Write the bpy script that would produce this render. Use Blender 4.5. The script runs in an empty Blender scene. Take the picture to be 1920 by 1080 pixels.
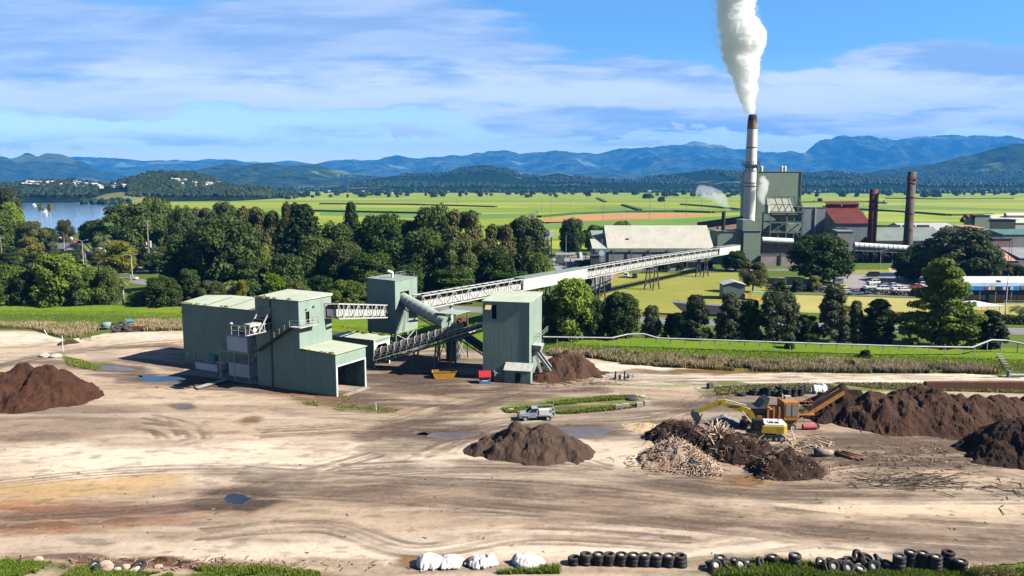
import bpy, bmesh, math, random
import numpy as np
from mathutils import Vector, Matrix
sc = bpy.context.scene
R = math.radians
# ---------------------------------------------------------------- camera, sky, sun, exposure
CH, PITCH, F = 34.0, R(7.31), 1520.0
SP, CP = math.sin(PITCH), math.cos(PITCH)
cam_d = bpy.data.cameras.new("camera"); cam = bpy.data.objects.new("camera", cam_d)
sc.collection.objects.link(cam)
cam.location = (0, 0, CH); cam.rotation_euler = (R(90) - PITCH, 0, 0)
cam_d.sensor_width = 36; cam_d.lens = F / 1920 * 36
cam_d.clip_start = 0.5; cam_d.clip_end = 90000
sc.camera = cam
sc.view_settings.view_transform = 'Standard'; sc.view_settings.look = 'None'
sc.view_settings.exposure = 1.1; sc.view_settings.gamma = 1
SUN_AZ = math.atan2(-0.255, 0.967); SUN_EL = R(38)      # direction towards the sun
sd = Vector((math.cos(SUN_AZ) * math.cos(SUN_EL), math.sin(SUN_AZ) * math.cos(SUN_EL), math.sin(SUN_EL)))
sun_d = bpy.data.lights.new("sun", 'SUN'); sun_d.energy = 5.0; sun_d.angle = R(0.5); sun_d.color = (1, .93, .82)
sun = bpy.data.objects.new("sun", sun_d); sc.collection.objects.link(sun)
sun.rotation_euler = sd.to_track_quat('Z', 'Y').to_euler(); sun.location = (60, -30, 90)
sc.cycles.max_bounces = 16; sc.cycles.volume_bounces = 16; sc.cycles.diffuse_bounces = 0; sc.cycles.transparent_max_bounces = 12
sc.cycles.caustics_reflective = False; sc.cycles.caustics_refractive = False

class NT:
    """small helper to write node trees as expressions"""
    def __init__(s, tree): s.t = tree; s.n = tree.nodes; s.l = tree.links
    def node(s, typ, ins=None, **kw):
        n = s.n.new(typ)
        for k, v in kw.items(): setattr(n, k, v)
        for k, v in (ins or {}).items():
            sock = n.inputs[k]
            if hasattr(v, 'is_output') or isinstance(v, bpy.types.NodeSocket): s.l.new(v, sock)
            else: sock.default_value = v
        return n
    def math(s, op, a, b=0.0, c=None, clamp=False):
        n = s.n.new('ShaderNodeMath'); n.operation = op; n.use_clamp = clamp
        for i, v in enumerate((a, b) if c is None else (a, b, c)):
            if isinstance(v, bpy.types.NodeSocket): s.l.new(v, n.inputs[i])
            else: n.inputs[i].default_value = v
        return n.outputs[0]
    def ss(s, v, lo, hi, a=0.0, b=1.0):
        n = s.node('ShaderNodeMapRange', {0: v, 1: lo, 2: hi, 3: a, 4: b}); n.interpolation_type = 'SMOOTHSTEP'
        return n.outputs[0]
    def lin(s, v, lo, hi, a=0.0, b=1.0):
        return s.node('ShaderNodeMapRange', {0: v, 1: lo, 2: hi, 3: a, 4: b}).outputs[0]
    def mix(s, f, a, b, mode='MIX'):
        n = s.n.new('ShaderNodeMix'); n.data_type = 'RGBA'; n.blend_type = mode
        for k, v in ((0, f), (6, a), (7, b)):
            if isinstance(v, bpy.types.NodeSocket): s.l.new(v, n.inputs[k])
            else: n.inputs[k].default_value = v if k == 0 else (*v[:3], 1)
        return n.outputs[2]
    def noise(s, vec, scale, detail=4, rough=.55, out=0, dist=0.0):
        n = s.node('ShaderNodeTexNoise', {'Scale': scale, 'Detail': detail, 'Roughness': rough, 'Distortion': dist})
        if vec is not None: s.l.new(vec, n.inputs['Vector'])
        return n.outputs[out]
    def scalev(s, vec, sx, sy, sz, rz=0.0):
        n = s.node('ShaderNodeMapping', {'Vector': vec, 'Scale': (sx, sy, sz), 'Rotation': (0, 0, rz)})
        return n.outputs[0]
    def sep(s, vec):
        n = s.node('ShaderNodeSeparateXYZ', {0: vec}); return n.outputs
    def comb(s, x, y, z):
        return s.node('ShaderNodeCombineXYZ', {0: x, 1: y, 2: z}).outputs[0]
    def bump(s, h, strength=.3, dist=.1):
        return s.node('ShaderNodeBump', {'Height': h, 'Strength': strength, 'Distance': dist}).outputs[0]

world = bpy.data.worlds.new("World"); sc.world = world; world.use_nodes = True
world.node_tree.nodes.clear()
w = NT(world.node_tree)
sky = w.node('ShaderNodeTexSky', sky_type='NISHITA', sun_disc=False, sun_elevation=SUN_EL,
             sun_rotation=math.pi / 2 - SUN_AZ, air_density=1.0, dust_density=0.3, ozone_density=3.0, altitude=50)
tc = w.node('ShaderNodeTexCoord').outputs['Generated']
dx, dy, dz = w.sep(tc)[:3]
yy = w.math('MAXIMUM', w.math('ABSOLUTE', dy), .02)
U = w.math('DIVIDE', dx, yy); E = w.math('DIVIDE', dz, yy)
P = w.comb(U, E, 0.0)
skyc = w.mix(1.0, sky.outputs[0], w.mix(w.ss(E, .22, .55), w.mix(w.ss(E, .015, .17), (1.75, 1.62, 1.42), (.56, .84, 1.10)), (.34, .44, .54)), 'MULTIPLY')  # sky also dimmed high overhead to keep shaded sides dark
wob = w.math('MULTIPLY', w.math('SUBTRACT', w.noise(w.scalev(P, 5.0, 22, 1), 1.0, 6), .5), .075)
Ew = w.math('ADD', E, wob)
n1 = w.noise(w.scalev(P, 3.0, 19, 1, R(1.5)), 1.0, 9, .60, dist=.5)
n2 = w.noise(w.scalev(P, 9, 85, 1, R(-1)), 1.0, 8, .65, dist=.4)
nn = w.math('ADD', w.math('MULTIPLY', n1, .80), w.math('MULTIPLY', n2, .20))
# high veil at the left, thinning to the right
veil = w.math('MULTIPLY', w.ss(Ew, .076, .100), w.ss(w.math('ADD', U, w.math('MULTIPLY', Ew, 1.1)), .34, .05))
veil = w.math('MULTIPLY', veil, w.ss(w.math('ADD', Ew, w.math('MULTIPLY', U, -.08)), .31, .14, .45, 1.0))
# lower streaky band running right across to the other side
band = w.math('MULTIPLY', w.ss(Ew, .050, .064), w.ss(w.math('SUBTRACT', Ew, w.math('MULTIPLY', w.ss(U, .35, .6), .012)), .162, .125))
band = w.math('MULTIPLY', band, w.ss(U, -.12, .04))
low = w.math('MULTIPLY', w.math('MULTIPLY', w.ss(Ew, .040, .050), w.ss(Ew, .080, .066)), w.ss(U, -.75, -.2, .45, .75))
cov = w.math('MAXIMUM', w.math('MULTIPLY', veil, 1.15), w.math('MAXIMUM', w.math('MULTIPLY', band, 1.1), w.math('MULTIPLY', low, .62)))
amt = w.ss(w.math('SUBTRACT', w.math('ADD', nn, w.math('MULTIPLY', cov, .36)), .36), .25, .42)
amt = w.math('MULTIPLY', amt, w.ss(cov, .02, .35))
lit = w.ss(w.math('ADD', w.math('MULTIPLY', w.noise(w.scalev(P, 4.0, 24, 1, R(1)), 1.0, 7, .56, dist=.4), .7), w.math('MULTIPLY', n2, .3)), .40, .60)
bright = w.math('MULTIPLY', w.ss(Ew, .165, .12, .38, 1.0), w.math('MAXIMUM', lit, w.math('MULTIPLY', w.math('MULTIPLY', w.ss(Ew, .083, .094), w.ss(Ew, .132, .112)), w.ss(lit, -.8, .6, .3, .95))))
ccol = w.mix(bright, (2.3, 3.2, 5.2), (6.3, 6.5, 7.2))
final = w.mix(w.math('MULTIPLY', amt, .86), skyc, ccol)
behind = w.math('MAXIMUM', w.ss(dy, -.1, .35), .62)      # sky behind the camera dimmed to lessen fill on shaded sides
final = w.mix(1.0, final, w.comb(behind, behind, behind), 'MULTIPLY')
# a few small bright cumulus puffs low over the ranges
def puff(u, e, ru, re, k):
    d = w.math('ADD', w.math('POWER', w.math('DIVIDE', w.math('SUBTRACT', U, u), ru), 2.0),
               w.math('POWER', w.math('DIVIDE', w.math('SUBTRACT', E, e), re), 2.0))
    d = w.math('ADD', w.math('SQRT', d), w.math('MULTIPLY', w.math('SUBTRACT', w.noise(w.scalev(P, 75, 130, 1), 1.0, 5, .65), .5), 3.4))
    return w.math('MULTIPLY', w.ss(d, 1.0, .45), k)
pf = None
for a in ((-.13, .064, .026, .010, 1.0), (-.105, .061, .020, .007, .8), (.2, .071, .011, .006, .8), (.225, .07, .01, .004, .6),
          (.06, .061, .018, .005, .6), (.15, .057, .02, .005, .5), (.35, .062, .022, .006, .55), (-.6, .045, .02, .004, .4), (-.53, .044, .014, .004, .4), (-.18, .058, .05, .003, .6)):
    q = puff(*a); pf = q if pf is None else w.math('MAXIMUM', pf, q)
final = w.mix(pf, final, (5.8, 6.0, 6.6))
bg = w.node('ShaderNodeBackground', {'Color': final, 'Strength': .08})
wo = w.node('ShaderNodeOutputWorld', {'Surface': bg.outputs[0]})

# ---------------------------------------------------------------- helpers
def ray(px, py):
    x = (px - 960) / F; v = (540 - py) / F
    return Vector((x, CP + v * SP, -SP + v * CP))
def G(px, py, z=0.0):
    d = ray(px, py); t = (z - CH) / d.z
    return Vector((d.x * t, d.y * t, z))
def AT(px, py, Y):
    d = ray(px, py); t = Y / d.y
    return Vector((d.x * t, Y, CH + d.z * t))
def zat(py, Y):
    q = (py - 540) / F
    return CH - Y * (SP + q * CP) / (CP - q * SP)
def reach(p, u, px, z=0.0):
    """how far from p along u until the point shows at image column px"""
    k = (px - 960) / F; h = CH - z
    return (k * (p[1] * CP + h * SP) - p[0]) / (u[0] - k * u[1] * CP)

def tag(o, label=None, cat=None, group=None, kind=None):
    if label: o["label"] = label
    if cat: o["category"] = cat
    if group: o["group"] = group
    if kind: o["kind"] = kind
    return o
def link(o, parent=None):
    sc.collection.objects.link(o)
    if parent is not None: o.parent = parent
    return o
def empty(name, loc=(0, 0, 0), rz=0.0, label=None, cat=None, group=None):
    o = bpy.data.objects.new(name, None); link(o)
    o.location = loc; o.rotation_euler = (0, 0, rz); o.empty_display_size = .5
    return tag(o, label, cat, group)
def kids(o): return [c for c in o.children]
def dup(o, loc=None, rz=None, scale=None, label=None, group=None, cat=None, _p=None):
    c = o.copy(); link(c, _p)
    if _p is not None: c.matrix_parent_inverse = o.matrix_parent_inverse.copy()
    for ch in kids(o): dup(ch, _p=c)
    if loc is not None: c.location = loc
    if rz is not None: c.rotation_euler = (0, 0, rz)
    if scale is not None: c.scale = scale if hasattr(scale, '__len__') else (scale,) * 3
    return tag(c, label, cat, group)

class MB:
    """collects shapes into one mesh"""
    def __init__(s): s.v = []; s.f = []; s.m = []; s.cm = 0
    def add(s, vs, fs):
        o = len(s.v); s.v += [tuple(v) for v in vs]; s.f += [tuple(i + o for i in f) for f in fs]; s.m += [s.cm] * len(fs); return s
    def box(s, x0, y0, z0, x1, y1, z1):
        return s.add([(x0, y0, z0), (x1, y0, z0), (x1, y1, z0), (x0, y1, z0), (x0, y0, z1), (x1, y0, z1), (x1, y1, z1), (x0, y1, z1)],
                     [(0, 3, 2, 1), (4, 5, 6, 7), (0, 1, 5, 4), (1, 2, 6, 5), (2, 3, 7, 6), (3, 0, 4, 7)])
    def cbox(s, c, sx, sy, sz): return s.box(c[0] - sx / 2, c[1] - sy / 2, c[2] - sz / 2, c[0] + sx / 2, c[1] + sy / 2, c[2] + sz / 2)
    def hexa(s, b, t):
        return s.add(list(b) + list(t), [(0, 3, 2, 1), (4, 5, 6, 7), (0, 1, 5, 4), (1, 2, 6, 5), (2, 3, 7, 6), (3, 0, 4, 7)])
    def prism(s, poly, axis, a, b):
        n = len(poly)
        def p(q, t): return {'x': (t, q[0], q[1]), 'y': (q[0], t, q[1]), 'z': (q[0], q[1], t)}[axis]
        vs = [p(q, a) for q in poly] + [p(q, b) for q in poly]
        return s.add(vs, [tuple(range(n))[::-1], tuple(range(n, 2 * n))] + [(i, (i + 1) % n, n + (i + 1) % n, n + i) for i in range(n)])
    def tube(s, a, b, r0, r1=None, n=8, cap=True):
        a = Vector(a); b = Vector(b); r1 = r0 if r1 is None else r1
        d = (b - a)
        if d.length < 1e-6: return s
        d.normalize(); u = d.cross(Vector((0, 0, 1)))
        if u.length < 1e-3: u = Vector((1, 0, 0))
        u.normalize(); v = d.cross(u)
        vs = []
        for c, r in ((a, r0), (b, r1)):
            for i in range(n):
                t = 2 * math.pi * (i + .5) / n; vs.append(c + (u * math.cos(t) + v * math.sin(t)) * r)
        fs = [(i, (i + 1) % n, n + (i + 1) % n, n + i) for i in range(n)]
        if cap: fs += [tuple(range(n))[::-1], tuple(range(n, 2 * n))]
        return s.add(vs, fs)
    def path(s, pts, r, n=8):
        for a, b in zip(pts[:-1], pts[1:]): s.tube(a, b, r, r, n)
        return s
    def bar(s, a, b, w, h=None):
        """rectangular bar"""
        a = Vector(a); b = Vector(b); h = w if h is None else h
        d = (b - a).normalized(); u = d.cross(Vector((0, 0, 1)))
        if u.length < 1e-3: u = Vector((1, 0, 0))
        u.normalize(); v = u.cross(d)
        q = [(-w / 2, -h / 2), (w / 2, -h / 2), (w / 2, h / 2), (-w / 2, h / 2)]
        return s.hexa([a + u * i + v * j for i, j in q], [b + u * i + v * j for i, j in q])
    def lathe(s, prof, c=(0, 0, 0), n=20, axis='z'):
        """prof: list of (r, h)"""
        vs = []
        for r, h in prof:
            for i in range(n):
                t = 2 * math.pi * i / n; x, y = r * math.cos(t), r * math.sin(t)
                p = {'z': (x, y, h), 'x': (h, x, y), 'y': (x, h, y)}[axis]
                vs.append((c[0] + p[0], c[1] + p[1], c[2] + p[2]))
        fs = [(j * n + i, j * n + (i + 1) % n, (j + 1) * n + (i + 1) % n, (j + 1) * n + i) for j in range(len(prof) - 1) for i in range(n)]
        return s.add(vs, fs)
    def ball(s, c, rx, ry=None, rz=None, n=10, m=6):
        ry = rx if ry is None else ry; rz = rx if rz is None else rz
        prof = [(math.sin(math.pi * j / m), -math.cos(math.pi * j / m)) for j in range(m + 1)]
        vs = [(c[0] + rx * r * math.cos(2 * math.pi * i / n), c[1] + ry * r * math.sin(2 * math.pi * i / n), c[2] + rz * h) for r, h in prof for i in range(n)]
        return s.add(vs, [(j * n + i, j * n + (i + 1) % n, (j + 1) * n + (i + 1) % n, (j + 1) * n + i) for j in range(m) for i in range(n)])
    def build(s, name, mats, parent=None, smooth=False, bevel=0.0, loc=None, autosm=False):
        me = bpy.data.meshes.new(name); me.from_pydata([tuple(v) for v in s.v], [], s.f)
        mats = mats if isinstance(mats, (list, tuple)) else [mats]
        for m in mats: me.materials.append(m)
        if len(mats) > 1: me.polygons.foreach_set('material_index', s.m)
        bm = bmesh.new(); bm.from_mesh(me); bmesh.ops.recalc_face_normals(bm, faces=bm.faces)
        bm.to_mesh(me); bm.free()
        if smooth: me.polygons.foreach_set('use_smooth', [True] * len(me.polygons))
        if autosm:
            me.polygons.foreach_set('use_smooth', [True] * len(me.polygons)); me.set_sharp_from_angle(angle=R(38))
        o = bpy.data.objects.new(name, me); link(o, parent)
        if loc is not None: o.location = loc
        if bevel > 0:
            b = o.modifiers.new('bevel', 'BEVEL'); b.width = bevel; b.segments = 2; b.limit_method = 'ANGLE'; b.angle_limit = R(40)
        return o

def np_mesh(name, V, Q, mat, parent=None, smooth=True, attrs=None, loc=None):
    """big mesh from numpy arrays; Q is (n,k) faces; attrs name->(n,3) vertex colours or (n,) floats"""
    me = bpy.data.meshes.new(name); V = np.asarray(V, np.float32); Q = np.asarray(Q, np.int32); k = Q.shape[1]
    me.vertices.add(len(V)); me.vertices.foreach_set('co', V.ravel())
    me.loops.add(Q.size); me.loops.foreach_set('vertex_index', Q.ravel())
    me.polygons.add(len(Q)); me.polygons.foreach_set('loop_start', np.arange(0, Q.size, k, dtype=np.int32))
    try: me.polygons.foreach_set('loop_total', np.full(len(Q), k, np.int32))
    except Exception: pass
    me.polygons.foreach_set('use_smooth', np.full(len(Q), smooth))
    me.update(calc_edges=True)
    for an, a in (attrs or {}).items():
        a = np.asarray(a, np.float32)
        if a.ndim == 1:
            at = me.attributes.new(an, 'FLOAT', 'POINT'); at.data.foreach_set('value', a)
        else:
            at = me.attributes.new(an, 'FLOAT_COLOR', 'POINT')
            at.data.foreach_set('color', np.concatenate([a, np.ones((len(a), 1), np.float32)], 1).ravel())
    me.materials.append(mat)
    o = bpy.data.objects.new(name, me); link(o, parent)
    if loc is not None: o.location = loc
    return o

def _h(ix, iy, iz, seed):
    n = (ix.astype(np.int64) * 374761393 + iy.astype(np.int64) * 668265263 + iz.astype(np.int64) * 2147483647 * 7 + seed * 974634777) & 0xffffffff
    n = ((n ^ (n >> 13)) * 1274126177) & 0xffffffff
    n = ((n ^ (n >> 16)) * 2246822519) & 0xffffffff
    return ((n ^ (n >> 15)) & 0xffffff) / float(0xffffff)
def vnoise(x, y, z=None, seed=0):
    x = np.asarray(x, float); y = np.asarray(y, float)
    z = np.zeros_like(x) if z is None else np.asarray(z, float)
    ix, iy, iz = np.floor(x), np.floor(y), np.floor(z)
    fx, fy, fz = x - ix, y - iy, z - iz
    fx = fx * fx * (3 - 2 * fx); fy = fy * fy * (3 - 2 * fy); fz = fz * fz * (3 - 2 * fz)
    r = 0
    for a in (0, 1):
        wa = fx if a else 1 - fx
        for b in (0, 1):
            wb = fy if b else 1 - fy
            for c in (0, 1):
                if c and not fz.any(): continue
                r = r + wa * wb * (fz if c else 1 - fz) * _h(ix + a, iy + b, iz + c, seed)
    return r
def fbm(x, y, z=None, oct=4, seed=0, gain=.5):
    s = 0; a = 1; t = 0
    for i in range(oct):
        s = s + a * vnoise(x * 2 ** i, y * 2 ** i, None if z is None else z * 2 ** i, seed + i * 17); t += a; a *= gain
    return s / t
def sstep(v, a, b):
    t = np.clip((v - a) / (b - a), 0, 1); return t * t * (3 - 2 * t)
def inpoly(x, y, poly):
    r = np.zeros(x.shape, bool); n = len(poly)
    for i in range(n):
        x0, y0 = poly[i][0], poly[i][1]; x1, y1 = poly[(i + 1) % n][0], poly[(i + 1) % n][1]
        c = ((y0 > y) != (y1 > y)) & (x < (x1 - x0) * (y - y0) / ((y1 - y0) or 1e-9) + x0)
        r ^= c
    return r
def topx(x, y, z=0.0):
    h = CH - z; ax = y * CP + h * SP
    return 960 + F * x / ax, 540 + F * (h * CP - y * SP) / ax

# ---------------------------------------------------------------- materials
MATS = {}
def new_mat(name):
    m = bpy.data.materials.new(name); m.use_nodes = True; m.node_tree.nodes.clear(); return m, NT(m.node_tree)
def out(t, shader, vol=None):
    o = t.node('ShaderNodeOutputMaterial'); 
    if shader is not None: t.l.new(shader, o.inputs['Surface'])
    if vol is not None: t.l.new(vol, o.inputs['Volume'])
def pbsdf(t, **k):
    n = t.node('ShaderNodeBsdfPrincipled')
    for a, v in k.items():
        nm = {'color': 'Base Color', 'rough': 'Roughness', 'metal': 'Metallic', 'normal': 'Normal', 'spec': 'Specular IOR Level', 'alpha': 'Alpha', 'sss': 'Subsurface Weight'}.get(a, a)
        if isinstance(v, bpy.types.NodeSocket): t.l.new(v, n.inputs[nm])
        else: n.inputs[nm].default_value = (*v, 1) if isinstance(v, tuple) and len(v) == 3 else v
    return n.outputs[0]
def M(name, col, col2=None, rough=.75, scale=.6, metal=0.0, bump=0.0, spec=.4, streak=0.0, coord='Object', rnd=0.0):
    """general worn surface: two tones by noise, optional vertical streaks"""
    if name in MATS: return MATS[name]
    m, t = new_mat(name); MATS[name] = m
    col2 = col2 or tuple(c * .72 for c in col)
    co = t.node('ShaderNodeTexCoord').outputs[coord]
    n = t.noise(co, scale, 5, .6); c = t.mix(t.ss(n, .38, .68), col, col2)
    f = t.noise(co, scale * 9, 3, .6); c = t.mix(t.lin(f, .3, .7, 0, .25), c, tuple(x * .6 for x in col2))
    if streak:
        s = t.noise(t.scalev(co, 2.2, 2.2, .09), 1.0, 4, .6)
        c = t.mix(t.ss(s, .5, .78, 0, streak), c, tuple(x * .45 for x in col2))
    if rnd:
        oi = t.node('ShaderNodeObjectInfo').outputs['Random']
        c = t.mix(1.0, c, t.node('ShaderNodeCombineColor', {0: t.lin(oi, 0, 1, 1 - rnd, 1 + rnd), 1: t.lin(oi, 0, 1, 1 - rnd, 1 + rnd), 2: t.lin(oi, 0, 1, 1 - rnd, 1 + rnd)}).outputs[0], 'MULTIPLY')
    kw = {}
    if bump: kw['normal'] = t.bump(f, .6, bump)
    out(t, pbsdf(t, color=c, rough=rough, metal=metal, spec=spec, **kw)); return m
# ================================================================ setting: ground, yard, fields, river, hills
def mat_grass(name, a, b, c3, sc1=.05, sc2=1.2, stripes=0.0):
    m, t = new_mat(name); co = t.node('ShaderNodeNewGeometry').outputs['Position']
    c = t.mix(t.ss(t.noise(co, sc1, 5, .6), .35, .65), a, b)
    c = t.mix(t.ss(t.noise(co, sc2, 5, .7), .45, .75), c, c3)
    if stripes:
        s = t.noise(t.scalev(co, .006, .05, 1, R(8)), 1.0, 5, .6)
        c = t.mix(t.ss(s, .42, .6, 0, stripes), c, tuple(x * .6 for x in b))
    out(t, pbsdf(t, color=c, rough=.9, spec=.15, normal=t.bump(t.noise(co, sc2 * 3, 4, .7), .5, .3))); return m
m_ground = mat_grass('grass_ground', (.10, .15, .02), (.075, .12, .018), (.14, .16, .035), .03, 1.0)
m_lawn = mat_grass('mown_lawn', (.24, .26, .05), (.30, .28, .07), (.17, .21, .04), .04, .4)
m_green = mat_grass('bowling_green', (.42, .37, .13), (.36, .33, .11), (.33, .31, .11), .06, .5)
m_levee = mat_grass('bank_grass', (.12, .22, .012), (.17, .24, .018), (.07, .14, .012), .06, .9)

# far fields: patchwork as thin land parcels on one sheet
def mat_field():
    m, t = new_mat('cane_fields'); co = t.node('ShaderNodeNewGeometry').outputs['Position']
    v = t.scalev(co, .0011, .0060, 1, R(4))
    vo = t.node('ShaderNodeTexVoronoi', {'Vector': v, 'Scale': 1.0, 'Randomness': .8}, feature='F1')
    hue = t.sep(vo.outputs['Color'])[0]
    c = t.mix(t.ss(hue, .15, .5), (.25, .31, .035), (.18, .27, .03))
    c = t.mix(t.ss(hue, .55, .8), c, (.33, .35, .05))
    ed = t.node('ShaderNodeTexVoronoi', {'Vector': v, 'Scale': 1.0, 'Randomness': .8}, feature='DISTANCE_TO_EDGE')
    c = t.mix(t.ss(ed.outputs[0], .0, .035, .7, 0), c, (.09, .14, .03))
    s = t.noise(t.scalev(co, .004, .03, 1, R(3)), 1.0, 6, .65)
    c = t.mix(t.ss(s, .45, .7, 0, .5), c, (.16, .24, .03))
    c = t.mix(t.ss(t.noise(co, .02, 5, .7), .5, .8, 0, .5), c, (.30, .31, .07))
    out(t, pbsdf(t, color=c, rough=.9, spec=.1)); return m
m_field = mat_field()

def grid_sheet(name, x0, x1, y0, y1, z, mat, nx=2, ny=2):
    xs = np.linspace(x0, x1, nx); ys = np.linspace(y0, y1, ny); X, Y = np.meshgrid(xs, ys)
    V = np.stack([X.ravel(), Y.ravel(), np.full(X.size, z)], 1)
    i = np.arange(nx * ny).reshape(ny, nx)
    Q = np.stack([i[:-1, :-1], i[:-1, 1:], i[1:, 1:], i[1:, :-1]], -1).reshape(-1, 4)
    return np_mesh(name, V, Q, mat, smooth=False)
tag(grid_sheet('ground', -26000, 26000, -300, 24000, 0.0, m_ground), kind='structure')
def poly_sheet(name, pts, z, mat, px=True, rag=0.0, seed=0, sub=2.0, parent=None):
    """flat outline sheet; pts in picture coordinates on the ground (or world xy)"""
    P3 = [G(*p) if px else Vector((p[0], p[1], 0)) for p in pts]
    ring = []; rr = random.Random(seed)
    for a, b in zip(P3, P3[1:] + P3[:1]):
        n = max(1, int((b - a).length / sub)) if rag else 1
        n = min(n, 60)
        for k in range(n):
            q = a.lerp(b, k / n)
            if rag: q += Vector((rr.uniform(-1, 1), rr.uniform(-1, 1), 0)) * rag
            ring.append((q.x, q.y, z))
    from mathutils.geometry import tessellate_polygon
    me = bpy.data.meshes.new(name); T = []
    for q in tessellate_polygon([[Vector(v) for v in ring]]):
        A_, B_, C_ = (Vector(ring[k]) for k in q)
        cr = (B_ - A_).cross(C_ - A_).z
        if abs(cr) > 1e-6: T.append(tuple(q) if cr > 0 else tuple(q)[::-1])
    me.from_pydata(ring, [], T); me.materials.append(mat)
    o = bpy.data.objects.new(name, me); link(o, parent); return tag(o, kind=None if parent else 'structure')
poly_sheet('field', [(-300, 388), (380, 392), (520, 398), (560, 440), (1100, 470), (2250, 470), (2600, 356.3), (-600, 356.3)], .06, m_field)
m_fallow = M('fallow_soil', (.50, .235, .085), (.43, .21, .08), rough=.95, scale=.02, coord='Object')
poly_sheet('field', [(1015, 412), (1080, 405), (1160, 400.5), (1260, 399.5), (1330, 402), (1320, 404.5), (1240, 409), (1130, 413), (1060, 417), (1020, 420)], .16, m_fallow, rag=2, sub=8)
poly_sheet('field', [(1320, 421), (1382, 416), (1384, 431), (1330, 432)], .2, M('fallow_brown', (.22, .12, .07), rough=.95, scale=.05))
m_cane_dk = M('cane_dark', (.11, .21, .025), (.15, .25, .03), rough=.9, scale=.02)
m_cane_yl = M('cane_bright', (.32, .38, .04), (.25, .32, .035), rough=.9, scale=.02)
for i, pl in enumerate([[(600, 394), (900, 402), (1000, 400), (1010, 408), (880, 412), (600, 404)],
           [(1090, 389), (1180, 387), (1330, 395), (1340, 399), (1260, 398.6), (1170, 399)],
           [(1000, 417), (1130, 415), (1260, 411), (1395, 403), (1395, 414), (1300, 424), (1120, 430), (1000, 428)],
           [(1500, 389), (1700, 386), (1920, 392), (1920, 396), (1660, 392), (1500, 393)]]):
    poly_sheet('field', pl, .12 + .02 * i, m_cane_dk)
for i, pl in enumerate([[(1620, 397), (1920, 400), (1920, 412), (1700, 404), (1620, 402)], [(1660, 381), (1920, 381), (1920, 386), (1660, 385)],
           [(640, 385), (960, 386), (1000, 390), (640, 390)], [(1620, 410), (1700, 408), (1860, 416), (1640, 417)]]):
    poly_sheet('field', pl, .22 + .02 * i, m_cane_yl)
# standing cane edges: low solid hedgelike rows along the headlands (give the fields their dark seams)
cane = MB()
for pts in ([(1010, 408), (1080, 402), (1170, 398.5), (1265, 397.5), (1335, 399.5), (1395, 396)], [(1278, 384), (1330, 388), (1380, 393), (1396, 395)],
            [(1120, 372), (1135, 379)], [(1168, 385), (1200, 395)], [(560, 396), (700, 399), (900, 403)], [(1600, 393), (1690, 398), (1780, 405), (1860, 404)],
            [(1660, 372.5), (1760, 374), (1900, 373)], [(600, 383), (760, 384), (930, 389)], [(1500, 380), (1630, 379), (1660, 382)]):
    P3 = [G(*p) for p in pts]
    for a, b in zip(P3[:-1], P3[1:]): cane.bar(a + Vector((0, 0, 1.1)), b + Vector((0, 0, 1.1)), 6.0, 2.2)
tag(cane.build('cane_crop', M('cane_edge', (.06, .11, .02), (.04, .08, .02), rough=.9, scale=.1)), 'dense standing sugar cane along the field headlands', 'crop', kind='stuff')

# ---- river
m, t = new_mat('river_water'); co = t.node('ShaderNodeNewGeometry').outputs['Position']
out(t, pbsdf(t, color=(.12, .22, .38), rough=.12, spec=.6, normal=t.bump(t.noise(t.scalev(co, .3, .9, 1), 1.0, 3), .06, .3)))
m_river = m
poly_sheet('water', [(30, 384), (60, 371), (150, 370.5), (200, 377), (222, 385), (205, 400), (185, 417), (150, 436), (90, 446), (40, 446)], .3, m_river, rag=2, sub=12)

# ---- asphalt roads
def mat_asphalt(name, a, b):
    m, t = new_mat(name); co = t.node('ShaderNodeNewGeometry').outputs['Position']
    c = t.mix(t.ss(t.noise(co, .12, 5, .6), .35, .7), a, b)
    c = t.mix(t.lin(t.noise(co, 4, 3, .7), .3, .7, 0, .35), c, tuple(x * .7 for x in a))
    out(t, pbsdf(t, color=c, rough=.85, spec=.3)); return m
m_asph = mat_asphalt('asphalt', (.17, .165, .175), (.24, .23, .235)); m_asph2 = mat_asphalt('asphalt_yard', (.27, .255, .26), (.34, .32, .315))
m_paint = M('road_paint', (.7, .7, .66), rough=.7)
m_conc = M('concrete', (.42, .39, .34), (.30, .27, .24), rough=.85, scale=.4, streak=.3)
def strip(name, pts, w, z, mat, px=True, h=0.0, parent=None):
    P3 = [(G(*p) if px else Vector((p[0], p[1], 0))) for p in pts]; mb = MB(); L = []; Rr = []
    for i, p in enumerate(P3):
        d = (P3[min(i + 1, len(P3) - 1)] - P3[max(i - 1, 0)]).normalized(); n = Vector((-d.y, d.x, 0))
        L.append(p + n * w / 2); Rr.append(p - n * w / 2)
    zz = Vector((0, 0, z))
    for i in range(len(P3) - 1):
        if h: mb.hexa([Rr[i] + zz, Rr[i + 1] + zz, L[i + 1] + zz, L[i] + zz], [q + zz + Vector((0, 0, h)) for q in (Rr[i], Rr[i + 1], L[i + 1], L[i])])
        else: mb.add([Rr[i] + zz, Rr[i + 1] + zz, L[i + 1] + zz, L[i] + zz], [(0, 1, 2, 3)])
    return tag(mb.build(name, mat, parent), kind=None if parent else 'structure')
road = [(-200, 520), (60, 516), (180, 520), (290, 531), (450, 551), (640, 568), (800, 576), (930, 583), (1060, 591), (1200, 599), (1400, 608), (1600, 614), (1800, 619), (2050, 625)]
strip('road', road, 9.0, .05, m_asph)
rd = [G(*p) for p in road]
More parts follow.
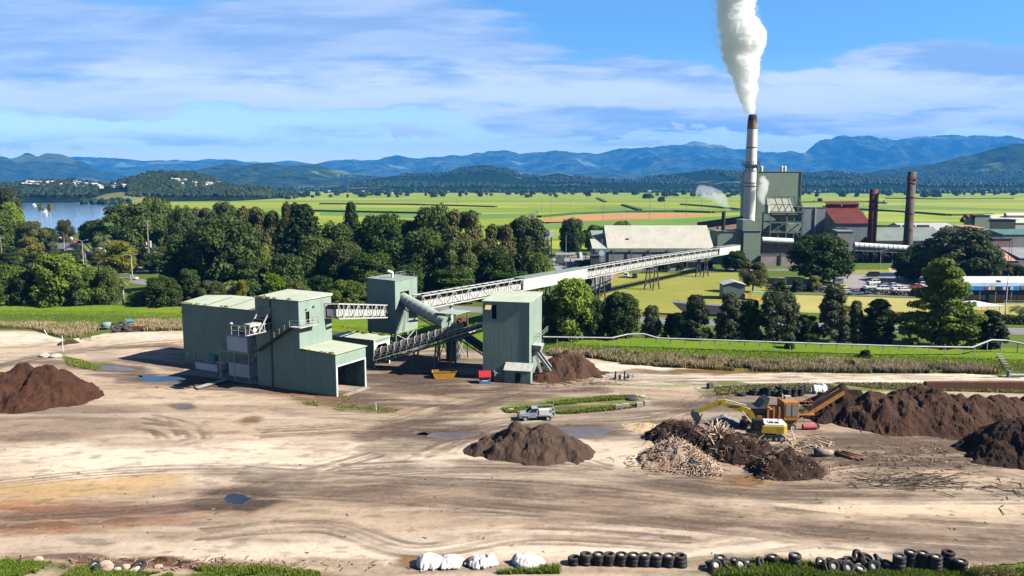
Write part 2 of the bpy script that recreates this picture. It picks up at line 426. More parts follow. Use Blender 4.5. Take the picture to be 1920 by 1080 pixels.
for side, wd in ((-4.1, .15), (4.1, .15), (0, .15)):
    q = []
    for i, p in enumerate(rd):
        d = (rd[min(i + 1, len(rd) - 1)] - rd[max(i - 1, 0)]).normalized(); q.append((p.x - d.y * side, p.y + d.x * side))
    strip('road_marking', q, wd, .056, m_paint, px=False)
strip('road', [(150, 520), (230, 512), (300, 508), (360, 505)], 7.5, .045, m_asph)
strip('path', [(150, 498), (210, 499), (300, 504), (340, 502)], 1.6, .04, m_conc)
strip('road', [(1140, 503), (1250, 507), (1360, 507), (1480, 506), (1560, 513), (1640, 512)], 9, .06, m_asph)
poly_sheet('road', [(1035, 478), (1110, 480), (1160, 500), (1150, 522), (1100, 520), (1040, 505)], .04, m_asph2, rag=.4)
poly_sheet('car_park', [(1570, 517), (1640, 511), (1700, 514), (1800, 520), (1830, 535), (1790, 552), (1700, 556), (1600, 552), (1470, 544), (1460, 537), (1550, 535)], .05, m_asph2, rag=.4)
poly_sheet('car_park', [(1086, 520), (1145, 512), (1148, 546), (1120, 548), (1090, 545)], .065, m_asph)
poly_sheet('lawn', [(1130, 548), (1145, 514), (1260, 513), (1370, 511), (1430, 514), (1440, 545), (1420, 580), (1330, 590), (1180, 592), (1120, 580)], .03, m_lawn, rag=.5)
poly_sheet('lawn', [(1445, 552), (1590, 556), (1720, 560), (1800, 563), (1930, 562), (2050, 562), (2050, 599), (1860, 596), (1700, 592), (1560, 588), (1440, 583)], .03, m_green)
poly_sheet('pavement', [(1790, 548), (2050, 548), (2050, 561), (1790, 561)], .08, m_conc)
strip('path', [(1430, 548), (1590, 553.5), (1720, 557.5)], .8, .07, m_conc)
poly_sheet('lawn', [(1590, 506), (1680, 506), (1690, 511), (1580, 514)], .07, m_lawn)
poly_sheet('pavement', [(1665, 503), (1760, 503), (1765, 512), (1670, 511)], .075, M('pink_concrete', (.55, .42, .33), rough=.9))
poly_sheet('lawn', [(1345, 536), (1440, 520), (1560, 519), (1568, 535), (1455, 538), (1440, 575), (1350, 560)], .035, m_lawn)

# ---- grassed flood bank: a low ridge along the back of the yard
bank_l = [(-250, 581), (0, 580), (170, 580), (340, 585), (500, 600), (700, 612), (870, 622), (1020, 634), (1200, 646), (1400, 652), (1650, 660), (1900, 668), (2150, 674)]
def ridge_strip(name, pts, w, h, mat):
    P3 = [G(*p) for p in pts]; V = []; Q = []; K = 12
    n = len(P3); M_ = []
    for i in range(n - 1):
        s = max(2, int((P3[i + 1] - P3[i]).length / 3))
        for k in range(s): M_.append(P3[i].lerp(P3[i + 1], k / s))
    M_.append(P3[-1])
    for i, p in enumerate(M_):
        d = (M_[min(i + 1, len(M_) - 1)] - M_[max(i - 1, 0)]).normalized(); nn_ = Vector((-d.y, d.x, 0))
        for k in range(K):
            u = k / (K - 1) * 2 - 1; q = p + nn_ * u * w / 2
            V.append((q.x, q.y, .01 + h * (math.cos(u * math.pi) * .5 + .5) ** .8))
    for i in range(len(M_) - 1):
        for k in range(K - 1):
            a = i * K + k; Q.append((a, a + K, a + K + 1, a + 1))
    V = np.array(V); V[:, 2] += (fbm(V[:, 0] * .3, V[:, 1] * .3, seed=3) - .5) * .25
    V[:, 2] = np.maximum(V[:, 2], -.05)
    return tag(np_mesh(name, V, np.array(Q), mat), kind='structure')
ridge_strip('grass_bank', bank_l, 17, 1.1, m_levee)

PUD = [(1085, 812, 84, 13), (850, 817, 62, 9), (790, 811, 16, 5), (433, 936, 27, 9), (1396, 898, 36, 10), (212, 693, 44, 6), (302, 711, 48, 7), (475, 790, 24, 6), (348, 762, 24, 4.5), (812, 741, 26, 4), (770, 1048, 26, 10), (1330, 697, 190, 4)]
# ---- the yard: fine dirt sheet with its own relief and earth colours
yard_poly = [(-260, 612), (0, 620), (70, 621), (130, 640), (200, 625), (345, 620), (480, 628), (640, 640), (760, 650), (900, 657), (1010, 662), (1120, 674), (1230, 688), (1400, 696), (1560, 700),
             (1800, 702), (1920, 706), (2250, 716), (2300, 1000), (1900, 1056), (1650, 1085), (1430, 1080), (1330, 1100), (1250, 1140), (1060, 1140), (700, 1140), (560, 1100), (440, 1095), (330, 1120), (200, 1120), (120, 1110), (0, 1100), (-300, 1090)]
YP = [tuple(G(*p))[:2] for p in yard_poly]
res = .25
xs = np.arange(-150, 175, res)
ys_ = []; yv = 57.0
while yv < 190: ys_.append(yv); yv += .16 + (yv - 60) * .0024
ys_ = np.array(ys_); X, Y = np.meshgrid(xs, ys_); PX, PY = topx(X, Y)
wx = X + (fbm(X * .22, Y * .22, seed=5) - .5) * 3.2; wy = Y + (fbm(X * .22, Y * .22, seed=9) - .5) * 3.2
WX, WY = topx(wx, wy)
inside = inpoly(wx * .35 + X * .65, wy * .35 + Y * .65, YP)
PALE = np.array((.47, .365, .27)); PALE2 = np.array((.62, .525, .42)); MID = np.array((.29, .21, .155)); BRN = np.array((.125, .088, .068)); ROAD = np.array((.70, .61, .50)); DRK = np.array((.065, .045, .034)); ORG = np.array((.26, .11, .052)); YEL = np.array((.48, .32, .14)); GRS = np.array((.10, .135, .02)); GRY = np.array((.24, .19, .15))
C = np.tile(MID * .25 + PALE * .75, X.shape + (1,)) if False else (PALE * .8 + MID * .2)[None, None, :] * np.ones(X.shape + (1,))
def lay(mask, col):
    global C
    C = C * (1 - mask[..., None]) + col * mask[..., None]
NB = [fbm(X * .12, Y * .5, oct=6, seed=40 + k) for k in range(5)]
sx = fbm(X * .035, Y * .16, oct=5, seed=21); lay(sstep(sx, .46, .62) * .65, MID)
sx2 = fbm(X * .09, Y * .5, oct=5, seed=22); lay(sstep(sx2, .55, .72) * .5, GRY)
rut = np.zeros(X.shape)
def blob(cx, cy, rx, ry, col, k=1.0, soft=.5, rot=0.0, r=0.0, seed=0, tex=.5):
    global rut
    a = R(rot); dx_ = WX - cx; dy_ = WY - cy
    u = (dx_ * math.cos(a) + dy_ * math.sin(a)) / rx; v = (-dx_ * math.sin(a) + dy_ * math.cos(a)) / ry
    d = np.sqrt(u * u + v * v) + (NB[seed % 5] - .5) * tex * 2.6
    mk = (1 - sstep(d, 1 - soft, 1 + soft * .6)) * k
    lay(mk, col); 
    if r: rut = np.maximum(rut, mk * r)
def stroke(pts, wd, col, k=1.0, r=0.0, seed=0, tex=.5):
    """earth band along a line on the ground; width in metres"""
    global rut
    W = [tuple(G(*p))[:2] for p in pts]; d = np.full(X.shape, 1e9)
    for (x0, y0), (x1, y1) in zip(W[:-1], W[1:]):
        L2 = (x1 - x0) ** 2 + (y1 - y0) ** 2; tt = np.clip(((wx - x0) * (x1 - x0) + (wy - y0) * (y1 - y0)) / L2, 0, 1)
        d = np.minimum(d, np.hypot(wx - x0 - tt * (x1 - x0), wy - y0 - tt * (y1 - y0)))
    d = d / (wd / 2) + (NB[(seed + 2) % 5] - .5) * tex * 2.6
    mk = (1 - sstep(d, .45, 1.25)) * k; lay(mk, col)
    if r: rut = np.maximum(rut, mk * r)
# broad tones
blob(1200, 692, 460, 15, ROAD, .95, .4); blob(1600, 712, 520, 11, ROAD, .95, .3); blob(150, 636, 260, 14, ROAD, .85); blob(250, 655, 160, 20, PALE, .8)
blob(330, 868, 470, 40, ROAD * .5 + PALE2 * .5, .95, .6); blob(700, 860, 220, 34, PALE2, .7, .6); blob(620, 1035, 480, 20, PALE2, .85, .6); blob(1500, 1032, 560, 20, PALE2, .85, .6); blob(1150, 1000, 300, 10, PALE2, .5, .6)
blob(600, 800, 320, 22, PALE, .7); blob(1740, 950, 300, 24, YEL * .25 + PALE2 * .75, .8, .5); blob(900, 760, 220, 22, PALE, .6)
# brown workings
blob(1750, 850, 330, 42, BRN, .95, .4, r=.8); blob(1420, 770, 210, 34, BRN, .8, .4, r=.6); blob(1330, 910, 420, 18, BRN, .3, .6, r=.9)
blob(740, 930, 300, 20, BRN, .55, .6, 4, r=1, seed=1); blob(1240, 915, 560, 18, GRY, .6, .5, 1, r=1, seed=2); blob(1150, 965, 520, 20, MID, .55, .5, 3, r=1, seed=3); blob(1420, 990, 560, 9, BRN, .5, .6, 3, r=1, seed=4)
blob(1600, 930, 400, 10, MID, .4, .5, r=.8, seed=5); blob(560, 910, 200, 14, GRY, .7, .6, 8, r=.6)
blob(210, 970, 330, 30, MID, .65, .5, -3, r=.4, seed=6); blob(120, 960, 220, 14, BRN * .5 + ORG * .5, .8, .6, -3, seed=7); blob(60, 992, 120, 9, ORG, .8, .6, seed=8); blob(30, 950, 90, 12, ORG, .8, .6, seed=9); blob(250, 975, 110, 8, ORG, .55, .6, -6, seed=10)
blob(140, 915, 200, 22, YEL, .75, .5, -4, seed=11); blob(235, 992, 30, 5, YEL, .7); blob(320, 976, 60, 7, ORG, .5, .6, -8, seed=12)
blob(500, 935, 260, 34, MID, .45, .7, seed=31); blob(150, 1040, 300, 12, MID, .4, .6, seed=13); blob(160, 1018, 55, 9, DRK * .5 + BRN * .5, .9, .4, 6)
blob(425, 938, 75, 19, DRK, .9, .35, -4); 
# muddy ground round the buildings
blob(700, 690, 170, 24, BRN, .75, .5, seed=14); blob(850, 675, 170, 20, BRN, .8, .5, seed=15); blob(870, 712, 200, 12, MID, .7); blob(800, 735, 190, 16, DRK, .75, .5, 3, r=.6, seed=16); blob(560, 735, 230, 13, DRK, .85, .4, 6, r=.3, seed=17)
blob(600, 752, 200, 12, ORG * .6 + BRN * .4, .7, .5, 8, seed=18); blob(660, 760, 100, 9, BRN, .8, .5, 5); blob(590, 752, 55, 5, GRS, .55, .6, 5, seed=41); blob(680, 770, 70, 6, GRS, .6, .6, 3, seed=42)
stroke([(860, 800), (760, 790), (560, 775), (520, 770)], 3, GRY, .6, .5)
stroke([(1100, 735), (1000, 742), (900, 760), (800, 790), (700, 820)], 7, BRN, .8, .9, 1)
stroke([(1200, 780), (1100, 785), (950, 800), (820, 830), (740, 840)], 9, GRY, .8, .8, 2)
blob(830, 805, 100, 20, BRN, .9, .4, -8, r=1, seed=20); blob(1110, 815, 110, 22, GRY, .9, .4, seed=21)
stroke([(-60, 700), (60, 672), (160, 655), (300, 650), (345, 655)], 5, BRN, .75, .4, 3)
stroke([(60, 676), (190, 690), (330, 712), (480, 735)], 6, BRN, .8, .3, 4); stroke([(190, 700), (290, 715), (350, 718)], 6, DRK, .7, .4, 5)
blob(70, 770, 200, 26, BRN, .6, .6, seed=22); blob(60, 810, 160, 16, MID, .8, .5, seed=23); blob(200, 800, 90, 10, GRY, .7, seed=24); blob(70, 820, 80, 10, DRK, .5, .6, seed=25)
blob(280, 740, 180, 10, PALE, .8); blob(340, 762, 30, 5, BRN, .7); blob(300, 815, 130, 8, MID, .5, .6, seed=51); blob(620, 890, 120, 5, MID, .6, .6, seed=52)
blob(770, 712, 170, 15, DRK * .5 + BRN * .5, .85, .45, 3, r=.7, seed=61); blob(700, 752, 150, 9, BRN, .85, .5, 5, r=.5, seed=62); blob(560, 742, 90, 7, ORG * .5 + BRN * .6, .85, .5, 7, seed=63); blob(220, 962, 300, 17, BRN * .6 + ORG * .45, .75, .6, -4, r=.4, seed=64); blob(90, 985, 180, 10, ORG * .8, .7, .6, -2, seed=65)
blob(433, 938, 82, 21, DRK, .92, .4, -4, seed=66); blob(330, 690, 200, 8, BRN, .7, .6, 9, seed=67); blob(1290, 790, 120, 12, BRN, .7, .5, seed=68)
# verges and wet margins
blob(1060, 760, 140, 11, GRS, .9, .35, -4, seed=26); blob(1130, 752, 90, 7, GRS * 1.3, .8, .3, -3); blob(1100, 764, 120, 4, DRK, .6, .5, -3, seed=27)
blob(1600, 727, 420, 7, GRS, .85, .3, 1, seed=28); blob(1390, 738, 90, 9, GRS * .8 + MID * .2, .7, .4); blob(1000, 705, 90, 14, BRN, .7); blob(170, 680, 60, 6, GRS, .7, .4, 10)
blob(1500, 745, 140, 16, GRY, .8); blob(1010, 850, 170, 26, PALE2, .4, .3); blob(1130, 860, 130, 30, PALE2 * .95, .8, .4, seed=29); blob(1400, 905, 70, 14, YEL * .7 + MID * .3, .8, .4)
blob(1850, 1040, 200, 20, BRN, .7, .6, r=.3); blob(1380, 1055, 240, 10, BRN, .5, .6); blob(300, 1062, 220, 12, np.array((.12, .055, .035)), .95, .5, 3, seed=30); blob(0, 1074, 200, 16, GRS * .6 + BRN * .4, .9, .4); blob(480, 1084, 160, 10, GRS * .6 + BRN * .4, .8, .4); blob(1600, 1082, 420, 12, GRS * .5 + BRN * .5, .9, .4); blob(90, 1050, 100, 7, BRN, .8, .5)
lay(sstep(fbm(X * .5, Y * 1.2, oct=5, seed=90), .56, .75) * .45, BRN * .9)
lay(sstep(fbm(X * .03, Y * .3, oct=5, seed=95), .56, .66) * .35, PALE2)
# wheel tracks: pairs of pressed lines with lug marks
trk = np.zeros(X.shape); lug = np.zeros(X.shape); tr_ = random.Random(5)
def smooth_line(P_, n=9):
    o = []
    for i in range(len(P_) - 1):
        p0 = P_[max(i - 1, 0)]; p1 = P_[i]; p2 = P_[i + 1]; p3 = P_[min(i + 2, len(P_) - 1)]
        for k in range(n):
            t_ = k / n; o.append(tuple(.5 * ((2 * p1[j]) + (-p0[j] + p2[j]) * t_ + (2 * p0[j] - 5 * p1[j] + 4 * p2[j] - p3[j]) * t_ ** 2 + (-p0[j] + 3 * p1[j] - 3 * p2[j] + p3[j]) * t_ ** 3) for j in (0, 1)))
    return o + [P_[-1][:2]]
def wheel_track(pts, k=1.0, wd=.55, gap=2.0, off=0.0):
    base = smooth_line([tuple(G(*p))[:2] for p in pts])
    for sg in (-1, 1):
        L_ = []
        for i, p in enumerate(base):
            q0, q1 = base[max(i - 1, 0)], base[min(i + 1, len(base) - 1)]; dx0, dy0 = q1[0] - q0[0], q1[1] - q0[1]; l = math.hypot(dx0, dy0) or 1; o = off + sg * gap / 2; L_.append((p[0] - dy0 / l * o, p[1] + dx0 / l * o))
        acc = 0.0
        for (x0, y0), (x1, y1) in zip(L_[:-1], L_[1:]):
            ln = math.hypot(x1 - x0, y1 - y0)
            if ln < 1e-6: continue
            i0 = np.searchsorted(ys_, min(y0, y1) - 1); i1 = np.searchsorted(ys_, max(y0, y1) + 1); j0 = np.searchsorted(xs, min(x0, x1) - 1); j1 = np.searchsorted(xs, max(x0, x1) + 1)
            if i1 > i0 and j1 > j0:
                Xs, Ys = X[i0:i1, j0:j1], Y[i0:i1, j0:j1]; tt = np.clip(((Xs - x0) * (x1 - x0) + (Ys - y0) * (y1 - y0)) / ln ** 2, 0, 1); d = np.hypot(Xs - x0 - tt * (x1 - x0), Ys - y0 - tt * (y1 - y0)) / (wd / 2)
                mk = (1 - sstep(d, .6, 1.3)) * k; trk[i0:i1, j0:j1] = np.maximum(trk[i0:i1, j0:j1], mk)
            acc += ln
flows = [([(460, 905), (700, 912), (1000, 935), (1300, 965), (1600, 995), (1960, 1015)], 34, 26), ([(640, 890), (860, 882), (1120, 890), (1400, 925), (1700, 935), (1960, 930)], 16, 14), ([(380, 1000), (600, 985), (760, 1030), (1000, 1005), (1300, 1020)], 5, 8),
         ([(500, 812), (700, 800), (860, 762), (1000, 728), (1200, 712), (1500, 712)], 12, 10), ([(800, 850), (900, 810), (1000, 790), (1200, 782), (1330, 760), (1340, 735)], 9, 12), ([(700, 700), (800, 722), (900, 735), (1050, 722), (1150, 712)], 8, 10), ([(-40, 690), (100, 665), (250, 650), (345, 640)], 7, 8), ([(1100, 880), (1180, 905), (1300, 930), (1420, 950)], 8, 14),
         ([(-40, 905), (200, 880), (450, 872), (700, 880)], 6, 14), ([(-40, 975), (200, 965), (360, 945), (520, 900), (700, 850)], 8, 16), ([(1560, 880), (1700, 868), (1850, 880), (1960, 900)], 8, 16), ([(1520, 835), (1650, 850), (1800, 850)], 6, 10), ([(290, 785), (335, 800), (358, 822), (350, 835)], 2, 8), ([(260, 800), (300, 806), (330, 822)], 2, 6), ([(1900, 1040), (1600, 1010), (1400, 1030), (1200, 1050)], 5, 8), ([(1130, 700), (1500, 705), (1920, 712)], 5, 5)]
for pts_, n_, spr in flows:
    for _ in range(max(2, int(n_ * .6))):
        o_ = tr_.gauss(0, spr * .6); wheel_track([(a + tr_.gauss(0, 12), b + o_ * (.5 + .5 * (b - 600) / 450) + tr_.gauss(0, 2.5)) for a, b in pts_], tr_.uniform(.35, 1.0), tr_.choice((.5, .6, .8)), tr_.choice((1.9, 2.2, 2.6)))
trk *= np.clip(.35 + 2.2 * (fbm(X * .2, Y * .5, oct=4, seed=61) - .30), 0, 1)
lay(np.clip(trk, 0, 1) * .85, BRN * .72)
hol = np.zeros(X.shape)
for cx, cy, rx, ry in PUD:
    d = np.sqrt(((WX - cx) / rx) ** 2 + ((WY - cy) / ry) ** 2) + (NB[1] - .5) * .9; lay((1 - sstep(d, .9, 1.55)) * .75, BRN * .75); hol = np.maximum(hol, 1 - sstep(d, .75, 1.12))
Z = .03 - trk * .11 + (fbm(X * .12, Y * .12, seed=31) - .5) * .22 + (fbm(X * .25, Y * 1.5, seed=32, oct=4) - .5) * .16 * (0.3 + rut) + (fbm(X * 1.2, Y * 1.6, seed=33) - .5) * .08
Z = np.maximum(Z, -.02) + .06; Z = Z * (1 - hol) + .006 * hol
idx = np.arange(X.size).reshape(X.shape)
fi = inside[:-1, :-1] & inside[:-1, 1:] & inside[1:, 1:] & inside[1:, :-1]
Q = np.stack([idx[:-1, :-1], idx[:-1, 1:], idx[1:, 1:], idx[1:, :-1]], -1)[fi]
used = np.unique(Q); remap = -np.ones(X.size, np.int64); remap[used] = np.arange(len(used))
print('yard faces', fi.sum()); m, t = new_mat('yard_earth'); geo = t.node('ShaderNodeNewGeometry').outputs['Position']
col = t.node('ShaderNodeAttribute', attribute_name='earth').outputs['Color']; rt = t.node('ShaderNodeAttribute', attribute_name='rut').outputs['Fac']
# meandering wheel ruts: stretched bands warped by low noise
warp = t.node('ShaderNodeVectorMath', {0: geo, 1: t.scalev(t.noise(t.scalev(geo, .02, .05, 1), 1.0, 3, .5, out=1), 8, 12, 0)}, operation='ADD').outputs[0]
fine = t.noise(t.scalev(warp, .10, 1.9, .1), 1.0, 6, .7)
tread = t.node('ShaderNodeTexWave', {'Vector': t.scalev(warp, 1, .35, 0, R(8)), 'Scale': 1.7, 'Distortion': 3.0, 'Detail': 2}).outputs['Fac']
lane = t.ss(t.noise(t.scalev(warp, .035, .75, .1), 1.0, 3, .6), .48, .58)
c = t.mix(t.math('MULTIPLY', rt, t.ss(fine, .44, .62, 0, .75)), col, t.mix(.5, col, (.06, .045, .035), 'MULTIPLY'))
c = t.mix(t.math('MULTIPLY', t.math('MULTIPLY', rt, lane), t.ss(tread, .5, .9, 0, .5)), c, (.10, .075, .058))
fs = t.noise(t.scalev(geo, .35, 1.5, .3), 1.0, 6, .75)
c = t.mix(t.ss(fs, .53, .75, 0, .42), c, t.mix(1.0, c, (.45, .42, .40), 'MULTIPLY'))
c = t.mix(t.ss(t.noise(t.scalev(warp, .08, .6, .1), 1.0, 6, .7), .52, .66, 0, .5), c, t.mix(.55, c, (.56, .45, .33)))
sp = t.noise(geo, 4.5, 3, .7); c = t.mix(t.ss(sp, .62, .72, 0, .35), c, (.12, .09, .075))
gr = t.noise(geo, 1.6, 6, .8); c = t.mix(t.ss(gr, .50, .66, 0, .38), c, t.mix(1.0, c, (.42, .38, .35), 'MULTIPLY')); c = t.mix(t.ss(gr, .46, .34, 0, .3), c, t.mix(.5, c, (.62, .52, .40)))
hgt = t.math('ADD', t.math('MULTIPLY', fine, t.math('ADD', t.math('MULTIPLY', rt, 1.6), .25)), t.math('ADD', t.math('MULTIPLY', t.math('MULTIPLY', tread, lane), t.math('MULTIPLY', rt, .5)), t.math('MULTIPLY', t.noise(geo, 2.5, 5, .7), .45)))
out(t, pbsdf(t, color=c, rough=.92, spec=.2, normal=t.bump(hgt, .8, .13)))
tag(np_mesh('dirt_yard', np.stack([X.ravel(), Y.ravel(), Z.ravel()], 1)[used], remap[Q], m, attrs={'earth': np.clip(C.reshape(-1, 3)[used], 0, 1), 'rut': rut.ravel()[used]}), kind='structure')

# ---- puddles
def mat_pud(name, col, rough=.04):
    m, t = new_mat(name); co = t.node('ShaderNodeNewGeometry').outputs['Position']
    out(t, pbsdf(t, color=t.mix(t.ss(t.noise(co, .35, 4), .35, .65), col, tuple(x * .7 for x in col)), rough=rough, spec=.7)); return m
m_pud1, m_pud2, m_pud3 = mat_pud('puddle_grey', (.17, .135, .115), .3), mat_pud('puddle_dark', (.02, .02, .022)), mat_pud('puddle_ochre', (.25, .13, .035), .35)
def puddle(cx, cy, rx, ry, mat, seed, z=.17, rot=0):
    z = .022; rx *= 1.45; ry *= 1.6; rr = random.Random(seed); n = 48; ph = [rr.uniform(0, 6.28) for _ in range(6)]; pts = []
    a = R(rot)
    for i in range(n):
        th = 2 * math.pi * i / n; r = 1 + sum(.5 / (k + 1.2) * math.sin(th * (k + 1) + ph[k]) for k in range(1, 6)) * .5
        u, v = math.cos(th) * r * rx, math.sin(th) * r * ry
        pts.append((cx + u * math.cos(a) - v * math.sin(a), cy + u * math.sin(a) + v * math.cos(a)))
    return poly_sheet('puddle', pts, z, mat)
puddle(1085, 812, 74, 9, m_pud1, 1); puddle(850, 817, 50, 6, m_pud1, 2); puddle(790, 811, 14, 4, m_pud1, 12)
puddle(433, 936, 26, 9, m_pud2, 3); puddle(1396, 898, 34, 9, m_pud3, 4, z=.16); puddle(212, 693, 42, 5, m_pud1, 5, rot=10); puddle(302, 711, 46, 6, m_pud2, 6, rot=7)
puddle(475, 790, 20, 5, m_pud3, 7); puddle(348, 762, 20, 3.5, m_pud1, 8); puddle(812, 741, 22, 3, m_pud3, 9); puddle(770, 1048, 22, 9, m_pud3, 10, z=.13)
puddle(1330, 697, 190, 3.0, m_pud3, 11, z=.12, rot=1.6)

# ---- distant hills and ranges: relief built at their own distance
def mat_hill(name, a, b, clear=None, cs=.0006, fine_=.02):
    m, t = new_mat(name); co = t.node('ShaderNodeNewGeometry').outputs['Position']
    f = t.noise(co, fine_, 8, .75)
    c = t.mix(t.ss(f, .38, .62), a, b)
    if clear:
        n = t.noise(t.scalev(co, cs, cs * 1.6, cs * 4), 1.0, 4, .5); c = t.mix(t.ss(n, .60, .66, 0, .8), c, clear)
    out(t, pbsdf(t, color=c, rough=1, spec=.0, normal=t.bump(f, 1.0, .45 / fine_))); return m
def ridge(name, D, prof, depth, mat, seed, spur=.35, nx=420, ny=70, foot=.75, rough=1.0):
    px = np.array([p[0] for p in prof], float); py = np.array([p[1] for p in prof], float)
    x0, x1 = px[0], px[-1]; u = np.linspace(x0, x1, nx)
    yl = np.interp(u, px, py)
    hz = np.array([zat(v, D) for v in yl])
    Xw = (u - 960) / F * (D * CP)
    vv = np.linspace(-1, 1, ny); XX, VV = np.meshgrid(Xw, vv); HH = np.tile(hz, (ny, 1))
    YY = D + VV * depth * np.where(VV < 0, 1.0, .4)
    e = 1 - np.abs(VV) ** 1.0; s1 = depth * .42
    sp_ = 1 - np.abs(2 * fbm(XX / s1, YY / (s1 * 2.2), oct=5, seed=seed) - 1)        # ridged spurs
    base = e ** foot
    h = HH * base * (1 - np.clip(spur * (1 - sp_) * 1.5, 0, .75) * np.clip(np.sin(np.clip(e, 0, 1) * math.pi), 0, 1) ** .7)
    h += ((1 - np.abs(2 * fbm(XX / (depth * .11), YY / (depth * .2), oct=5, seed=seed + 5) - 1)) - .6) * HH * .13 * rough * np.clip(e * 3, 0, 1)
    edge = np.clip(np.minimum(XX - Xw[0], Xw[-1] - XX) / (abs(Xw[-1] - Xw[0]) * .04 + 1), 0, 1)
    h = h * edge - 8 * (1 - edge) - (1 - e) ** 6 * 10
    i = np.arange(nx * ny).reshape(ny, nx); Q = np.stack([i[:-1, :-1], i[:-1, 1:], i[1:, 1:], i[1:, :-1]], -1).reshape(-1, 4)
    return tag(np_mesh(name, np.stack([XX.ravel(), YY.ravel(), h.ravel()], 1), Q, mat), kind='structure')
m_far = mat_hill('far_range', (.004, .012, .010), (.09, .13, .09), (.24, .28, .20), .0007, .0035)
m_mid = mat_hill('mid_range', (.008, .018, .010), (.06, .085, .035), (.20, .24, .09), .0012, .009)
m_near = mat_hill('near_hills', (.008, .017, .008), (.022, .036, .014), (.19, .22, .07), .0022, .03)
ridge('hills', 15500, [(-300, 305), (0, 297), (80, 296), (150, 294), (200, 296), (270, 303), (345, 300), (420, 299), (500, 305), (550, 302), (590, 308), (620, 302), (710, 299), (745, 292), (800, 297), (850, 291), (890, 287), (905, 288), (915, 284), (945, 283), (960, 286), (975, 290),
      (1000, 286), (1020, 287), (1040, 284), (1085, 288), (1105, 286), (1120, 287), (1160, 278), (1200, 277), (1250, 276), (1290, 268), (1300, 267), (1340, 272), (1380, 280), (1430, 285), (1480, 285), (1506, 285), (1520, 272), (1535, 265), (1560, 259), (1600, 255), (1650, 256), (1690, 262), (1715, 260), (1740, 258), (1765, 251), (1790, 247), (1850, 251), (1920, 259), (2300, 270)], 4200, m_far, 1, .95, nx=1100, ny=110)
ridge('hills', 10500, [(820, 345), (900, 334), (960, 322), (1050, 328), (1150, 321), (1250, 319), (1330, 318), (1400, 315), (1480, 322), (1540, 319), (1640, 325), (1800, 330), (2100, 340)], 2200, m_far, 2, .8)
ridge('hills', 8800, [(-350, 300), (-60, 286), (0, 290), (22, 297), (43, 293), (50, 289), (56, 285.5), (63, 287.5), (70, 292), (80, 293.5), (92, 288), (115, 287), (128, 291), (150, 303), (200, 322), (250, 333), (300, 343), (330, 350)], 2400, mat_hill('left_peak', (.008, .018, .016), (.05, .07, .045), (.10, .13, .07), .0012, .009), 3, .8)
ridge('hills', 6800, [(340, 345), (375, 331), (400, 318), (430, 306), (462, 311), (483, 308), (508, 306), (545, 313), (590, 309), (610, 312), (660, 325), (740, 335), (800, 345)], 1700, m_mid, 4, .7)
ridge('hills', 6000, [(1420, 348), (1500, 337), (1600, 328), (1700, 313), (1745, 309), (1790, 297), (1830, 286), (1865, 276), (1890, 271), (1920, 271), (2200, 262)], 1900, m_mid, 5, .8)
ridge('hills', 4700, [(640, 350), (700, 336), (760, 328), (835, 325), (860, 317), (885, 311), (920, 310), (945, 315), (975, 327), (1010, 330), (1046, 324), (1075, 329), (1120, 336), (1180, 338), (1230, 331), (1300, 322), (1345, 319), (1400, 325), (1440, 333), (1500, 328), (1560, 322), (1640, 330), (1720, 338), (1850, 345)], 1100, m_near, 6, .4, nx=700)
ridge('hills', 3600, [(600, 353), (700, 349), (800, 347), (900, 344), (1000, 348), (1150, 344), (1300, 347), (1450, 345), (1620, 343), (1750, 349), (1900, 343), (2200, 346)], 450, m_near, 7, .3, nx=500)
ridge('hills', 1900, [(225, 352), (250, 341), (285, 327), (320, 324.5), (360, 325), (390, 334), (420, 346), (455, 352), (520, 356)], 330, m_near, 8, .2)
ridge('hills', 1700, [(-60, 352), (20, 347), (60, 343), (130, 341), (180, 346), (225, 351), (250, 354)], 250, m_near, 9, .2)
m_paddock = mat_grass('paddock', (.16, .15, .05), (.12, .13, .04), (.18, .16, .07), .03, .3)
ridge('hills', 1500, [(176, 372), (200, 363), (225, 359.5), (250, 362), (276, 371)], 90, m_paddock, 10, .05, nx=80, ny=30, rough=.2)

# ---- the air
hz, t = new_mat('air'); pv = t.node('ShaderNodeVolumePrincipled', {'Color': (.05, .36, 1.0, 1), 'Density': 5.8e-5, 'Anisotropy': .0}); out(t, None, pv.outputs[0])
hb = MB().box(-25000, -250, -12, 25000, 24500, 1180)
tag(hb.build('haze', hz), 'thin blue haze over the valley', 'haze', kind='stuff')
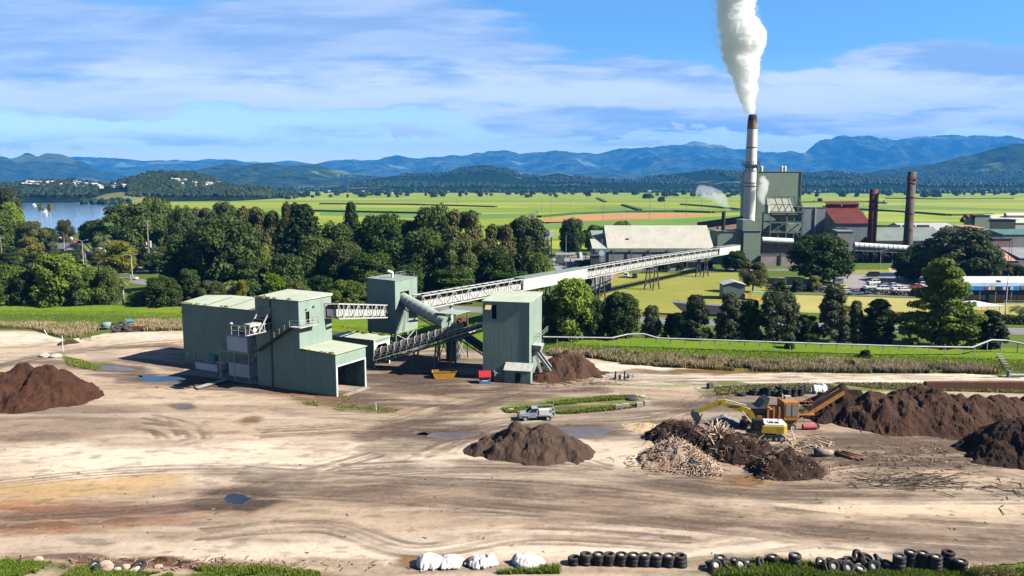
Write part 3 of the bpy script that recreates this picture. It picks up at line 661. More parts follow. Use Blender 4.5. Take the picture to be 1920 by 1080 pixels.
# ================================================================ trees and plants
def leaf_cloud(cent, rad, n, size, seed, up=.35, squash=.8, hang=0.0):
    """leaf clumps: quads scattered over the shells of many small lobes; returns verts, quads, tint"""
    g = np.random.default_rng(seed); cent = np.asarray(cent, float); rad = np.asarray(rad, float)
    k = g.choice(len(cent), n, p=rad ** 2 / (rad ** 2).sum())
    d = g.normal(size=(n, 3)); d[:, 2] += up; d /= np.linalg.norm(d, axis=1)[:, None]
    r = rad[k] * (.5 + .58 * g.random(n) ** .7) + np.abs(g.normal(0, .10, n))
    c = cent[k] + d * r[:, None] * np.array((1, 1, squash))
    nrm = d + g.normal(size=(n, 3)) * .55; nrm[:, 2] += .25; nrm /= np.linalg.norm(nrm, axis=1)[:, None]
    a = np.cross(nrm, g.normal(size=(n, 3))); a /= np.linalg.norm(a, axis=1)[:, None] + 1e-9
    b = np.cross(nrm, a); s = size * (.6 + .8 * g.random(n)); b *= .62
    if hang: a[:, 2] -= hang; 
    a *= s[:, None]; b *= s[:, None]
    V = np.stack([c - a, c - b * .9, c + a, c + b * .9], 1)
    V[:, 1] -= nrm * s[:, None] * .12; V[:, 3] -= nrm * s[:, None] * .12
    tint = (g.random(len(cent))[k] * .6 + g.random(n) * .4)
    Q = np.arange(n * 4).reshape(n, 4)
    return V.reshape(-1, 3), Q, np.repeat(tint, 4)
def mat_leaf(name, a, b, c3, trans=.22, rnd=.33):
    m, t = new_mat(name); tn = t.node('ShaderNodeAttribute', attribute_name='tint').outputs['Fac']
    c = t.mix(t.ss(tn, .1, .55), a, b); c = t.mix(t.ss(tn, .6, .95), c, c3)
    oi = t.node('ShaderNodeObjectInfo').outputs['Random']
    hs = t.node('ShaderNodeHueSaturation', {'Hue': t.lin(oi, 0, 1, .485, .51), 'Saturation': t.lin(oi, 0, 1, .88, 1.1), 'Value': t.lin(t.math('FRACT', t.math('MULTIPLY', oi, 7.31)), 0, 1, 1 - rnd, 1 + rnd), 'Color': c}).outputs[0]
    p = pbsdf(t, color=hs, rough=.6, spec=.25)
    tr = t.node('ShaderNodeBsdfTranslucent', {'Color': t.mix(1.0, hs, (1.1, 1.25, .5), 'MULTIPLY')}).outputs[0]
    out(t, t.node('ShaderNodeMixShader', {0: trans, 1: p, 2: tr}).outputs[0]); return m
L_dark = mat_leaf('leaf_dark', (.026, .052, .008), (.042, .080, .012), (.085, .13, .018))
L_mid = mat_leaf('leaf_mid', (.045, .080, .010), (.080, .122, .016), (.14, .18, .026))
L_light = mat_leaf('leaf_light', (.10, .17, .014), (.17, .24, .022), (.26, .32, .04), .3)
L_olive = mat_leaf('leaf_olive', (.060, .072, .018), (.10, .108, .028), (.16, .155, .045))
L_gold = mat_leaf('leaf_gold', (.13, .14, .02), (.19, .19, .03), (.27, .25, .05))
L_grey = mat_leaf('leaf_grey', (.045, .062, .026), (.075, .095, .042), (.13, .145, .07))
L_black = mat_leaf('leaf_cypress', (.013, .026, .007), (.022, .040, .010), (.045, .070, .015), .1)
L_wood = mat_leaf('leaf_far_wood', (.012, .026, .008), (.018, .036, .011), (.030, .052, .016), .1, .1)
L_palm = mat_leaf('leaf_palm', (.08, .12, .03), (.13, .17, .05), (.22, .22, .10))
m_bark = M('bark', (.20, .17, .14), (.11, .09, .07), rough=.95, scale=2); m_bark2 = M('pale_bark', (.38, .35, .31), (.24, .21, .18), rough=.95, scale=2)
def limbs(mb, base, top, r, cents, rr, n=7):
    base = Vector(base); top = Vector(top); fork = base.lerp(top, .45)
    mid = base.lerp(fork, .5) + Vector((rr.uniform(-.2, .2), rr.uniform(-.2, .2), 0))
    mb.tube(base, mid, r * 1.25, r, 8); mb.tube(mid, fork, r, r * .8, 8)
    for c in rr.sample(list(cents), min(n, len(cents))):
        c = Vector(c); e = fork.lerp(c, .5) + Vector((rr.uniform(-.4, .4), rr.uniform(-.4, .4), rr.uniform(0, .5)))
        mb.tube(fork, e, r * .45, r * .28, 6); mb.tube(e, c, r * .28, r * .08, 5)
PROTO = {}
def proto(key, leafmat, bark, cents, rads, n, size, seed, trunk_top=6.0, tr=.35, limb_n=8, **k):
    """meshes kept in a store; tree() hangs copies of them on a new tree"""
    V, Q, T = leaf_cloud(cents, rads, n, size, seed, **k)
    V[:, 2] = np.maximum(V[:, 2], .15)
    c = np_mesh('crown', V, Q, leafmat, smooth=False, attrs={'tint': T})
    mb = MB(); rr = random.Random(seed); limbs(mb, (0, 0, -.3), (0, 0, trunk_top), tr, [tuple(x) for x in cents], rr, limb_n)
    tk = mb.build('trunk', bark, smooth=True)
    PROTO[key] = (c.data, tk.data)
    bpy.data.objects.remove(c); bpy.data.objects.remove(tk)
def lobes(seed, n, R_, H0, H1, prof, rmin=1.1, rmax=2.1, core=.25):
    """lobe centres filling a crown of 12 m nominal height; prof(t)->radius factor"""
    g = random.Random(seed); C_ = []; Rd = []
    for i in range(n):
        t_ = g.random() ** .8 if g.random() < .5 else g.random(); z = H0 + (H1 - H0) * t_
        a = g.uniform(0, 6.283); rr_ = R_ * prof(t_) * (g.random() ** core)
        C_.append((math.cos(a) * rr_, math.sin(a) * rr_, z)); Rd.append(g.uniform(rmin, rmax))
    return C_, Rd
dome = lambda t: math.sqrt(max(0, 1 - (t * 1.02 - .28) ** 2 / .62)) if t > .1 else .75
c, r = lobes(1, 130, 4.8, 2.0, 10.9, dome, .7, 1.9); proto('fig', L_dark, m_bark2, c, r, 18050, 0.302, 1, 7)
c, r = lobes(2, 95, 4.6, 2.2, 10.8, dome, .7, 2.2); proto('broad', L_mid, m_bark, c, r, 16150, 0.302, 2, 7)
c, r = lobes(3, 46, 4.2, 3.0, 10.8, lambda t: .5 + .55 * math.sin(t * 3.0 + .3), .9, 1.9); proto('open', L_olive, m_bark2, c, r, 9880, 0.274, 3, 7, limb_n=16)
c, r = lobes(4, 85, 4.1, 1.3, 10.9, lambda t: 1.0 - .55 * t, .7, 1.6); proto('bushy', L_dark, m_bark, c, r, 14250, 0.288, 4, 6)
c, r = lobes(5, 100, 4.3, 1.0, 10.8, dome, .6, 1.7); proto('lime', L_light, m_bark, c, r, 14250, 0.302, 5, 6)
c, r = lobes(6, 130, 2.8, .8, 11.4, lambda t: (1.05 - t) ** .65, .45, .85); proto('cone', L_black, m_bark, c, r, 16150, 0.230, 6, 8, up=.5)
c, r = lobes(7, 90, 4.3, 1.2, 10.8, dome, .6, 1.3); proto('grey', L_grey, m_bark2, c, r, 13300, 0.245, 7, 6, limb_n=14)
c, r = lobes(8, 44, 4.0, 1.6, 10.2, dome, 1.0, 2.1); proto('gold', L_gold, m_bark, c, r, 12350, 0.302, 8, 6)
c, r = lobes(10, 75, 5.4, 1.3, 10.4, lambda t: .55 + .5 * math.sin(t * 2.6 + .5), .8, 2.0); proto('mixed', L_mid, m_bark, c, r, 15200, 0.302, 10, 6)
c, r = lobes(12, 110, 2.1, .6, 11.2, lambda t: math.sqrt(max(0, 1 - (t * 1.6 - .6) ** 2)) * 1.0, .5, .9); proto('oval', L_black, m_bark, c, r, 14250, 0.216, 12, 8)
c, r = lobes(13, 120, 3.1, .6, 11.5, lambda t: (1.04 - t) ** .6, .45, 1.0); proto('conifer', L_grey, m_bark, c, r, 14250, 0.230, 13, 8, hang=.2)
# layered tree: flat plates of foliage on spreading limbs
g = random.Random(9); C_ = []; Rd = []
for lv, z in enumerate((1.8, 3.0, 4.4, 5.8, 7.3, 8.8, 10.3, 11.3)):
    Rl = 5.4 * (1 - (z / 13.5) ** 1.8)
    for k in range(int(8 + Rl * 2.2)):
        a = g.uniform(0, 6.28); q = Rl * g.random() ** .45; C_.append((math.cos(a) * q, math.sin(a) * q, z + g.uniform(-.75, .75) - q * .06)); Rd.append(g.uniform(.8, 1.25))
proto('layered', L_light, m_bark, C_, Rd, 17000, .27, 9, 9, squash=.42, limb_n=26)
# bunya / hoop pine: drooping tufted whorls
C_ = []; Rd = []
for k in range(24):
    z = 1.6 + k * .42; Rl = 3.0 * (1 - (z / 12.6) ** 2.2) * (1 + .12 * math.sin(k * 2.1))
    for j in range(7):
        a = j * .9 + k * .55 + g.uniform(-.2, .2)
        for q in (.55, .85, 1.0): C_.append((math.cos(a) * Rl * q, math.sin(a) * Rl * q, z - q * .25 + .25 * q * q)); Rd.append(.42 if q < 1 else .5)
proto('pine', L_black, m_bark2, C_, Rd, 13000, .21, 11, 22, .28, 30, up=.6)
# bare tree
mb = MB(); rr = random.Random(5)
def twig(p, d, L, r, k):
    q = p + d * L; mb.tube(p, q, r, r * .65, 5, cap=False)
    if k:
        for _ in range(3 if k > 1 else 4):
            nd = (d + Vector((rr.uniform(-1, 1), rr.uniform(-1, 1), rr.uniform(-.2, .8))) * .55).normalized(); twig(q, nd, L * rr.uniform(.62, .82), r * .58, k - 1)
twig(Vector((0, 0, -.3)), Vector((0, 0, 1)), 3.4, .3, 5)
bare_me = mb.build('trunk', m_bark2, smooth=True); PROTO['bare'] = (None, bare_me.data); bpy.data.objects.remove(bare_me)
# palms: arching fronds of leaflets
def palm_mesh(seed, H, fr, Lf, droop, skirt=0):
    g = random.Random(seed); V = []; Q = []; T = []
    for i in range(fr):
        a = i * 2.4 + g.uniform(-.2, .2); el = g.uniform(-.1, 1.2); p = Vector((0, 0, H)); d = Vector((math.cos(a) * math.cos(el), math.sin(a) * math.cos(el), math.sin(el)))
        side = Vector((-math.sin(a), math.cos(a), 0)); n = 11; st = Lf / n; tt = g.random()
        for k in range(n):
            q = p + d * st; wl = Lf * .22 * math.sin((k + 1) / (n + 1) * math.pi) + .1
            for sgn in (1, -1):
                for u in (0, .5):
                    o = len(V); b0 = p.lerp(q, u); tip = b0 + side * sgn * wl + d * wl * .45 + Vector((0, 0, -wl * .45))
                    V += [b0, b0 + d * st * .38, tip + d * .05, tip]; Q.append((o, o + 1, o + 2, o + 3)); T += [tt] * 4
            p = q; d = (d + Vector((0, 0, -droop / n * 2.2))).normalized()
    return np.array([tuple(v) for v in V]), np.array(Q), np.array(T)
for key, H, fr, Lf, dr in (('palm', 11, 26, 2.3, 1.3), ('palm_low', 5.5, 26, 3.6, 1.1), ('palm_thick', 8, 34, 3.0, 1.2)):
    V, Q, T = palm_mesh(3, H, fr, Lf, dr); c = np_mesh('crown', V, Q, L_palm, smooth=False, attrs={'tint': T})
    mb = MB().tube((0, 0, -.2), (0, 0, H), .26 if key == 'palm' else .3, .17 if key == 'palm' else .26, 10); tk = mb.build('trunk', m_bark2, smooth=True)
    PROTO[key] = (c.data, tk.data); bpy.data.objects.remove(c); bpy.data.objects.remove(tk)
tree_rng = random.Random(77)
NAMES = {'fig': 'fig_tree', 'broad': 'broadleaf_tree', 'open': 'gum_tree', 'bushy': 'bushy_tree', 'lime': 'leafy_tree', 'cone': 'cypress_tree', 'grey': 'grey_leaf_tree', 'gold': 'yellow_leaf_tree',
         'mixed': 'rain_tree', 'oval': 'clipped_cypress', 'conifer': 'conifer_tree', 'layered': 'spreading_tree', 'pine': 'bunya_pine', 'bare': 'bare_tree', 'palm': 'palm_tree', 'palm_low': 'palm_tree', 'palm_thick': 'palm_tree'}
NOMW = {'fig': 12.4, 'broad': 12.4, 'open': 11.2, 'bushy': 10.2, 'lime': 11, 'cone': 6.6, 'grey': 10.6, 'gold': 11, 'mixed': 13, 'oval': 5.6, 'conifer': 7.8, 'layered': 12.0, 'pine': 6.8, 'bare': 9, 'palm': 5.0, 'palm_low': 7, 'palm_thick': 6}
NOMH = {'palm': 12.5, 'palm_low': 8.0, 'palm_thick': 10.5, 'bare': 12.5, 'pine': 12.2}
def tree(kind, px, py, top, wpx, label, group=None, cat='tree', rz=None, z0=0.0):
    """stands on the ground seen at (px, py); top and width as seen there"""
    p = G(px, py, z0); D = p.y * CP + (CH - z0) * SP
    H = max(1.0, zat(top, p.y) - z0); W = wpx / F * D
    o = empty(NAMES[kind], (p.x, p.y, z0), tree_rng.uniform(0, 6.28) if rz is None else rz, label, cat, group)
    s = (W / NOMW[kind], W / NOMW[kind], H / NOMH.get(kind, 12.4)); o.scale = s
    cm, tm = PROTO[kind]
    if cm is not None: link(bpy.data.objects.new('crown', cm), o)
    link(bpy.data.objects.new('trunk', tm), o); return o
TREES = [
 # left row beside the road, just behind the grass bank
 ('broad', 12, 578, 492, 95, 'dull green tree cut by the left picture edge behind the grass bank'),
 ('bushy', 52, 578, 505, 60, 'dark narrow bushy tree second from the left edge behind the bank'),
 ('lime', 112, 577, 470, 105, 'large bright green feathery tree behind the grass bank at left'),
 ('lime', 70, 579, 557, 14, 'tiny sapling standing alone in the gap of the left tree row'),
 ('mixed', 168, 577, 500, 78, 'mid green tree right of the large feathery tree on the bank'),
 ('broad', 205, 576, 498, 50, 'tall narrow green tree beside the drooping palm'),
 ('palm_thick', 232, 572, 512, 46, 'drooping palm in the left tree row near the road bend'),
 ('lime', 258, 578, 545, 44, 'low pale green shrub right of the drooping palm'),
 ('fig', 306, 580, 516, 78, 'round dark tree before the road bend behind the bank'),
 ('bushy', 358, 572, 500, 52, 'upright green tree at the corner behind the big shed'),
 ('mixed', 398, 572, 522, 56, 'low rounded tree behind the big shed roof'),
 ('palm_low', 432, 570, 520, 44, 'feathery palm rising behind the big shed roof'),
 ('gold', 456, 572, 521, 30, 'yellow green bushy tree at the end of the shed roof'),
 ('lime', 516, 572, 510, 52, 'bright green rounded shrub tree above the tall transfer tower roof'),
 ('broad', 556, 575, 524, 44, 'small green tree behind the tall cladded tower roof'),
 ('bushy', 606, 580, 512, 62, 'dark green tree over the short conveyor bridge'),
 ('mixed', 650, 584, 520, 78, 'fresh green tree left of the middle tower'),
 ('broad', 704, 580, 508, 70, 'green tree hidden partly by the middle tower'),
 ('bushy', 745, 575, 505, 60, 'dark tree behind the roof of the middle tower'),
 # the dense grove behind the road
 ('fig', 350, 548, 436, 96, 'dark green tree at the left flank of the great fig'),
 ('fig', 430, 552, 402, 150, 'great dark glossy fig, largest crown of the left grove'),
 ('fig', 395, 546, 418, 110, 'dark green fig crown between the power poles and the great fig'),
 ('lime', 492, 552, 452, 60, 'light green tree standing at the right foot of the great fig'),
 ('open', 470, 520, 378, 74, 'olive gum rising behind the great fig'),
 ('open', 548, 520, 369, 50, 'tall slender gum left of the first bunya pine'),
 ('open', 505, 520, 385, 60, 'thin crowned gum between the great fig and the slender gum'),
 ('pine', 572, 535, 377, 92, 'broad bunya pine with dark tufted whorls, left one of two'),
 ('pine', 661, 522, 373, 46, 'slim pointed bunya pine against the cane fields, right one of two'),
 ('fig', 636, 532, 412, 90, 'dark round tree between the two bunya pines'),
 ('broad', 598, 550, 440, 90, 'shaded dark tree below the broad bunya pine'),
 ('palm_thick', 592, 548, 466, 40, 'palm with dry hanging fronds amid the dark grove'),
 ('fig', 716, 540, 395, 118, 'wide domed tree right of the slim bunya pine'),
 ('broad', 650, 552, 448, 80, 'green lobed tree in front of the grove below the slim pine'),
 ('fig', 700, 556, 470, 110, 'mid green tree low in front of the domed tree'),
 ('grey', 762, 530, 404, 60, 'greyish thin leaved tree right of the domed tree'),
 ('fig', 812, 530, 379, 100, 'flat topped dark tree highest of the middle grove'),
 ('open', 868, 530, 384, 90, 'sparse olive gum leaning at the right of the flat topped tree'),
 ('broad', 795, 552, 425, 100, 'olive green tree in the middle of the grove'),
 ('gold', 895, 545, 440, 74, 'yellowish tree in front of the leaning gum'),
 ('mixed', 850, 556, 440, 100, 'broad shaded tree above the start of the long conveyor'),
 ('fig', 985, 535, 402, 104, 'large dark rounded tree at the right end of the grove'),
 ('open', 935, 540, 412, 76, 'olive tree left of the dark rounded tree at the grove end'),
 ('fig', 928, 556, 462, 84, 'dark tree low behind the long conveyor'),
 ('broad', 1005, 552, 470, 66, 'green tree at the foot of the grove end beside the mill yard'),
 ('bare', 992, 500, 376, 54, 'leafless tree standing over the grove against the fields'),
 ('bushy', 765, 566, 490, 90, 'dark shaded undergrowth tree behind the middle tower'), ('bushy', 850, 566, 500, 110, 'dark undergrowth tree right of the middle tower'), ('bushy', 955, 562, 505, 110, 'dark undergrowth tree above the enclosed conveyor gallery'),
 ('bushy', 540, 562, 470, 90, 'shady dense tree under the tall gum of the grove'), ('bushy', 470, 562, 480, 80, 'shady dense tree low at the foot of the great fig'),
 # behind the grove at left
 ('mixed', 243, 478, 374, 130, 'huge wide fig with pale limbs beside the river bend'),
 ('fig', 178, 474, 410, 60, 'dark tree at the left flank of the huge wide fig'),
 ('open', 124, 470, 408, 36, 'two tiered slender tree standing before the river'),
 ('fig', 92, 472, 425, 42, 'small round green tree on the near river shore'),
 ('palm', 82, 462, 376, 15, 'left one of the two tall palms before the river'),
 ('palm', 99, 466, 376, 15, 'right one of the two tall palms before the river'),
 ('palm', 337, 470, 379, 17, 'tall palm left of the pole line above the grove'),
 ('grey', 20, 462, 344, 58, 'grey green tree high on the river bank at the left edge'),
 ('lime', 28, 470, 375, 52, 'rounded light green tree on the river bank at left'),
 ('mixed', -8, 480, 392, 90, 'dark tree cut by the left edge above the white roofed house'),
 ('open', 62, 478, 410, 56, 'yellow brown tree right of the bank trees by the river'),
 ('gold', 60, 492, 440, 50, 'brownish bamboo like clump behind the white roofed house'),
 ('mixed', 300, 470, 362, 70, 'dark green tree beyond the huge wide fig'),
 ('fig', 345, 480, 384, 60, 'dark tree beneath the single tall palm'),
 ('gold', 228, 512, 446, 66, 'yellow orange leaved tree by the footpath left of the big pole'),
 ('fig', 280, 506, 456, 50, 'dark green tree right of the yellow leaved tree'),
 ('open', 185, 508, 462, 40, 'pale twiggy tree among the roofs at left'),
 ('palm_low', 160, 492, 450, 34, 'low bushy palm beside the red roofed house'),
 ('palm_low', 195, 485, 434, 44, 'palm clump below the huge wide fig'),
 ('open', 312, 512, 458, 40, 'thin tree behind the big timber power pole'),
 ('mixed', 420, 465, 372, 66, 'olive green tree behind the great fig'), ('open', 380, 462, 384, 50, 'thin tree beyond the great fig at its left'),
 ('fig', 300, 512, 470, 60, 'dark tree right beside the footpath end'), ('bushy', 20, 505, 470, 50, 'low hedge tree left of the white roofed house front'),
 ('bushy', 75, 507, 473, 70, 'hedge like tree line before the white roofed house'), ('bushy', 130, 508, 468, 60, 'dark hedge tree beside the lamp post at left'), ('grey', 100, 490, 452, 30, 'small grey tree beside the white roofed house'),
 # right of the near towers, along the pipeline
 ('lime', 1072, 640, 517, 100, 'bright green rounded tree right of the nearest tower'),
 ('broad', 1024, 640, 548, 50, 'green tree half hidden behind the nearest tower'),
 ('fig', 1112, 640, 556, 60, 'dark tree between the bright rounded tree and the dark round one'),
 ('fig', 1162, 640, 544, 84, 'dense dark round tree behind the raised pipe bend'),
 ('grey', 1221, 637, 568, 44, 'small lollipop shaped tree with bare stem behind the pipe'),
 ('cone', 1256, 640, 588, 38, 'small dark shrub right of the lollipop shaped tree'),
 ('conifer', 1303, 642, 549, 78, 'leafy pointed tree before the steel hopper'),
 ('bushy', 1276, 642, 580, 50, 'dark low tree left of the leafy pointed tree'),
 ('conifer', 1366, 644, 545, 74, 'dark pointed tree before the grey garden shed'),
 ('bushy', 1402, 644, 556, 56, 'glossy green tree behind the pipe, left of the grey conifer'),
 ('grey', 1456, 646, 538, 100, 'wide grey green conifer by the pipeline'),
 ('conifer', 1560, 648, 527, 82, 'tall grey green pointed conifer, highest of the pipeline row'),
 ('bushy', 1512, 648, 588, 56, 'dark low tree between the grey conifers'),
 ('conifer', 1602, 648, 560, 48, 'narrow grey conifer left of the black cypress'),
 ('oval', 1644, 649, 555, 66, 'almost black cypress beside the bowling lawn'),
 ('layered', 1762, 652, 484, 162, 'big spreading tree with bright green flat plates of leaves'),
 ('oval', 1857, 662, 577, 56, 'dark oval clipped cypress right of the spreading tree'),
 ('palm_low', 1912, 604, 570, 52, 'short palm by the bowling lawn at the right edge'),
 ('bushy', 1480, 660, 628, 22, 'low round bush at the foot of the pipe fence'), ('bushy', 1622, 671, 655, 26, 'scrubby bush at the edge of the reeds'),
 # around the mill
 ('fig', 1536, 530, 436, 132, 'big dense dark tree in front of the mill boilers'),
 ('mixed', 1735, 528, 455, 90, 'dark left part tree before the twin brown chimneys'),
 ('grey', 1795, 530, 418, 150, 'huge grey green spreading tree before the mill sheds'),
 ('fig', 1835, 532, 455, 90, 'dark tree under the huge spreading tree at its right'),
 ('open', 1412, 548, 487, 62, 'olive tree between the garden sheds and the mill enclosure'),
 ('fig', 1378, 508, 468, 54, 'dark tree under the end of the long conveyor'),
 ('fig', 1072, 480, 406, 56, 'large round tree left of the long storage shed'),
 ('mixed', 1118, 470, 418, 60, 'dark tree behind the left end of the long storage shed'),
 ('broad', 1165, 455, 413, 44, 'low tree rising over the ridge of the storage shed'),
 ('lime', 1212, 498, 461, 34, 'light green tree before the storage shed wall'), ('lime', 1180, 496, 475, 24, 'small tree before the storage shed wall'),
 ('bushy', 1245, 509, 490, 28, 'low dark bush behind the long conveyor leg'), ('bushy', 1275, 508, 492, 18, 'small round bush below the long conveyor'),
 ('gold', 1524, 546, 514, 30, 'small bright yellow green tree beside the blue cars'),
 ('bushy', 1494, 548, 522, 26, 'low shrub before the green garden sheds'), ('bushy', 1465, 545, 524, 22, 'brown shrub between the garden sheds'),
 ('bushy', 1905, 522, 494, 50, 'dark round bush behind the blue shop'), ('open', 1880, 522, 490, 40, 'olive tree behind the blue shop roof'), ('fig', 1700, 528, 470, 60, 'dark tree at the edge of the car park'),
]
for k_ in TREES: tree(*k_)
# distant farm trees scattered over the plain: alike at this distance
tg = random.Random(4); GR = 'distant trees dotted along the edge of the cane plain'
LB = 'distant dark tree, one of many lining the far edge of the cane plain'
n_far = 0
for i in range(235):
    px = tg.uniform(240, 1930); py = tg.choice((362.5, 363.5, 365, 366, 367.5, 369.5)) + tg.uniform(-.5, .5)
    if px < 560 or tg.random() < .55: py += tg.uniform(0, 1.0)
    if 1130 < px < 1220 and py > 366: continue
    h = tg.uniform(8, 17); D = G(px, py).y; top = py - h / D * F * 1.0
    tree(tg.choice(('fig', 'fig', 'mixed', 'broad', 'bushy')), px, py, top, tg.uniform(9, 22) / D * F, LB, GR)
for px, py, top, wd in ((1215, 373, 362, 24), (1240, 379, 368, 16), (1190, 366, 358, 14), (745, 371, 363, 6), (586, 371, 365, 8), (620, 370, 364, 8), (1537, 379, 371, 11), (1657, 380, 376, 4), (652, 371, 363, 5), (1526, 378, 376, 4), (570, 371, 362, 10)):
    tree('fig', px, py, top, wd, LB, GR)
# far woodland that reads as one mass
def woodland(name, areas, seed, mat, label):
    g = np.random.default_rng(seed); V = []; Q = []; T = []; o = 0
    n = 7; th = np.arange(n) * 2 * math.pi / n
    for (px0, px1, py0, py1, cnt, h0, h1) in areas:
        for _ in range(cnt):
            p = G(g.uniform(px0, px1), g.uniform(py0, py1)); h = g.uniform(h0, h1); rr_ = h * g.uniform(.4, .75); tt = g.random()
            for k, (rf, hf) in enumerate(((.75, 0), (1.0, .35), (.8, .72), (.35, .95), (.02, 1.0))):
                j = g.uniform(.75, 1.2, n); V.append(np.stack([p.x + np.cos(th) * rr_ * rf * j, p.y + np.sin(th) * rr_ * rf * j, np.full(n, h * hf) * g.uniform(.9, 1.08, n)], 1)); T += [tt] * n
            for k in range(4):
                for i in range(n): Q.append((o + k * n + i, o + k * n + (i + 1) % n, o + (k + 1) * n + (i + 1) % n, o + (k + 1) * n + i))
            o += 5 * n
    return tag(np_mesh(name, np.concatenate(V), np.array(Q), mat, smooth=False, attrs={'tint': np.array(T)}), label, 'woodland', kind='stuff')
woodland('woodland', [(-100, 1980, 356.6, 359.5, 1500, 12, 24), (640, 1980, 359.5, 361.5, 500, 10, 18), (-100, 560, 359.5, 369, 700, 8, 16), (1480, 1980, 358, 363, 350, 10, 18), (-80, 40, 350, 372, 0, 8, 12), (120, 300, 368, 372, 60, 7, 13), (150, 250, 372, 384, 60, 6, 12), (280, 560, 369, 374, 110, 6, 12)], 3, L_wood, 'far wooded belt across the valley below the hills')
# ================================================================ the green cladded plant in the yard
def mat_clad(name, a, b, seam=.76, dirt=.35, rust=0.0, ax=(1, 1, 0)):
    m, t = new_mat(name); co = t.node('ShaderNodeTexCoord').outputs['Object']
    x, y, z = t.sep(co)[:3]; s = t.math('ADD', t.math('MULTIPLY', x, ax[0]), t.math('MULTIPLY', y, ax[1]))
    if ax[2]: s = t.math('ADD', s, t.math('MULTIPLY', z, ax[2]))
    fr = t.math('FRACT', t.math('DIVIDE', s, seam)); ln = t.math('ADD', t.ss(fr, .06, .0), t.ss(fr, .94, 1.0), clamp=True)
    pid = t.math('FLOOR', t.math('DIVIDE', s, seam)); pn = t.node('ShaderNodeTexWhiteNoise', {'W': pid}, noise_dimensions='1D').outputs['Value']
    c = t.mix(pn, a, tuple(q * .86 + r_ * .14 for q, r_ in zip(a, b)))
    c = t.mix(t.ss(t.noise(co, .22, 5, .6), .35, .7, 0, .8), c, b)
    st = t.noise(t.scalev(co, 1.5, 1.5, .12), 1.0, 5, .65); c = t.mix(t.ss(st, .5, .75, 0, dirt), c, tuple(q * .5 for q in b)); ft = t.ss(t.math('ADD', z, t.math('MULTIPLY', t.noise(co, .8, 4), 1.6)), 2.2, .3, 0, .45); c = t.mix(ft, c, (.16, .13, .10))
    if rust: c = t.mix(t.ss(t.noise(t.scalev(co, 1.2, 1.2, .3), 1.0, 6, .7), .56, .68, 0, rust), c, (.20, .075, .03))
    c = t.mix(t.math('MULTIPLY', ln, .22), c, tuple(q * .45 for q in a))
    rib = t.math('SINE', t.math('MULTIPLY', s, 6.283 / .19))
    out(t, pbsdf(t, color=c, rough=.55, spec=.35, normal=t.bump(t.math('ADD', rib, t.math('MULTIPLY', ln, 2)), .25, .02))); return m
c_green = mat_clad('green_cladding', (.27, .36, .305), (.225, .30, .255), dirt=.38)
c_roof = mat_clad('pale_roof_sheet', (.52, .57, .45), (.44, .48, .36), ax=(0, 1, 0), dirt=.4)
c_roof2 = mat_clad('pale_roof_sheet_cross', (.52, .57, .45), (.42, .46, .34), ax=(1, 0, 0), dirt=.45)
m_trim = M('galvanised_steel', (.56, .58, .55), (.42, .43, .41), rough=.5, metal=.05, scale=1.5, streak=.4)
m_white = M('white_paint', (.80, .81, .80), (.68, .68, .66), rough=.6, scale=.8, streak=.5)
m_cabw = M('cabin_white', (.86, .88, .92), (.78, .80, .84), rough=.6, scale=.5)
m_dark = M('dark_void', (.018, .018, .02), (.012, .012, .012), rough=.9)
m_black = M('black_rubber', (.022, .022, .024), (.035, .033, .032), rough=.8, scale=2)
m_dsteel = M('dark_steel', (.075, .085, .08), (.05, .05, .045), rough=.6, scale=1.5, streak=.5)
m_gsteel = M('green_steel', (.16, .21, .17), (.12, .16, .13), rough=.6, scale=1.5, streak=.4)
m_rust = M('rusty_steel', (.17, .075, .04), (.10, .05, .03), rough=.9, scale=2)
m_hood = M('conveyor_hood', (.20, .18, .17), (.14, .12, .11), rough=.7, scale=1.2, streak=.5)
m_tubegr = M('pale_green_sheet', (.42, .50, .43), (.34, .41, .35), rough=.5, scale=.8, streak=.6)
m_glass = M('dark_glass', (.02, .025, .03), rough=.1, spec=.8)
m_belt = M('belt_cover_white', (.62, .64, .60), (.50, .52, .48), rough=.6, scale=1, streak=.5)
m_moss = L_gold
AA = R(62); UU = Vector((math.cos(AA), math.sin(AA), 0)); VV_ = Vector((-math.sin(AA), math.cos(AA), 0))
def block_root(name, p, a, label, cat='building', group=None): return empty(name, p, a, label, cat, group)
def rect_wall(mb, axis, c, a0, a1, z0, z1, th=.12, holes=()):
    """upright wall slab in plane axis=c with rectangular holes (a0,a1,z0,z1)"""
    def bx(p, q, r_, s):
        if q - p < 1e-3 or s - r_ < 1e-3: return
        if axis == 'x': mb.box(c, p, r_, c + th, q, s)
        else: mb.box(p, c, r_, q, c + th, s)
    if not holes: bx(a0, a1, z0, z1); return
    h = holes[0]; rest = holes[1:]
    bx(a0, h[0], z0, z1); rect_wall(mb, axis, c, h[0], h[1], z0, h[2], th) ; rect_wall(mb, axis, c, h[0], h[1], h[3], z1, th)
    rect_wall(mb, axis, c, h[1], a1, z0, z1, th, rest) if rest else bx(h[1], a1, z0, z1)
def shell(root, Lu, Lv, z0, z1, mat, holes_y=(), holes_x=(), slope=0.0):
    """four walls; y=0 wall faces right, x=0 wall faces the near left; top falls by slope along y"""
    mb = MB(); rect_wall(mb, 'x', 0, 0, Lv, z0, z1, holes=holes_x); rect_wall(mb, 'x', Lu - .12, 0, Lv, z0, z1)
    rect_wall(mb, 'y', 0, .12, Lu - .12, z0, z1, holes=holes_y); rect_wall(mb, 'y', Lv - .12, .12, Lu - .12, z0, z1)
    return mb.build('wall', mat, root)
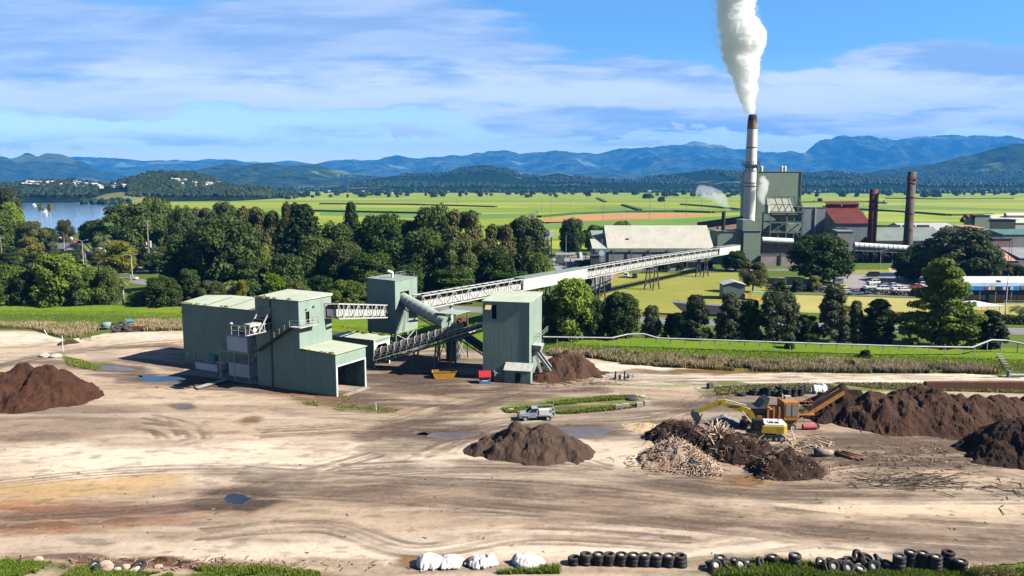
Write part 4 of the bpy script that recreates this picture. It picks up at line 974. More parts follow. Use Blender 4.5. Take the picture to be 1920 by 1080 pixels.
def rail(mb, pts, h=1.05, r=.03, posts=True):
    for a, b in zip(pts[:-1], pts[1:]):
        a = Vector(a); b = Vector(b)
        for k in (h, h * .5): mb.tube(a + Vector((0, 0, k)), b + Vector((0, 0, k)), r, r, 5)
        n = max(1, int((b - a).length / 1.3))
        for i in range(n + 1): p = a.lerp(b, i / n); mb.tube(p, p + Vector((0, 0, h)), r, r, 5)
def edge_moss(parent, L, z, seed, axis='y', n=260, name='moss', x=0.0, h=.25):
    g = np.random.default_rng(seed); k = max(6, int(L * 2)); c = []
    for i in range(k):
        u = g.uniform(0, L)
        if vnoise(np.array([u * .5]), np.array([seed * 1.0]))[0] > .38: c.append((x + g.uniform(-.1, .25), u, z) if axis == 'y' else (u, x + g.uniform(-.1, .25), z))
    if not c: return
    V, Q, T = leaf_cloud(c, np.full(len(c), .22), n, .16, seed, squash=.7)
    V[:, 2] = np.maximum(V[:, 2], z - .12); np_mesh(name, V, Q, m_moss, parent, smooth=False, attrs={'tint': T})

# C: low garage-like front block
pc = G(631, 745); Lc = reach(pc, VV_, 565); Luc = reach(pc, UU, 687, 0); hC = zat(665, pc.y)
rc = block_root('loading_shed', pc, AA, 'low green shed with big open doorway, nearest part of the left plant')
rc_w = shell(rc, Luc, Lc - .003, 0, hC, c_green, holes_y=((.35, Luc - .35, -.01, hC * .71),))
mb = MB(); mb.hexa([(-.2, -.25, hC + .003), (Luc + .2, -.25, hC + .003), (Luc + .2, Lc - .01, hC + .28), (-.2, Lc - .01, hC + .28)], [(-.2, -.25, hC + .09), (Luc + .2, -.25, hC + .09), (Luc + .2, Lc - .01, hC + .37), (-.2, Lc - .01, hC + .37)])
mb.build('roof', c_roof2, rc)
mb = MB(); [mb.box(x, -.06, 0, x + .3, .2, hC * .712) for x in (.06, Luc - .36)]; mb.box(.06, -.05, hC * .70, Luc - .06, -.003, hC * .73); mb.build('door_frame', m_white, rc)
mb = MB(); mb.box(.3, .2, .02, Luc - .3, Lc, .06); mb.build('floor', m_conc, rc)
mb = MB(); [mb.box(Luc - .35, y, 0, Luc - .2, y + .15, hC - .1) for y in (2, 4.2, 6.4)]; mb.bar((Luc - .3, 2, .4), (Luc - .3, 6.4, hC * .7), .12); mb.bar((Luc - .3, 6.4, .4), (Luc - .3, 2, hC * .7), .12); mb.build('inner_frame', m_gsteel, rc)
edge_moss(rc, Lc - .5, hC + .1, 3)
mb = MB(); mb.box(.3, -1.2, -.05, Luc - .2, -.1, .14); mb.build('apron', m_conc, rc)
# B: tall transfer tower
pb = pc + VV_ * Lc; Lb = reach(pb, VV_, 484); hB = zat(565, pb.y); Lub = reach(pb, UU, 620.5, hB)
rb = block_root('transfer_tower', pb, AA, 'tall green tower of the left plant with outside stairs and a door high up')
shell(rb, Lub, Lb, 0, hB, c_green, holes_y=((1.6, 2.5, 11.0, 13.1),))
mb = MB(); mb.hexa([(-.2, -.2, hB + .003), (Lub + .2, -.2, hB + .003), (Lub + .2, Lb + .2, hB - .0), (-.2, Lb + .2, hB - .0)], [(-.2, -.2, hB + .1), (Lub + .2, -.2, hB + .4), (Lub + .2, Lb + .2, hB + .5), (-.2, Lb + .2, hB + .1)]); mb.build('roof', c_roof, rb)
edge_moss(rb, Lb, hB + .12, 5)
mb = MB(); mb.box(1.62, .3, 11.0, 2.48, .36, 13.08); mb.build('door', m_dark, rb)
mb = MB(); mb.box(-1.2, -1.3, 10.86, 3.3, -.003, 10.98); mb.box(-1.2, -.003, 10.86, -.003, 1.0, 10.98); mb.build('landing', m_trim, rb)
mb = MB(); rail(mb, [(-1.15, 1, 10.98), (-1.15, -1.25, 10.98), (3.25, -1.25, 10.98), (3.25, -.1, 10.98)]); mb.build('handrail', m_trim, rb)
st = MB(); zt, zb_ = 10.86, 6.0; y0s, y1s = 1.0, Lb - .6; ns = 22
for i in range(ns):
    y = y0s + (y1s - y0s) * (i + .5) / ns; z = zt + (zb_ - zt) * (i + .5) / ns; st.box(-1.1, y - .14, z - .02, -.1, y + .16, z + .03)
for x in (-1.12, -.1): st.bar((x, y0s, zt - .05), (x, y1s, zb_ - .05), .06, .28)
st.build('staircase', m_dsteel, rb)
mb = MB(); rail(mb, [(-1.12, y0s, zt), (-1.12, y1s, zb_)]); mb.build('handrail', m_trim, rb)
mb = MB(); mb.box(.9 + 2.4, -.22, 13.6, 3.6, -.003, 13.9); mb.box(1.5, -.25, 13.45, 1.75, -.003, 13.6); mb.build('wall_lamp', m_dsteel, rb)
mb = MB(); mb.box(-.10, Lb * .62, 0, -.003, Lb * .66, hB - .2); mb.build('downpipe', m_dsteel, rb)
# conveyor head sticking out of the tower
rh = empty('loading_conveyor', pb + UU * 0 + VV_ * (Lb * .62) + Vector((0, 0, 9.6)), AA, 'short truss conveyor end jutting out of the tall tower over the white cabin', 'conveyor')
mb = MB(); xL = -5.6; W1 = 2.3
for y in (0, W1):
    mb.bar((xL, y, .2), (0, y, .2), .14); mb.bar((xL + 1.6, y, 1.5), (0, y, 1.5), .12)
    for i in range(5): mb.bar((xL + i * 1.1 + .6, y, .2), (xL + i * 1.1 + .6, y, 1.5 if i else 1.1), .09)
    for i in range(4): mb.bar((xL + i * 1.1 + .6, y, .2 if i % 2 else 1.4), (xL + (i + 1) * 1.1 + .6, y, 1.4 if i % 2 else .2), .07)
mb.bar((-3.0, -.05, .3), (-.05, -.05, 4.0), .16); mb.bar((-3.0, W1 + .05, .3), (-.05, W1 + .05, 4.0), .16)
mb.build('truss', m_trim, rh)
mb = MB(); mb.box(-5.2, .3, .75, -.1, W1 - .3, .95); mb.box(-1.8, .1, .4, -.05, W1 - .1, 2.2); mb.build('belt', m_black, rh)
mb = MB(); mb.tube((-5.2, .25, .75), (-5.2, W1 - .25, .75), .5, .5, 14); mb.build('head_pulley', m_black, rh)
mb = MB(); mb.tube((-3.9, -.12, .9), (-3.9, -.03, .9), .36, .36, 14); mb.build('drive_wheel', m_white, rh)
mb = MB(); mb.box(-4.4, .45, 1.3, -1.8, W1 - .45, 1.75); mb.build('motor_cover', m_trim, rh)
mb = MB(); rail(mb, [(-6.2, -.4, .2), (-6.2, W1 + .4, .2)], 1.6); mb.ball((-6.2, W1 + .4, 2.05), .22, .3, .2); mb.build('end_rail', m_white, rh)
# A: big shed
q0 = G(346, 681); La = reach(q0, -VV_, 500); pa = q0 - VV_ * La; hA = zat(569, q0.y); LuA = 12.0
ra = block_root('storage_hall', pa, AA, 'big blank green shed at the left of the plant with pale streaked roof')
shell(ra, LuA, La, 0, hA, c_green)
mb = MB(); y0, y1 = -.2, La + .25
mb.prism([(-.3, hA + .004), (LuA / 2, hA + .75), (LuA + .3, hA + .004), (LuA + .3, hA + .12), (LuA / 2, hA + .87), (-.3, hA + .12)], 'y', y0, y1); mb.build('roof', c_roof, ra)
mb = MB(); [mb.hexa([(-.25, y, hA + .13), (-.25, y + .35, hA + .13), (LuA / 2, y + .35, hA + .885), (LuA / 2, y, hA + .885)], [(-.25, y, hA + .16), (-.25, y + .35, hA + .16), (LuA / 2, y + .35, hA + .915), (LuA / 2, y, hA + .915)]) for y in (3.2, 8.6, 14.2)]; mb.build('skylight_strip', M('grimy_sheet', (.30, .27, .18), rough=.8), ra)
edge_moss(ra, La, hA + .1, 8, n=900)
mb = MB(); mb.ball((-.3, La - .4, hA - 1.6), .22, .22, .26); mb.build('floodlight', m_white, ra)
mb = MB(); [mb.box(-.16, y, 1.6, -.003, y + .5, 2.2) for y in (La - 1.4, La - 3.2)]; mb.build('wall_box', m_trim, ra)
mb = MB(); mb.box(-.7, -.2, -.05, -.02, La + .4, .2); mb.build('footing', m_conc, ra)
# D: low shed behind, open end
pd = G(701.5, 691); Ld = reach(pd, VV_, 622); Lud = reach(pd, UU, 730, 5.0); hD = zat(639, pd.y)
rd_ = block_root('tunnel_shed', pd, AA, 'low green box shed with open end where the hooded conveyor starts')
shell(rd_, Lud, Ld, 0, hD, c_green, holes_y=((.3, Lud - .3, -.01, hD * .84),))
mb = MB(); mb.box(-.2, -.2, hD + .003, Lud + .2, Ld, hD + .16); mb.build('roof', c_roof2, rd_)
mb = MB(); [mb.box(x, -.08, 0, x + .3, -.003, hD) for x in (0, Lud - .3)]; mb.box(.3, -.08, hD * .82, Lud - .3, -.003, hD * .84 + .2)
for x, s in ((.3, 1), (Lud - .3, -1)): mb.prism([(x, hD * .82), (x + s * .9, hD * .82), (x, hD * .82 - .9)], 'y', -.07, -.01)
mb.build('door_frame', m_white, rd_)
edge_moss(rd_, Ld * .9, hD + .25, 11, x=Lud - .3, n=900)
# T: middle tower on legs
pt = G(743, 661); hT = zat(527.4, pt.y); bT = zat(627, pt.y); Lt = reach(pt, VV_, 687.5, hT); Lut = reach(pt, UU, 782, hT)
rt_ = block_root('transfer_tower', pt, AA, 'middle green tower raised on legs where three conveyors meet')
shell(rt_, Lut, Lt, bT, hT, c_green, holes_y=((Lut * .22, Lut * .62, hT - 4.6, hT - 2.4),))
mb = MB(); mb.hexa([(-.1, -.1, hT + .003), (Lut + .1, -.1, hT + .003), (Lut + .1, Lt + .1, hT + .003), (-.1, Lt + .1, hT + .003)], [(-.1, -.1, hT + .12), (Lut + .1, -.1, hT + .12), (Lut + .1, Lt + .1, hT + .35), (-.1, Lt + .1, hT + .35)]); mb.build('roof', c_green, rt_)
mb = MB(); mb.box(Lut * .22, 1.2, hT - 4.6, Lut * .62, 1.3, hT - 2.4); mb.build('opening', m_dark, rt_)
for x in (.3, Lut - .3):
    for y in (.3, Lt - .3): MB().bar((x, y, 0), (x, y, bT + .2), .32).build('leg', m_gsteel, rt_)
mb = MB(); mb.bar((.3, .3, .2), (Lut - .3, .3, bT), .14); mb.bar((Lut - .3, .3, .2), (.3, .3, bT), .14); mb.bar((.3, .3, .2), (.3, Lt - .3, bT), .14); mb.build('bracing', m_trim, rt_)
mb = MB(); mb.tube((Lut * .45, 3.2, hT), (Lut * .45, 3.2, hT + 1.4), .28); mb.tube((Lut * .45, 3.2, hT + 1.3), (Lut * .3, 3.6, hT + 1.7), .3); mb.build('roof_vent', m_white, rt_)
mb = MB(); rail(mb, [(Lut * .5, 2.6, hT + .2), (Lut - .3, 2.6, hT + .2), (Lut - .3, .4, hT + .2)], 1.1); mb.build('roof_rail', m_trim, rt_)
mb = MB()
for x in (Lut * .3, Lut * .3 + .5): mb.bar((x, -1.2, bT - .3), (x + 1.2, -.15, hT - 4.8), .08)
for k in range(18): f = k / 18; mb.bar((Lut * .3 + 1.2 * f, -1.2 + 1.05 * f, bT - .3 + (hT - 4.5 - bT) * f), (Lut * .3 + .5 + 1.2 * f, -1.2 + 1.05 * f, bT - .3 + (hT - 4.5 - bT) * f), .05)
mb.build('ladder', m_trim, rt_)
# E: nearest tower
AE = R(77); UE = Vector((math.cos(AE), math.sin(AE), 0)); VE = Vector((-math.sin(AE), math.cos(AE), 0))
pe = G(992, 717); hE = zat(568, pe.y); Le = reach(pe, VE, 905, hE); Lue = reach(pe, UE, 1016, hE)
re_ = block_root('screening_tower', pe, AE, 'nearest plain green tower standing alone right of the plant with chute and porch')
shell(re_, Lue, Le, 0, hE, c_green, holes_x=((Le * .70, Le * .80, hE - 3.0, hE - .55),))
mb = MB(); mb.hexa([(-.15, -.15, hE + .003), (Lue + .15, -.15, hE + .003), (Lue + .15, Le + .15, hE + .003), (-.15, Le + .15, hE + .003)], [(-.15, -.15, hE + .1), (Lue + .15, -.15, hE + .45), (Lue + .15, Le + .15, hE + .45), (-.15, Le + .15, hE + .1)]); mb.build('roof', c_roof2, re_)
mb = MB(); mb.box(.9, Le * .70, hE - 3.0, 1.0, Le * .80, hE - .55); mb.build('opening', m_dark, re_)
mb = MB(); mb.hexa([(-.9, Le * .80, hE - 1.3), (-.1, Le * .80, hE - .6), (-.1, Le * .93, hE - .6), (-.9, Le * .93, hE - 1.3)], [(-.9, Le * .80, hE - 1.25), (-.1, Le * .80, hE - .55), (-.1, Le * .93, hE - .55), (-.9, Le * .93, hE - 1.25)]); mb.build('torn_sheet', M('torn_yellow_sheet', (.55, .42, .25)), re_)
mb = MB(); mb.box(-1.6, -.6, 0, -.003, Le * .47, 2.3); mb.build('porch_wall', c_green, re_)
mb = MB(); mb.hexa([(-1.9, -.8, 2.303), (-.003, -.8, 3.3), (-.003, Le * .5, 3.3), (-1.9, Le * .5, 2.303)], [(-1.9, -.8, 2.4), (-.003, -.8, 3.4), (-.003, Le * .5, 3.4), (-1.9, Le * .5, 2.4)]); mb.build('porch_roof', m_trim, re_)
mb = MB(); mb.box(-1.66, 1.2, 0, -1.605, 2.1, 2.0); mb.build('door', m_dark, re_)
mb = MB()
for x in (2.0, 4.2): mb.hexa([(x, -.1, 5.6), (x + .14, -.1, 5.6), (x + .14, -.7, 5.4), (x, -.7, 5.4)], [(x, -.1, 5.75), (x + .14, -.1, 5.75), (x + .14, -.7, 5.55), (x, -.7, 5.55)])
mb.hexa([(2.2, -.15, 5.2), (4.2, -.15, 5.2), (4.2, -1.5, 5.0), (2.2, -1.5, 5.0)], [(1.9, -.1, 6.2), (4.6, -.1, 6.2), (4.6, -1.8, 6.1), (1.9, -1.8, 6.1)])
for x in (2.2, 4.0): mb.bar((x, -.7, 5.0), (x, -3.3, 1.6), .28, .5)
mb.bar((2.6, -.4, 5.0), (2.9, -1.6, 1.2), .5); mb.build('chute', m_trim, re_)
mb = MB(); rail(mb, [(Lue * .3, -.2, 7), (Lue * .3, -1.2, 7), (Lue - .3, -1.2, 7)], 1); mb.build('ladder_rail', m_trim, re_)
mb = MB(); mb.tube((-.02, .02, 0), (-.02, .02, 2.2), .05); mb.box(-.06, -.03, 0, .003, .03, hE); mb.build('corner_trim', m_gsteel, re_)

# ---- truss conveyors
def truss(mb, a, b, w, h, pitch, t=.13, n0=None):
    a = Vector(a); b = Vector(b); d = (b - a); L = d.length; d.normalize(); s = Vector((-d.y, d.x, 0)).normalized() * (w / 2); up = Vector((0, 0, h))
    n = max(1, round(L / pitch))
    for sg in (1, -1):
        o = s * sg
        mb.bar(a + o, b + o, t * 1.3); mb.bar(a + o + up, b + o + up, t * 1.2)
        for i in range(n + 1): p = a + d * (L * i / n) + o; mb.bar(p, p + up, t * .8)
        for i in range(n):
            p = a + d * (L * i / n) + o; q = a + d * (L * (i + 1) / n) + o
            (mb.bar(p, q + up, t * .6) if i % 2 else mb.bar(p + up, q, t * .6))
    for i in range(n + 1): p = a + d * (L * i / n); mb.bar(p + s + up, p - s + up, t * .7); mb.bar(p + s, p - s, t * .7)
def gallery(root, a, b, w, h, mat, rm, name='gallery'):
    a = Vector(a); b = Vector(b); d = (b - a).normalized(); s = Vector((-d.y, d.x, 0)).normalized() * (w / 2); up = Vector((0, 0, h))
    MB().hexa([a + s, a - s, b - s, b + s], [a + s + up, a - s + up, b - s + up, b + s + up]).build(name, mat, root)
    o = s * 1.12; u0 = up + Vector((0, 0, .003)); u1 = up + Vector((0, 0, .15))
    MB().hexa([a + o + u0, a - o + u0, b - o + u0, b + o + u0], [a + o + u1, a - o + u1, b - o + u1, b + o + u1]).build('roof', rm, root)
# short bridge between the two towers
k1a = pb + UU * Lub * .75; k1a = Vector((k1a.x, k1a.y, zat(597, k1a.y))); e1 = pt + VV_ * Lt * .45; k1b = Vector((e1.x, e1.y, zat(595, e1.y)))
k1a.x = (622 - 960) / F * (k1a.y * CP + (CH - k1a.z) * SP)
r1 = empty('conveyor_bridge', (0, 0, 0), 0, 'short level white truss conveyor bridge linking the tall tower and the middle tower', 'conveyor')
hh1 = zat(567, k1a.y) - k1a.z
mb = MB(); truss(mb, k1a, k1b, 2.4, hh1 * .92, 2.6, .2); mb.build('truss', m_trim, r1)
up = Vector((0, 0, .35)); dd = (k1b - k1a).normalized(); sd_ = Vector((-dd.y, dd.x, 0)) * .85
MB().hexa([k1a + sd_ + up, k1a - sd_ + up, k1b - sd_ + up, k1b + sd_ + up], [v + Vector((0, 0, hh1 * .45)) for v in (k1a + sd_ + up, k1a - sd_ + up, k1b - sd_ + up, k1b + sd_ + up)]).build('belt_housing', m_belt, r1)
MB().bar(k1a + Vector((0, 0, hh1 * .80)), k1b + Vector((0, 0, hh1 * .80)), 1.5, .3).build('belt', m_dark, r1)
# long conveyor to the mill
s0 = G(1222, 543); s1 = G(1316, 519); dk = (s1 - s0).normalized()
def kp(tt, z=0): q = s0 + dk * tt; return Vector((q.x, q.y, z))
def tpx(px, z): return reach(s0, dk, px, z)
tA = tpx(783, 9.5); tB = tpx(972, 9); tC = tpx(1092, 9); tD = tpx(1342, 7.5); tE = tpx(1381, 7)
def zc(tt): return 8.0 + (tt) * (-.0175) if tt > 0 else 8.0 - tt * .004
r2 = empty('long_conveyor', (0, 0, 0), 0, 'very long pale elevated conveyor running from the middle tower to the mill', 'conveyor')
H2 = 2.75
for a_, b_ in ((tA, tB), (tC, 0), (0, tD)):
    mb = MB(); truss(mb, kp(a_, zc(a_)), kp(b_, zc(b_)), 2.6, H2, 2.7, .19); mb.build('truss', m_trim, r2)
m_gal = mat_clad('gallery_sheet', (.60, .64, .56), (.52, .57, .48)); m_galr = M('gallery_roof', (.24, .30, .26), (.19, .24, .21), rough=.6)
gallery(r2, kp(tB, zc(tB) - .1), kp(tC, zc(tC) - .1), 3.0, H2 + .25, m_gal, m_galr); gallery(r2, kp(tD, zc(tD) - .1), kp(tE, zc(tE) - .1), 3.0, H2 + .25, m_gal, m_galr)
for a_, b_ in ((tA, tB), (tC, 0), (0, tD)):
    MB().bar(kp(a_, zc(a_) + .9), kp(b_, zc(b_) + .9), 1.7, 1.3).build('belt_housing', m_belt, r2)
    MB().bar(kp(a_, zc(a_) + 2.15), kp(b_, zc(b_) + 2.15), 1.3, .35).build('belt', m_dark, r2)
def bent(tt, wbase=6.4, mat=m_dsteel):
    sdv = Vector((-dk.y, dk.x, 0)); z = zc(tt); mb = MB()
    for o in (-.8, .8):
        for sg in (1, -1): mb.bar(kp(tt, z) + sdv * sg * 1.3 + dk * o * .6, kp(tt, 0) + sdv * sg * 1.5 + dk * o * wbase / 2, .3)
    for sg in (1, -1):
        mb.bar(kp(tt, z * .45) + sdv * sg * 1.4 + dk * wbase * .25, kp(tt, .3) + sdv * sg * 1.5 - dk * wbase * .46, .14); mb.bar(kp(tt, z * .45) + sdv * sg * 1.4 - dk * wbase * .25, kp(tt, .3) + sdv * sg * 1.5 + dk * wbase * .46, .14)
        mb.bar(kp(tt, z * .5) + sdv * sg * 1.42 + dk * wbase * .27, kp(tt, z * .5) + sdv * sg * 1.42 - dk * wbase * .27, .14)
    mb.build('support_leg', mat, r2)
for tt in (0.0, (s1 - s0).length, tpx(1120, 4), (tB + tC) / 2, tB - 4): bent(tt)
pl = tpx(846, 6); MB().tube(kp(pl, -.1), kp(pl, zc(pl) + 2.5), .38, .38, 12).build('support_leg', m_white, r2)
# grey screen wall under the long conveyor
wl = empty('screen_wall', G(1108, 549), R(40), 'grey mesh screen wall under the long conveyor by the parking bay', 'wall')
mb = MB(); W_ = 9.0; mb.box(0, 0, 0, W_, .15, 5.2); mb.box(W_ - .12, .15, 0, W_, 14, 5.2); mb.build('mesh_panel', M('grey_screen', (.17, .165, .17), (.13, .125, .13), rough=.9), wl)
mb = MB(); [mb.box(i * W_ / 4 - .08, -.12, 0, i * W_ / 4 + .08, -.003, 5.4) for i in range(5)]; mb.build('post', m_trim, wl)

# hooded inclined conveyor from the tunnel shed to the nearest tower
i0 = AT(708, 678, 148.0); i1 = Vector((-3.6, 143.5, 9.6)); i0.z = 2.2
r3 = empty('hooded_conveyor', (0, 0, 0), 0, 'dark inclined conveyor with hooped cover climbing from the low box shed', 'conveyor')
d3 = (i1 - i0).normalized(); s3 = Vector((-d3.y, d3.x, 0)).normalized(); u3 = s3.cross(d3) * -1
if u3.z < 0: u3 = -u3
mb = MB(); L3 = (i1 - i0).length; Rh = 1.15; nseg = 26; iv = i0.lerp(i1, .78)
def hoop(p, r_, n=9): return [p + s3 * math.cos(math.pi * k / (n - 1)) * r_ + u3 * math.sin(math.pi * k / (n - 1)) * r_ for k in range(n)]
for k in range(nseg):
    p = i0 + (iv - i0) * (k / nseg); q = i0 + (iv - i0) * ((k + 1) / nseg); a_ = hoop(p + u3 * .3, Rh); b_ = hoop(q + u3 * .3, Rh)
    mb.add(a_ + b_, [(i, i + 1, 9 + i + 1, 9 + i) for i in range(8)])
mb.build('hood', m_hood, r3, smooth=True)
mb = MB()
for k in range(0, nseg + 1, 2):
    h_ = hoop(i0 + (iv - i0) * (k / nseg) + u3 * .3, Rh + .06); mb.path(h_, .06, 5)
mb.build('hoop', m_trim, r3)
mb = MB(); truss(mb, i0 - u3 * 1.1, i1 - u3 * 1.1, 2.6, 1.2, 2.0, .16); mb.build('truss', m_gsteel, r3)
MB().bar(i0 - u3 * .2, i1 - u3 * .2, 2.0, .5).build('belt', m_black, r3)
mb = MB(); wk = s3 * -1.9
if wk.y > 0: wk = -wk
mb.bar(i0 + wk - u3 * .4, i1 + wk - u3 * .4, .8, .12); rail(mb, [i0 + wk * 1.2 - u3 * .3, i1 + wk * 1.2 - u3 * .3], 1.0, .035); mb.build('walkway', m_trim, r3)
for f in (.33, .52, .66):
    p = i0.lerp(i1, f); mb = MB()
    for sg in (-1, 1): mb.bar(p + s3 * sg * 1.2 - u3 * 1.1, Vector((p.x, p.y, 0)) + s3 * sg * 1.8, .24)
    mb.bar(p + s3 * 1.3 - u3 * 1.2, Vector((p.x, p.y, .3)) - s3 * 1.7, .1); mb.bar(p - s3 * 1.3 - u3 * 1.2, Vector((p.x, p.y, .3)) + s3 * 1.7, .1)
    mb.build('support_leg', m_gsteel, r3)
# covered tube conveyor from the middle tower down to the junction
t0_ = pt + UU * Lut * .42 + Vector((0, 0, hT - 3.9)) + VV_ * .6; t1_ = AT(838, 607, 151.5)
r4 = empty('tube_conveyor', (0, 0, 0), 0, 'pale green tubular conveyor sloping down out of the middle tower', 'conveyor')
MB().tube(t0_, t1_, 1.25, 1.25, 20).build('tube_cover', m_tubegr, r4, autosm=True)
mb = MB(); dt = (t1_ - t0_); n = 9
for k in range(1, n): p = t0_ + dt * k / n; mb.tube(p - dt.normalized() * .06, p + dt.normalized() * .06, 1.31, 1.31, 20)
mb.build('band', m_trim, r4)
mb = MB(); dn = Vector((0, 0, -1.5)); truss(mb, t0_ + dt * .12 + dn, t1_ + dn, 1.8, .7, 1.6, .1); mb.build('truss', m_gsteel, r4)
# junction house with little roof, chutes, columns
J = Vector(((850 - 960) / F * 157, 154, 0)); rj = empty('junction_frame', J, AA, 'steel junction platform with small flat roof where the inclined conveyors cross', 'platform')
mb = MB(); mb.box(-2.4, -2.2, 9.5, 2.8, 2.6, 9.62); mb.build('roof', m_tubegr, rj)
for x in (-2, 2.4):
    for y in (-1.8, 2.2): MB().bar((x, y, 0), (x, y, 9.5), .2).build('leg', m_gsteel, rj)
mb = MB(); mb.box(-3, -3.4, 5.7, 3, 3, 5.82); rail(mb, [(-3, -3.3, 5.82), (3, -3.3, 5.82), (3, 2.9, 5.82), (-3, 2.9, 5.82), (-3, -3.3, 5.82)]); mb.build('deck', m_trim, rj)
mb = MB(); mb.hexa([(-1, -1, 3.2), (1, -1, 3.2), (1, 1, 3.2), (-1, 1, 3.2)], [(-1.9, -1.9, 7.2), (1.9, -1.9, 7.2), (1.9, 1.9, 7.2), (-1.9, 1.9, 7.2)]); mb.box(-1, -1, 0, 1, 1, 3.2); mb.build('chute', m_dsteel, rj)
mb = MB(); mb.tube((-1.5, -1.8, 7.9), (1.2, -1.8, 7.9), .5, .5, 12); mb.box(-.8, -2.4, 7.3, .6, -1.4, 8.6); mb.build('drive_motor', M('dark_red_paint', (.16, .035, .03)), rj)
mb = MB(); [mb.bar((x, -1.8, .2), (-x, -1.8, 5.5), .12) for x in (-2.2, 2.2)]; [mb.bar((x * .9, 2.2, .2), (-x * .9, 2.2, 5.5), .12) for x in (-2.2, 2.2)]; mb.build('bracing', m_trim, rj)
# second dark conveyor falling to the right behind the nearest tower
c0 = AT(862, 622, 149.0); c1 = AT(955, 700, 146.0); c1.z = max(c1.z, .8)
r5 = empty('reject_conveyor', (0, 0, 0), 0, 'dark short conveyor falling to the right behind the nearest tower', 'conveyor')
MB().bar(c0, c1, 1.8, 1.0).build('belt', m_black, r5); mb = MB(); truss(mb, c0 - Vector((0, 0, 1.1)), c1 - Vector((0, 0, .7)), 2.2, .9, 1.8, .14); mb.build('truss', m_gsteel, r5)

# ---- things beside the plant
def box_container(name, p, a, L, W, H, mat, label, cat='container', ribs=True, group=None):
    r_ = empty(name, p, a, label, cat, group); mb = MB(); mb.box(.06, .06, .06, L - .06, W - .06, H - .08)
    if ribs:
        n = int(L / .32)
        for i in range(n): x = .12 + i * (L - .24) / n; mb.box(x, .02, .18, x + .14, .061, H - .2); mb.box(x, W - .061, .18, x + .14, W - .02, H - .2)
    mb.build('body', mat, r_)
    mb = MB()
    for x in (0, L - .14):
        for y in (0, W - .14): mb.box(x, y, 0, x + .14, y + .14, H)
    for z in (0, H - .14):
        mb.box(.14, 0, z, L - .14, .1, z + .14); mb.box(.14, W - .1, z, L - .14, W, z + .14)
        mb.box(0, .14, z, .1, W - .14, z + .14); mb.box(L - .1, .14, z, L, W - .14, z + .14)
    mb.build('frame', m_trim, r_); return r_
AV = AA + R(90)   # local x along the wall towards the left
pk = G(489, 704); 
cc = box_container('shipping_container', G(487, 706), AV, 5.2, 2.3, 2.6, m_cabw, 'white container on the ground below the raised cabin', 'container')
rp = empty('steel_platform', G(488, 712), AV, 'raised steel platform on posts carrying the white cabin', 'platform')
mb = MB(); mb.box(-.5, -.9, 5.1, 6.8, 2.9, 5.24); mb.build('deck', m_trim, rp)
for x in (-.3, 3.2, 6.6):
    for y in (-.7, 2.7): MB().bar((x, y, 0), (x, y, 5.1), .16).build('leg', m_trim, rp)
mb = MB(); rail(mb, [(5.4, -.85, 5.24), (6.75, -.85, 5.24), (6.75, 2.8, 5.24)], 1.1, .04); rail(mb, [(-.5, -.85, 5.24), (-.5, .6, 5.24)], 1.1, .04); mb.build('handrail', m_trim, rp)
mb = MB()
for i in range(14): z = 5.1 - i * .36; x = 1.0 + i * .3; mb.box(x, -1.6, z - .04, x + .3, -.92, z)
mb.bar((1, -1.62, 5.1), (5.2, -1.62, 0), .08, .25); mb.bar((1, -.92, 5.1), (5.2, -.92, 0), .08, .25); rail(mb, [(1, -1.62, 5.1), (5.2, -1.62, .1)], 1, .03); mb.build('staircase', m_trim, rp)
cab = empty('site_cabin', G(488, 712) + Vector((0, 0, 5.245)), AV, 'white portable cabin with small window on the raised platform', 'cabin')
mb = MB(); mb.box(0.3, -.2, 0, 5.1, 2.4, 2.55); mb.build('body', m_cabw, cab); mb = MB(); mb.box(.1, -.5, 2.553, 5.3, 2.6, 2.68); mb.build('roof', m_trim, cab)
mb = MB(); mb.box(1.1, -.24, 1.2, 2.0, -.203, 2.0); mb.build('window', m_glass, cab); mb = MB(); mb.box(3.3, -.23, .08, 3.4, -.203, 2.4); mb.box(.32, -.24, .05, .95, -.203, 2.2); mb.build('door', m_trim, cab)
tk_ = empty('skip_tank', G(425, 694), AV, 'long low white open steel tank beside the big shed wall', 'tank')
mb = MB(); Lk = 5.6
for a_ in ((0, 0, 0, Lk, .1, 1.3), (0, 2.1, 0, Lk, 2.2, 1.3), (0, .1, 0, .1, 2.1, 1.3), (Lk - .1, .1, 0, Lk, 2.1, 1.3), (.1, .1, 0.05, Lk - .1, 2.1, .12)): mb.box(*a_)
for i in range(7): x = i * Lk / 6.2; mb.box(x, -.07, 0, x + .1, -.003, 1.3)
mb.box(-.05, -.1, 1.303, Lk + .05, .14, 1.4); mb.box(-.05, 2.06, 1.303, Lk + .05, 2.3, 1.4); mb.build('tank_wall', m_cabw, tk_)
MB().box(.1, .1, .8, Lk - .1, 2.1, .85).build('water_surface', m_pud2, tk_)
gn = empty('generator', G(425, 694) + VV_ * 2.6 + UU * .5 + Vector((0, 0, 1.4)), AV, 'turquoise box generator standing on the white tank', 'generator')
mb = MB(); mb.box(0, 0, .1, 1.7, .9, 1.1); mb.build('body', M('turquoise_paint', (.12, .45, .42)), gn, bevel=.05); mb = MB(); mb.box(-.1, -.6, -.0, 1.8, 1.6, .1); mb.build('skid', m_trim, gn)
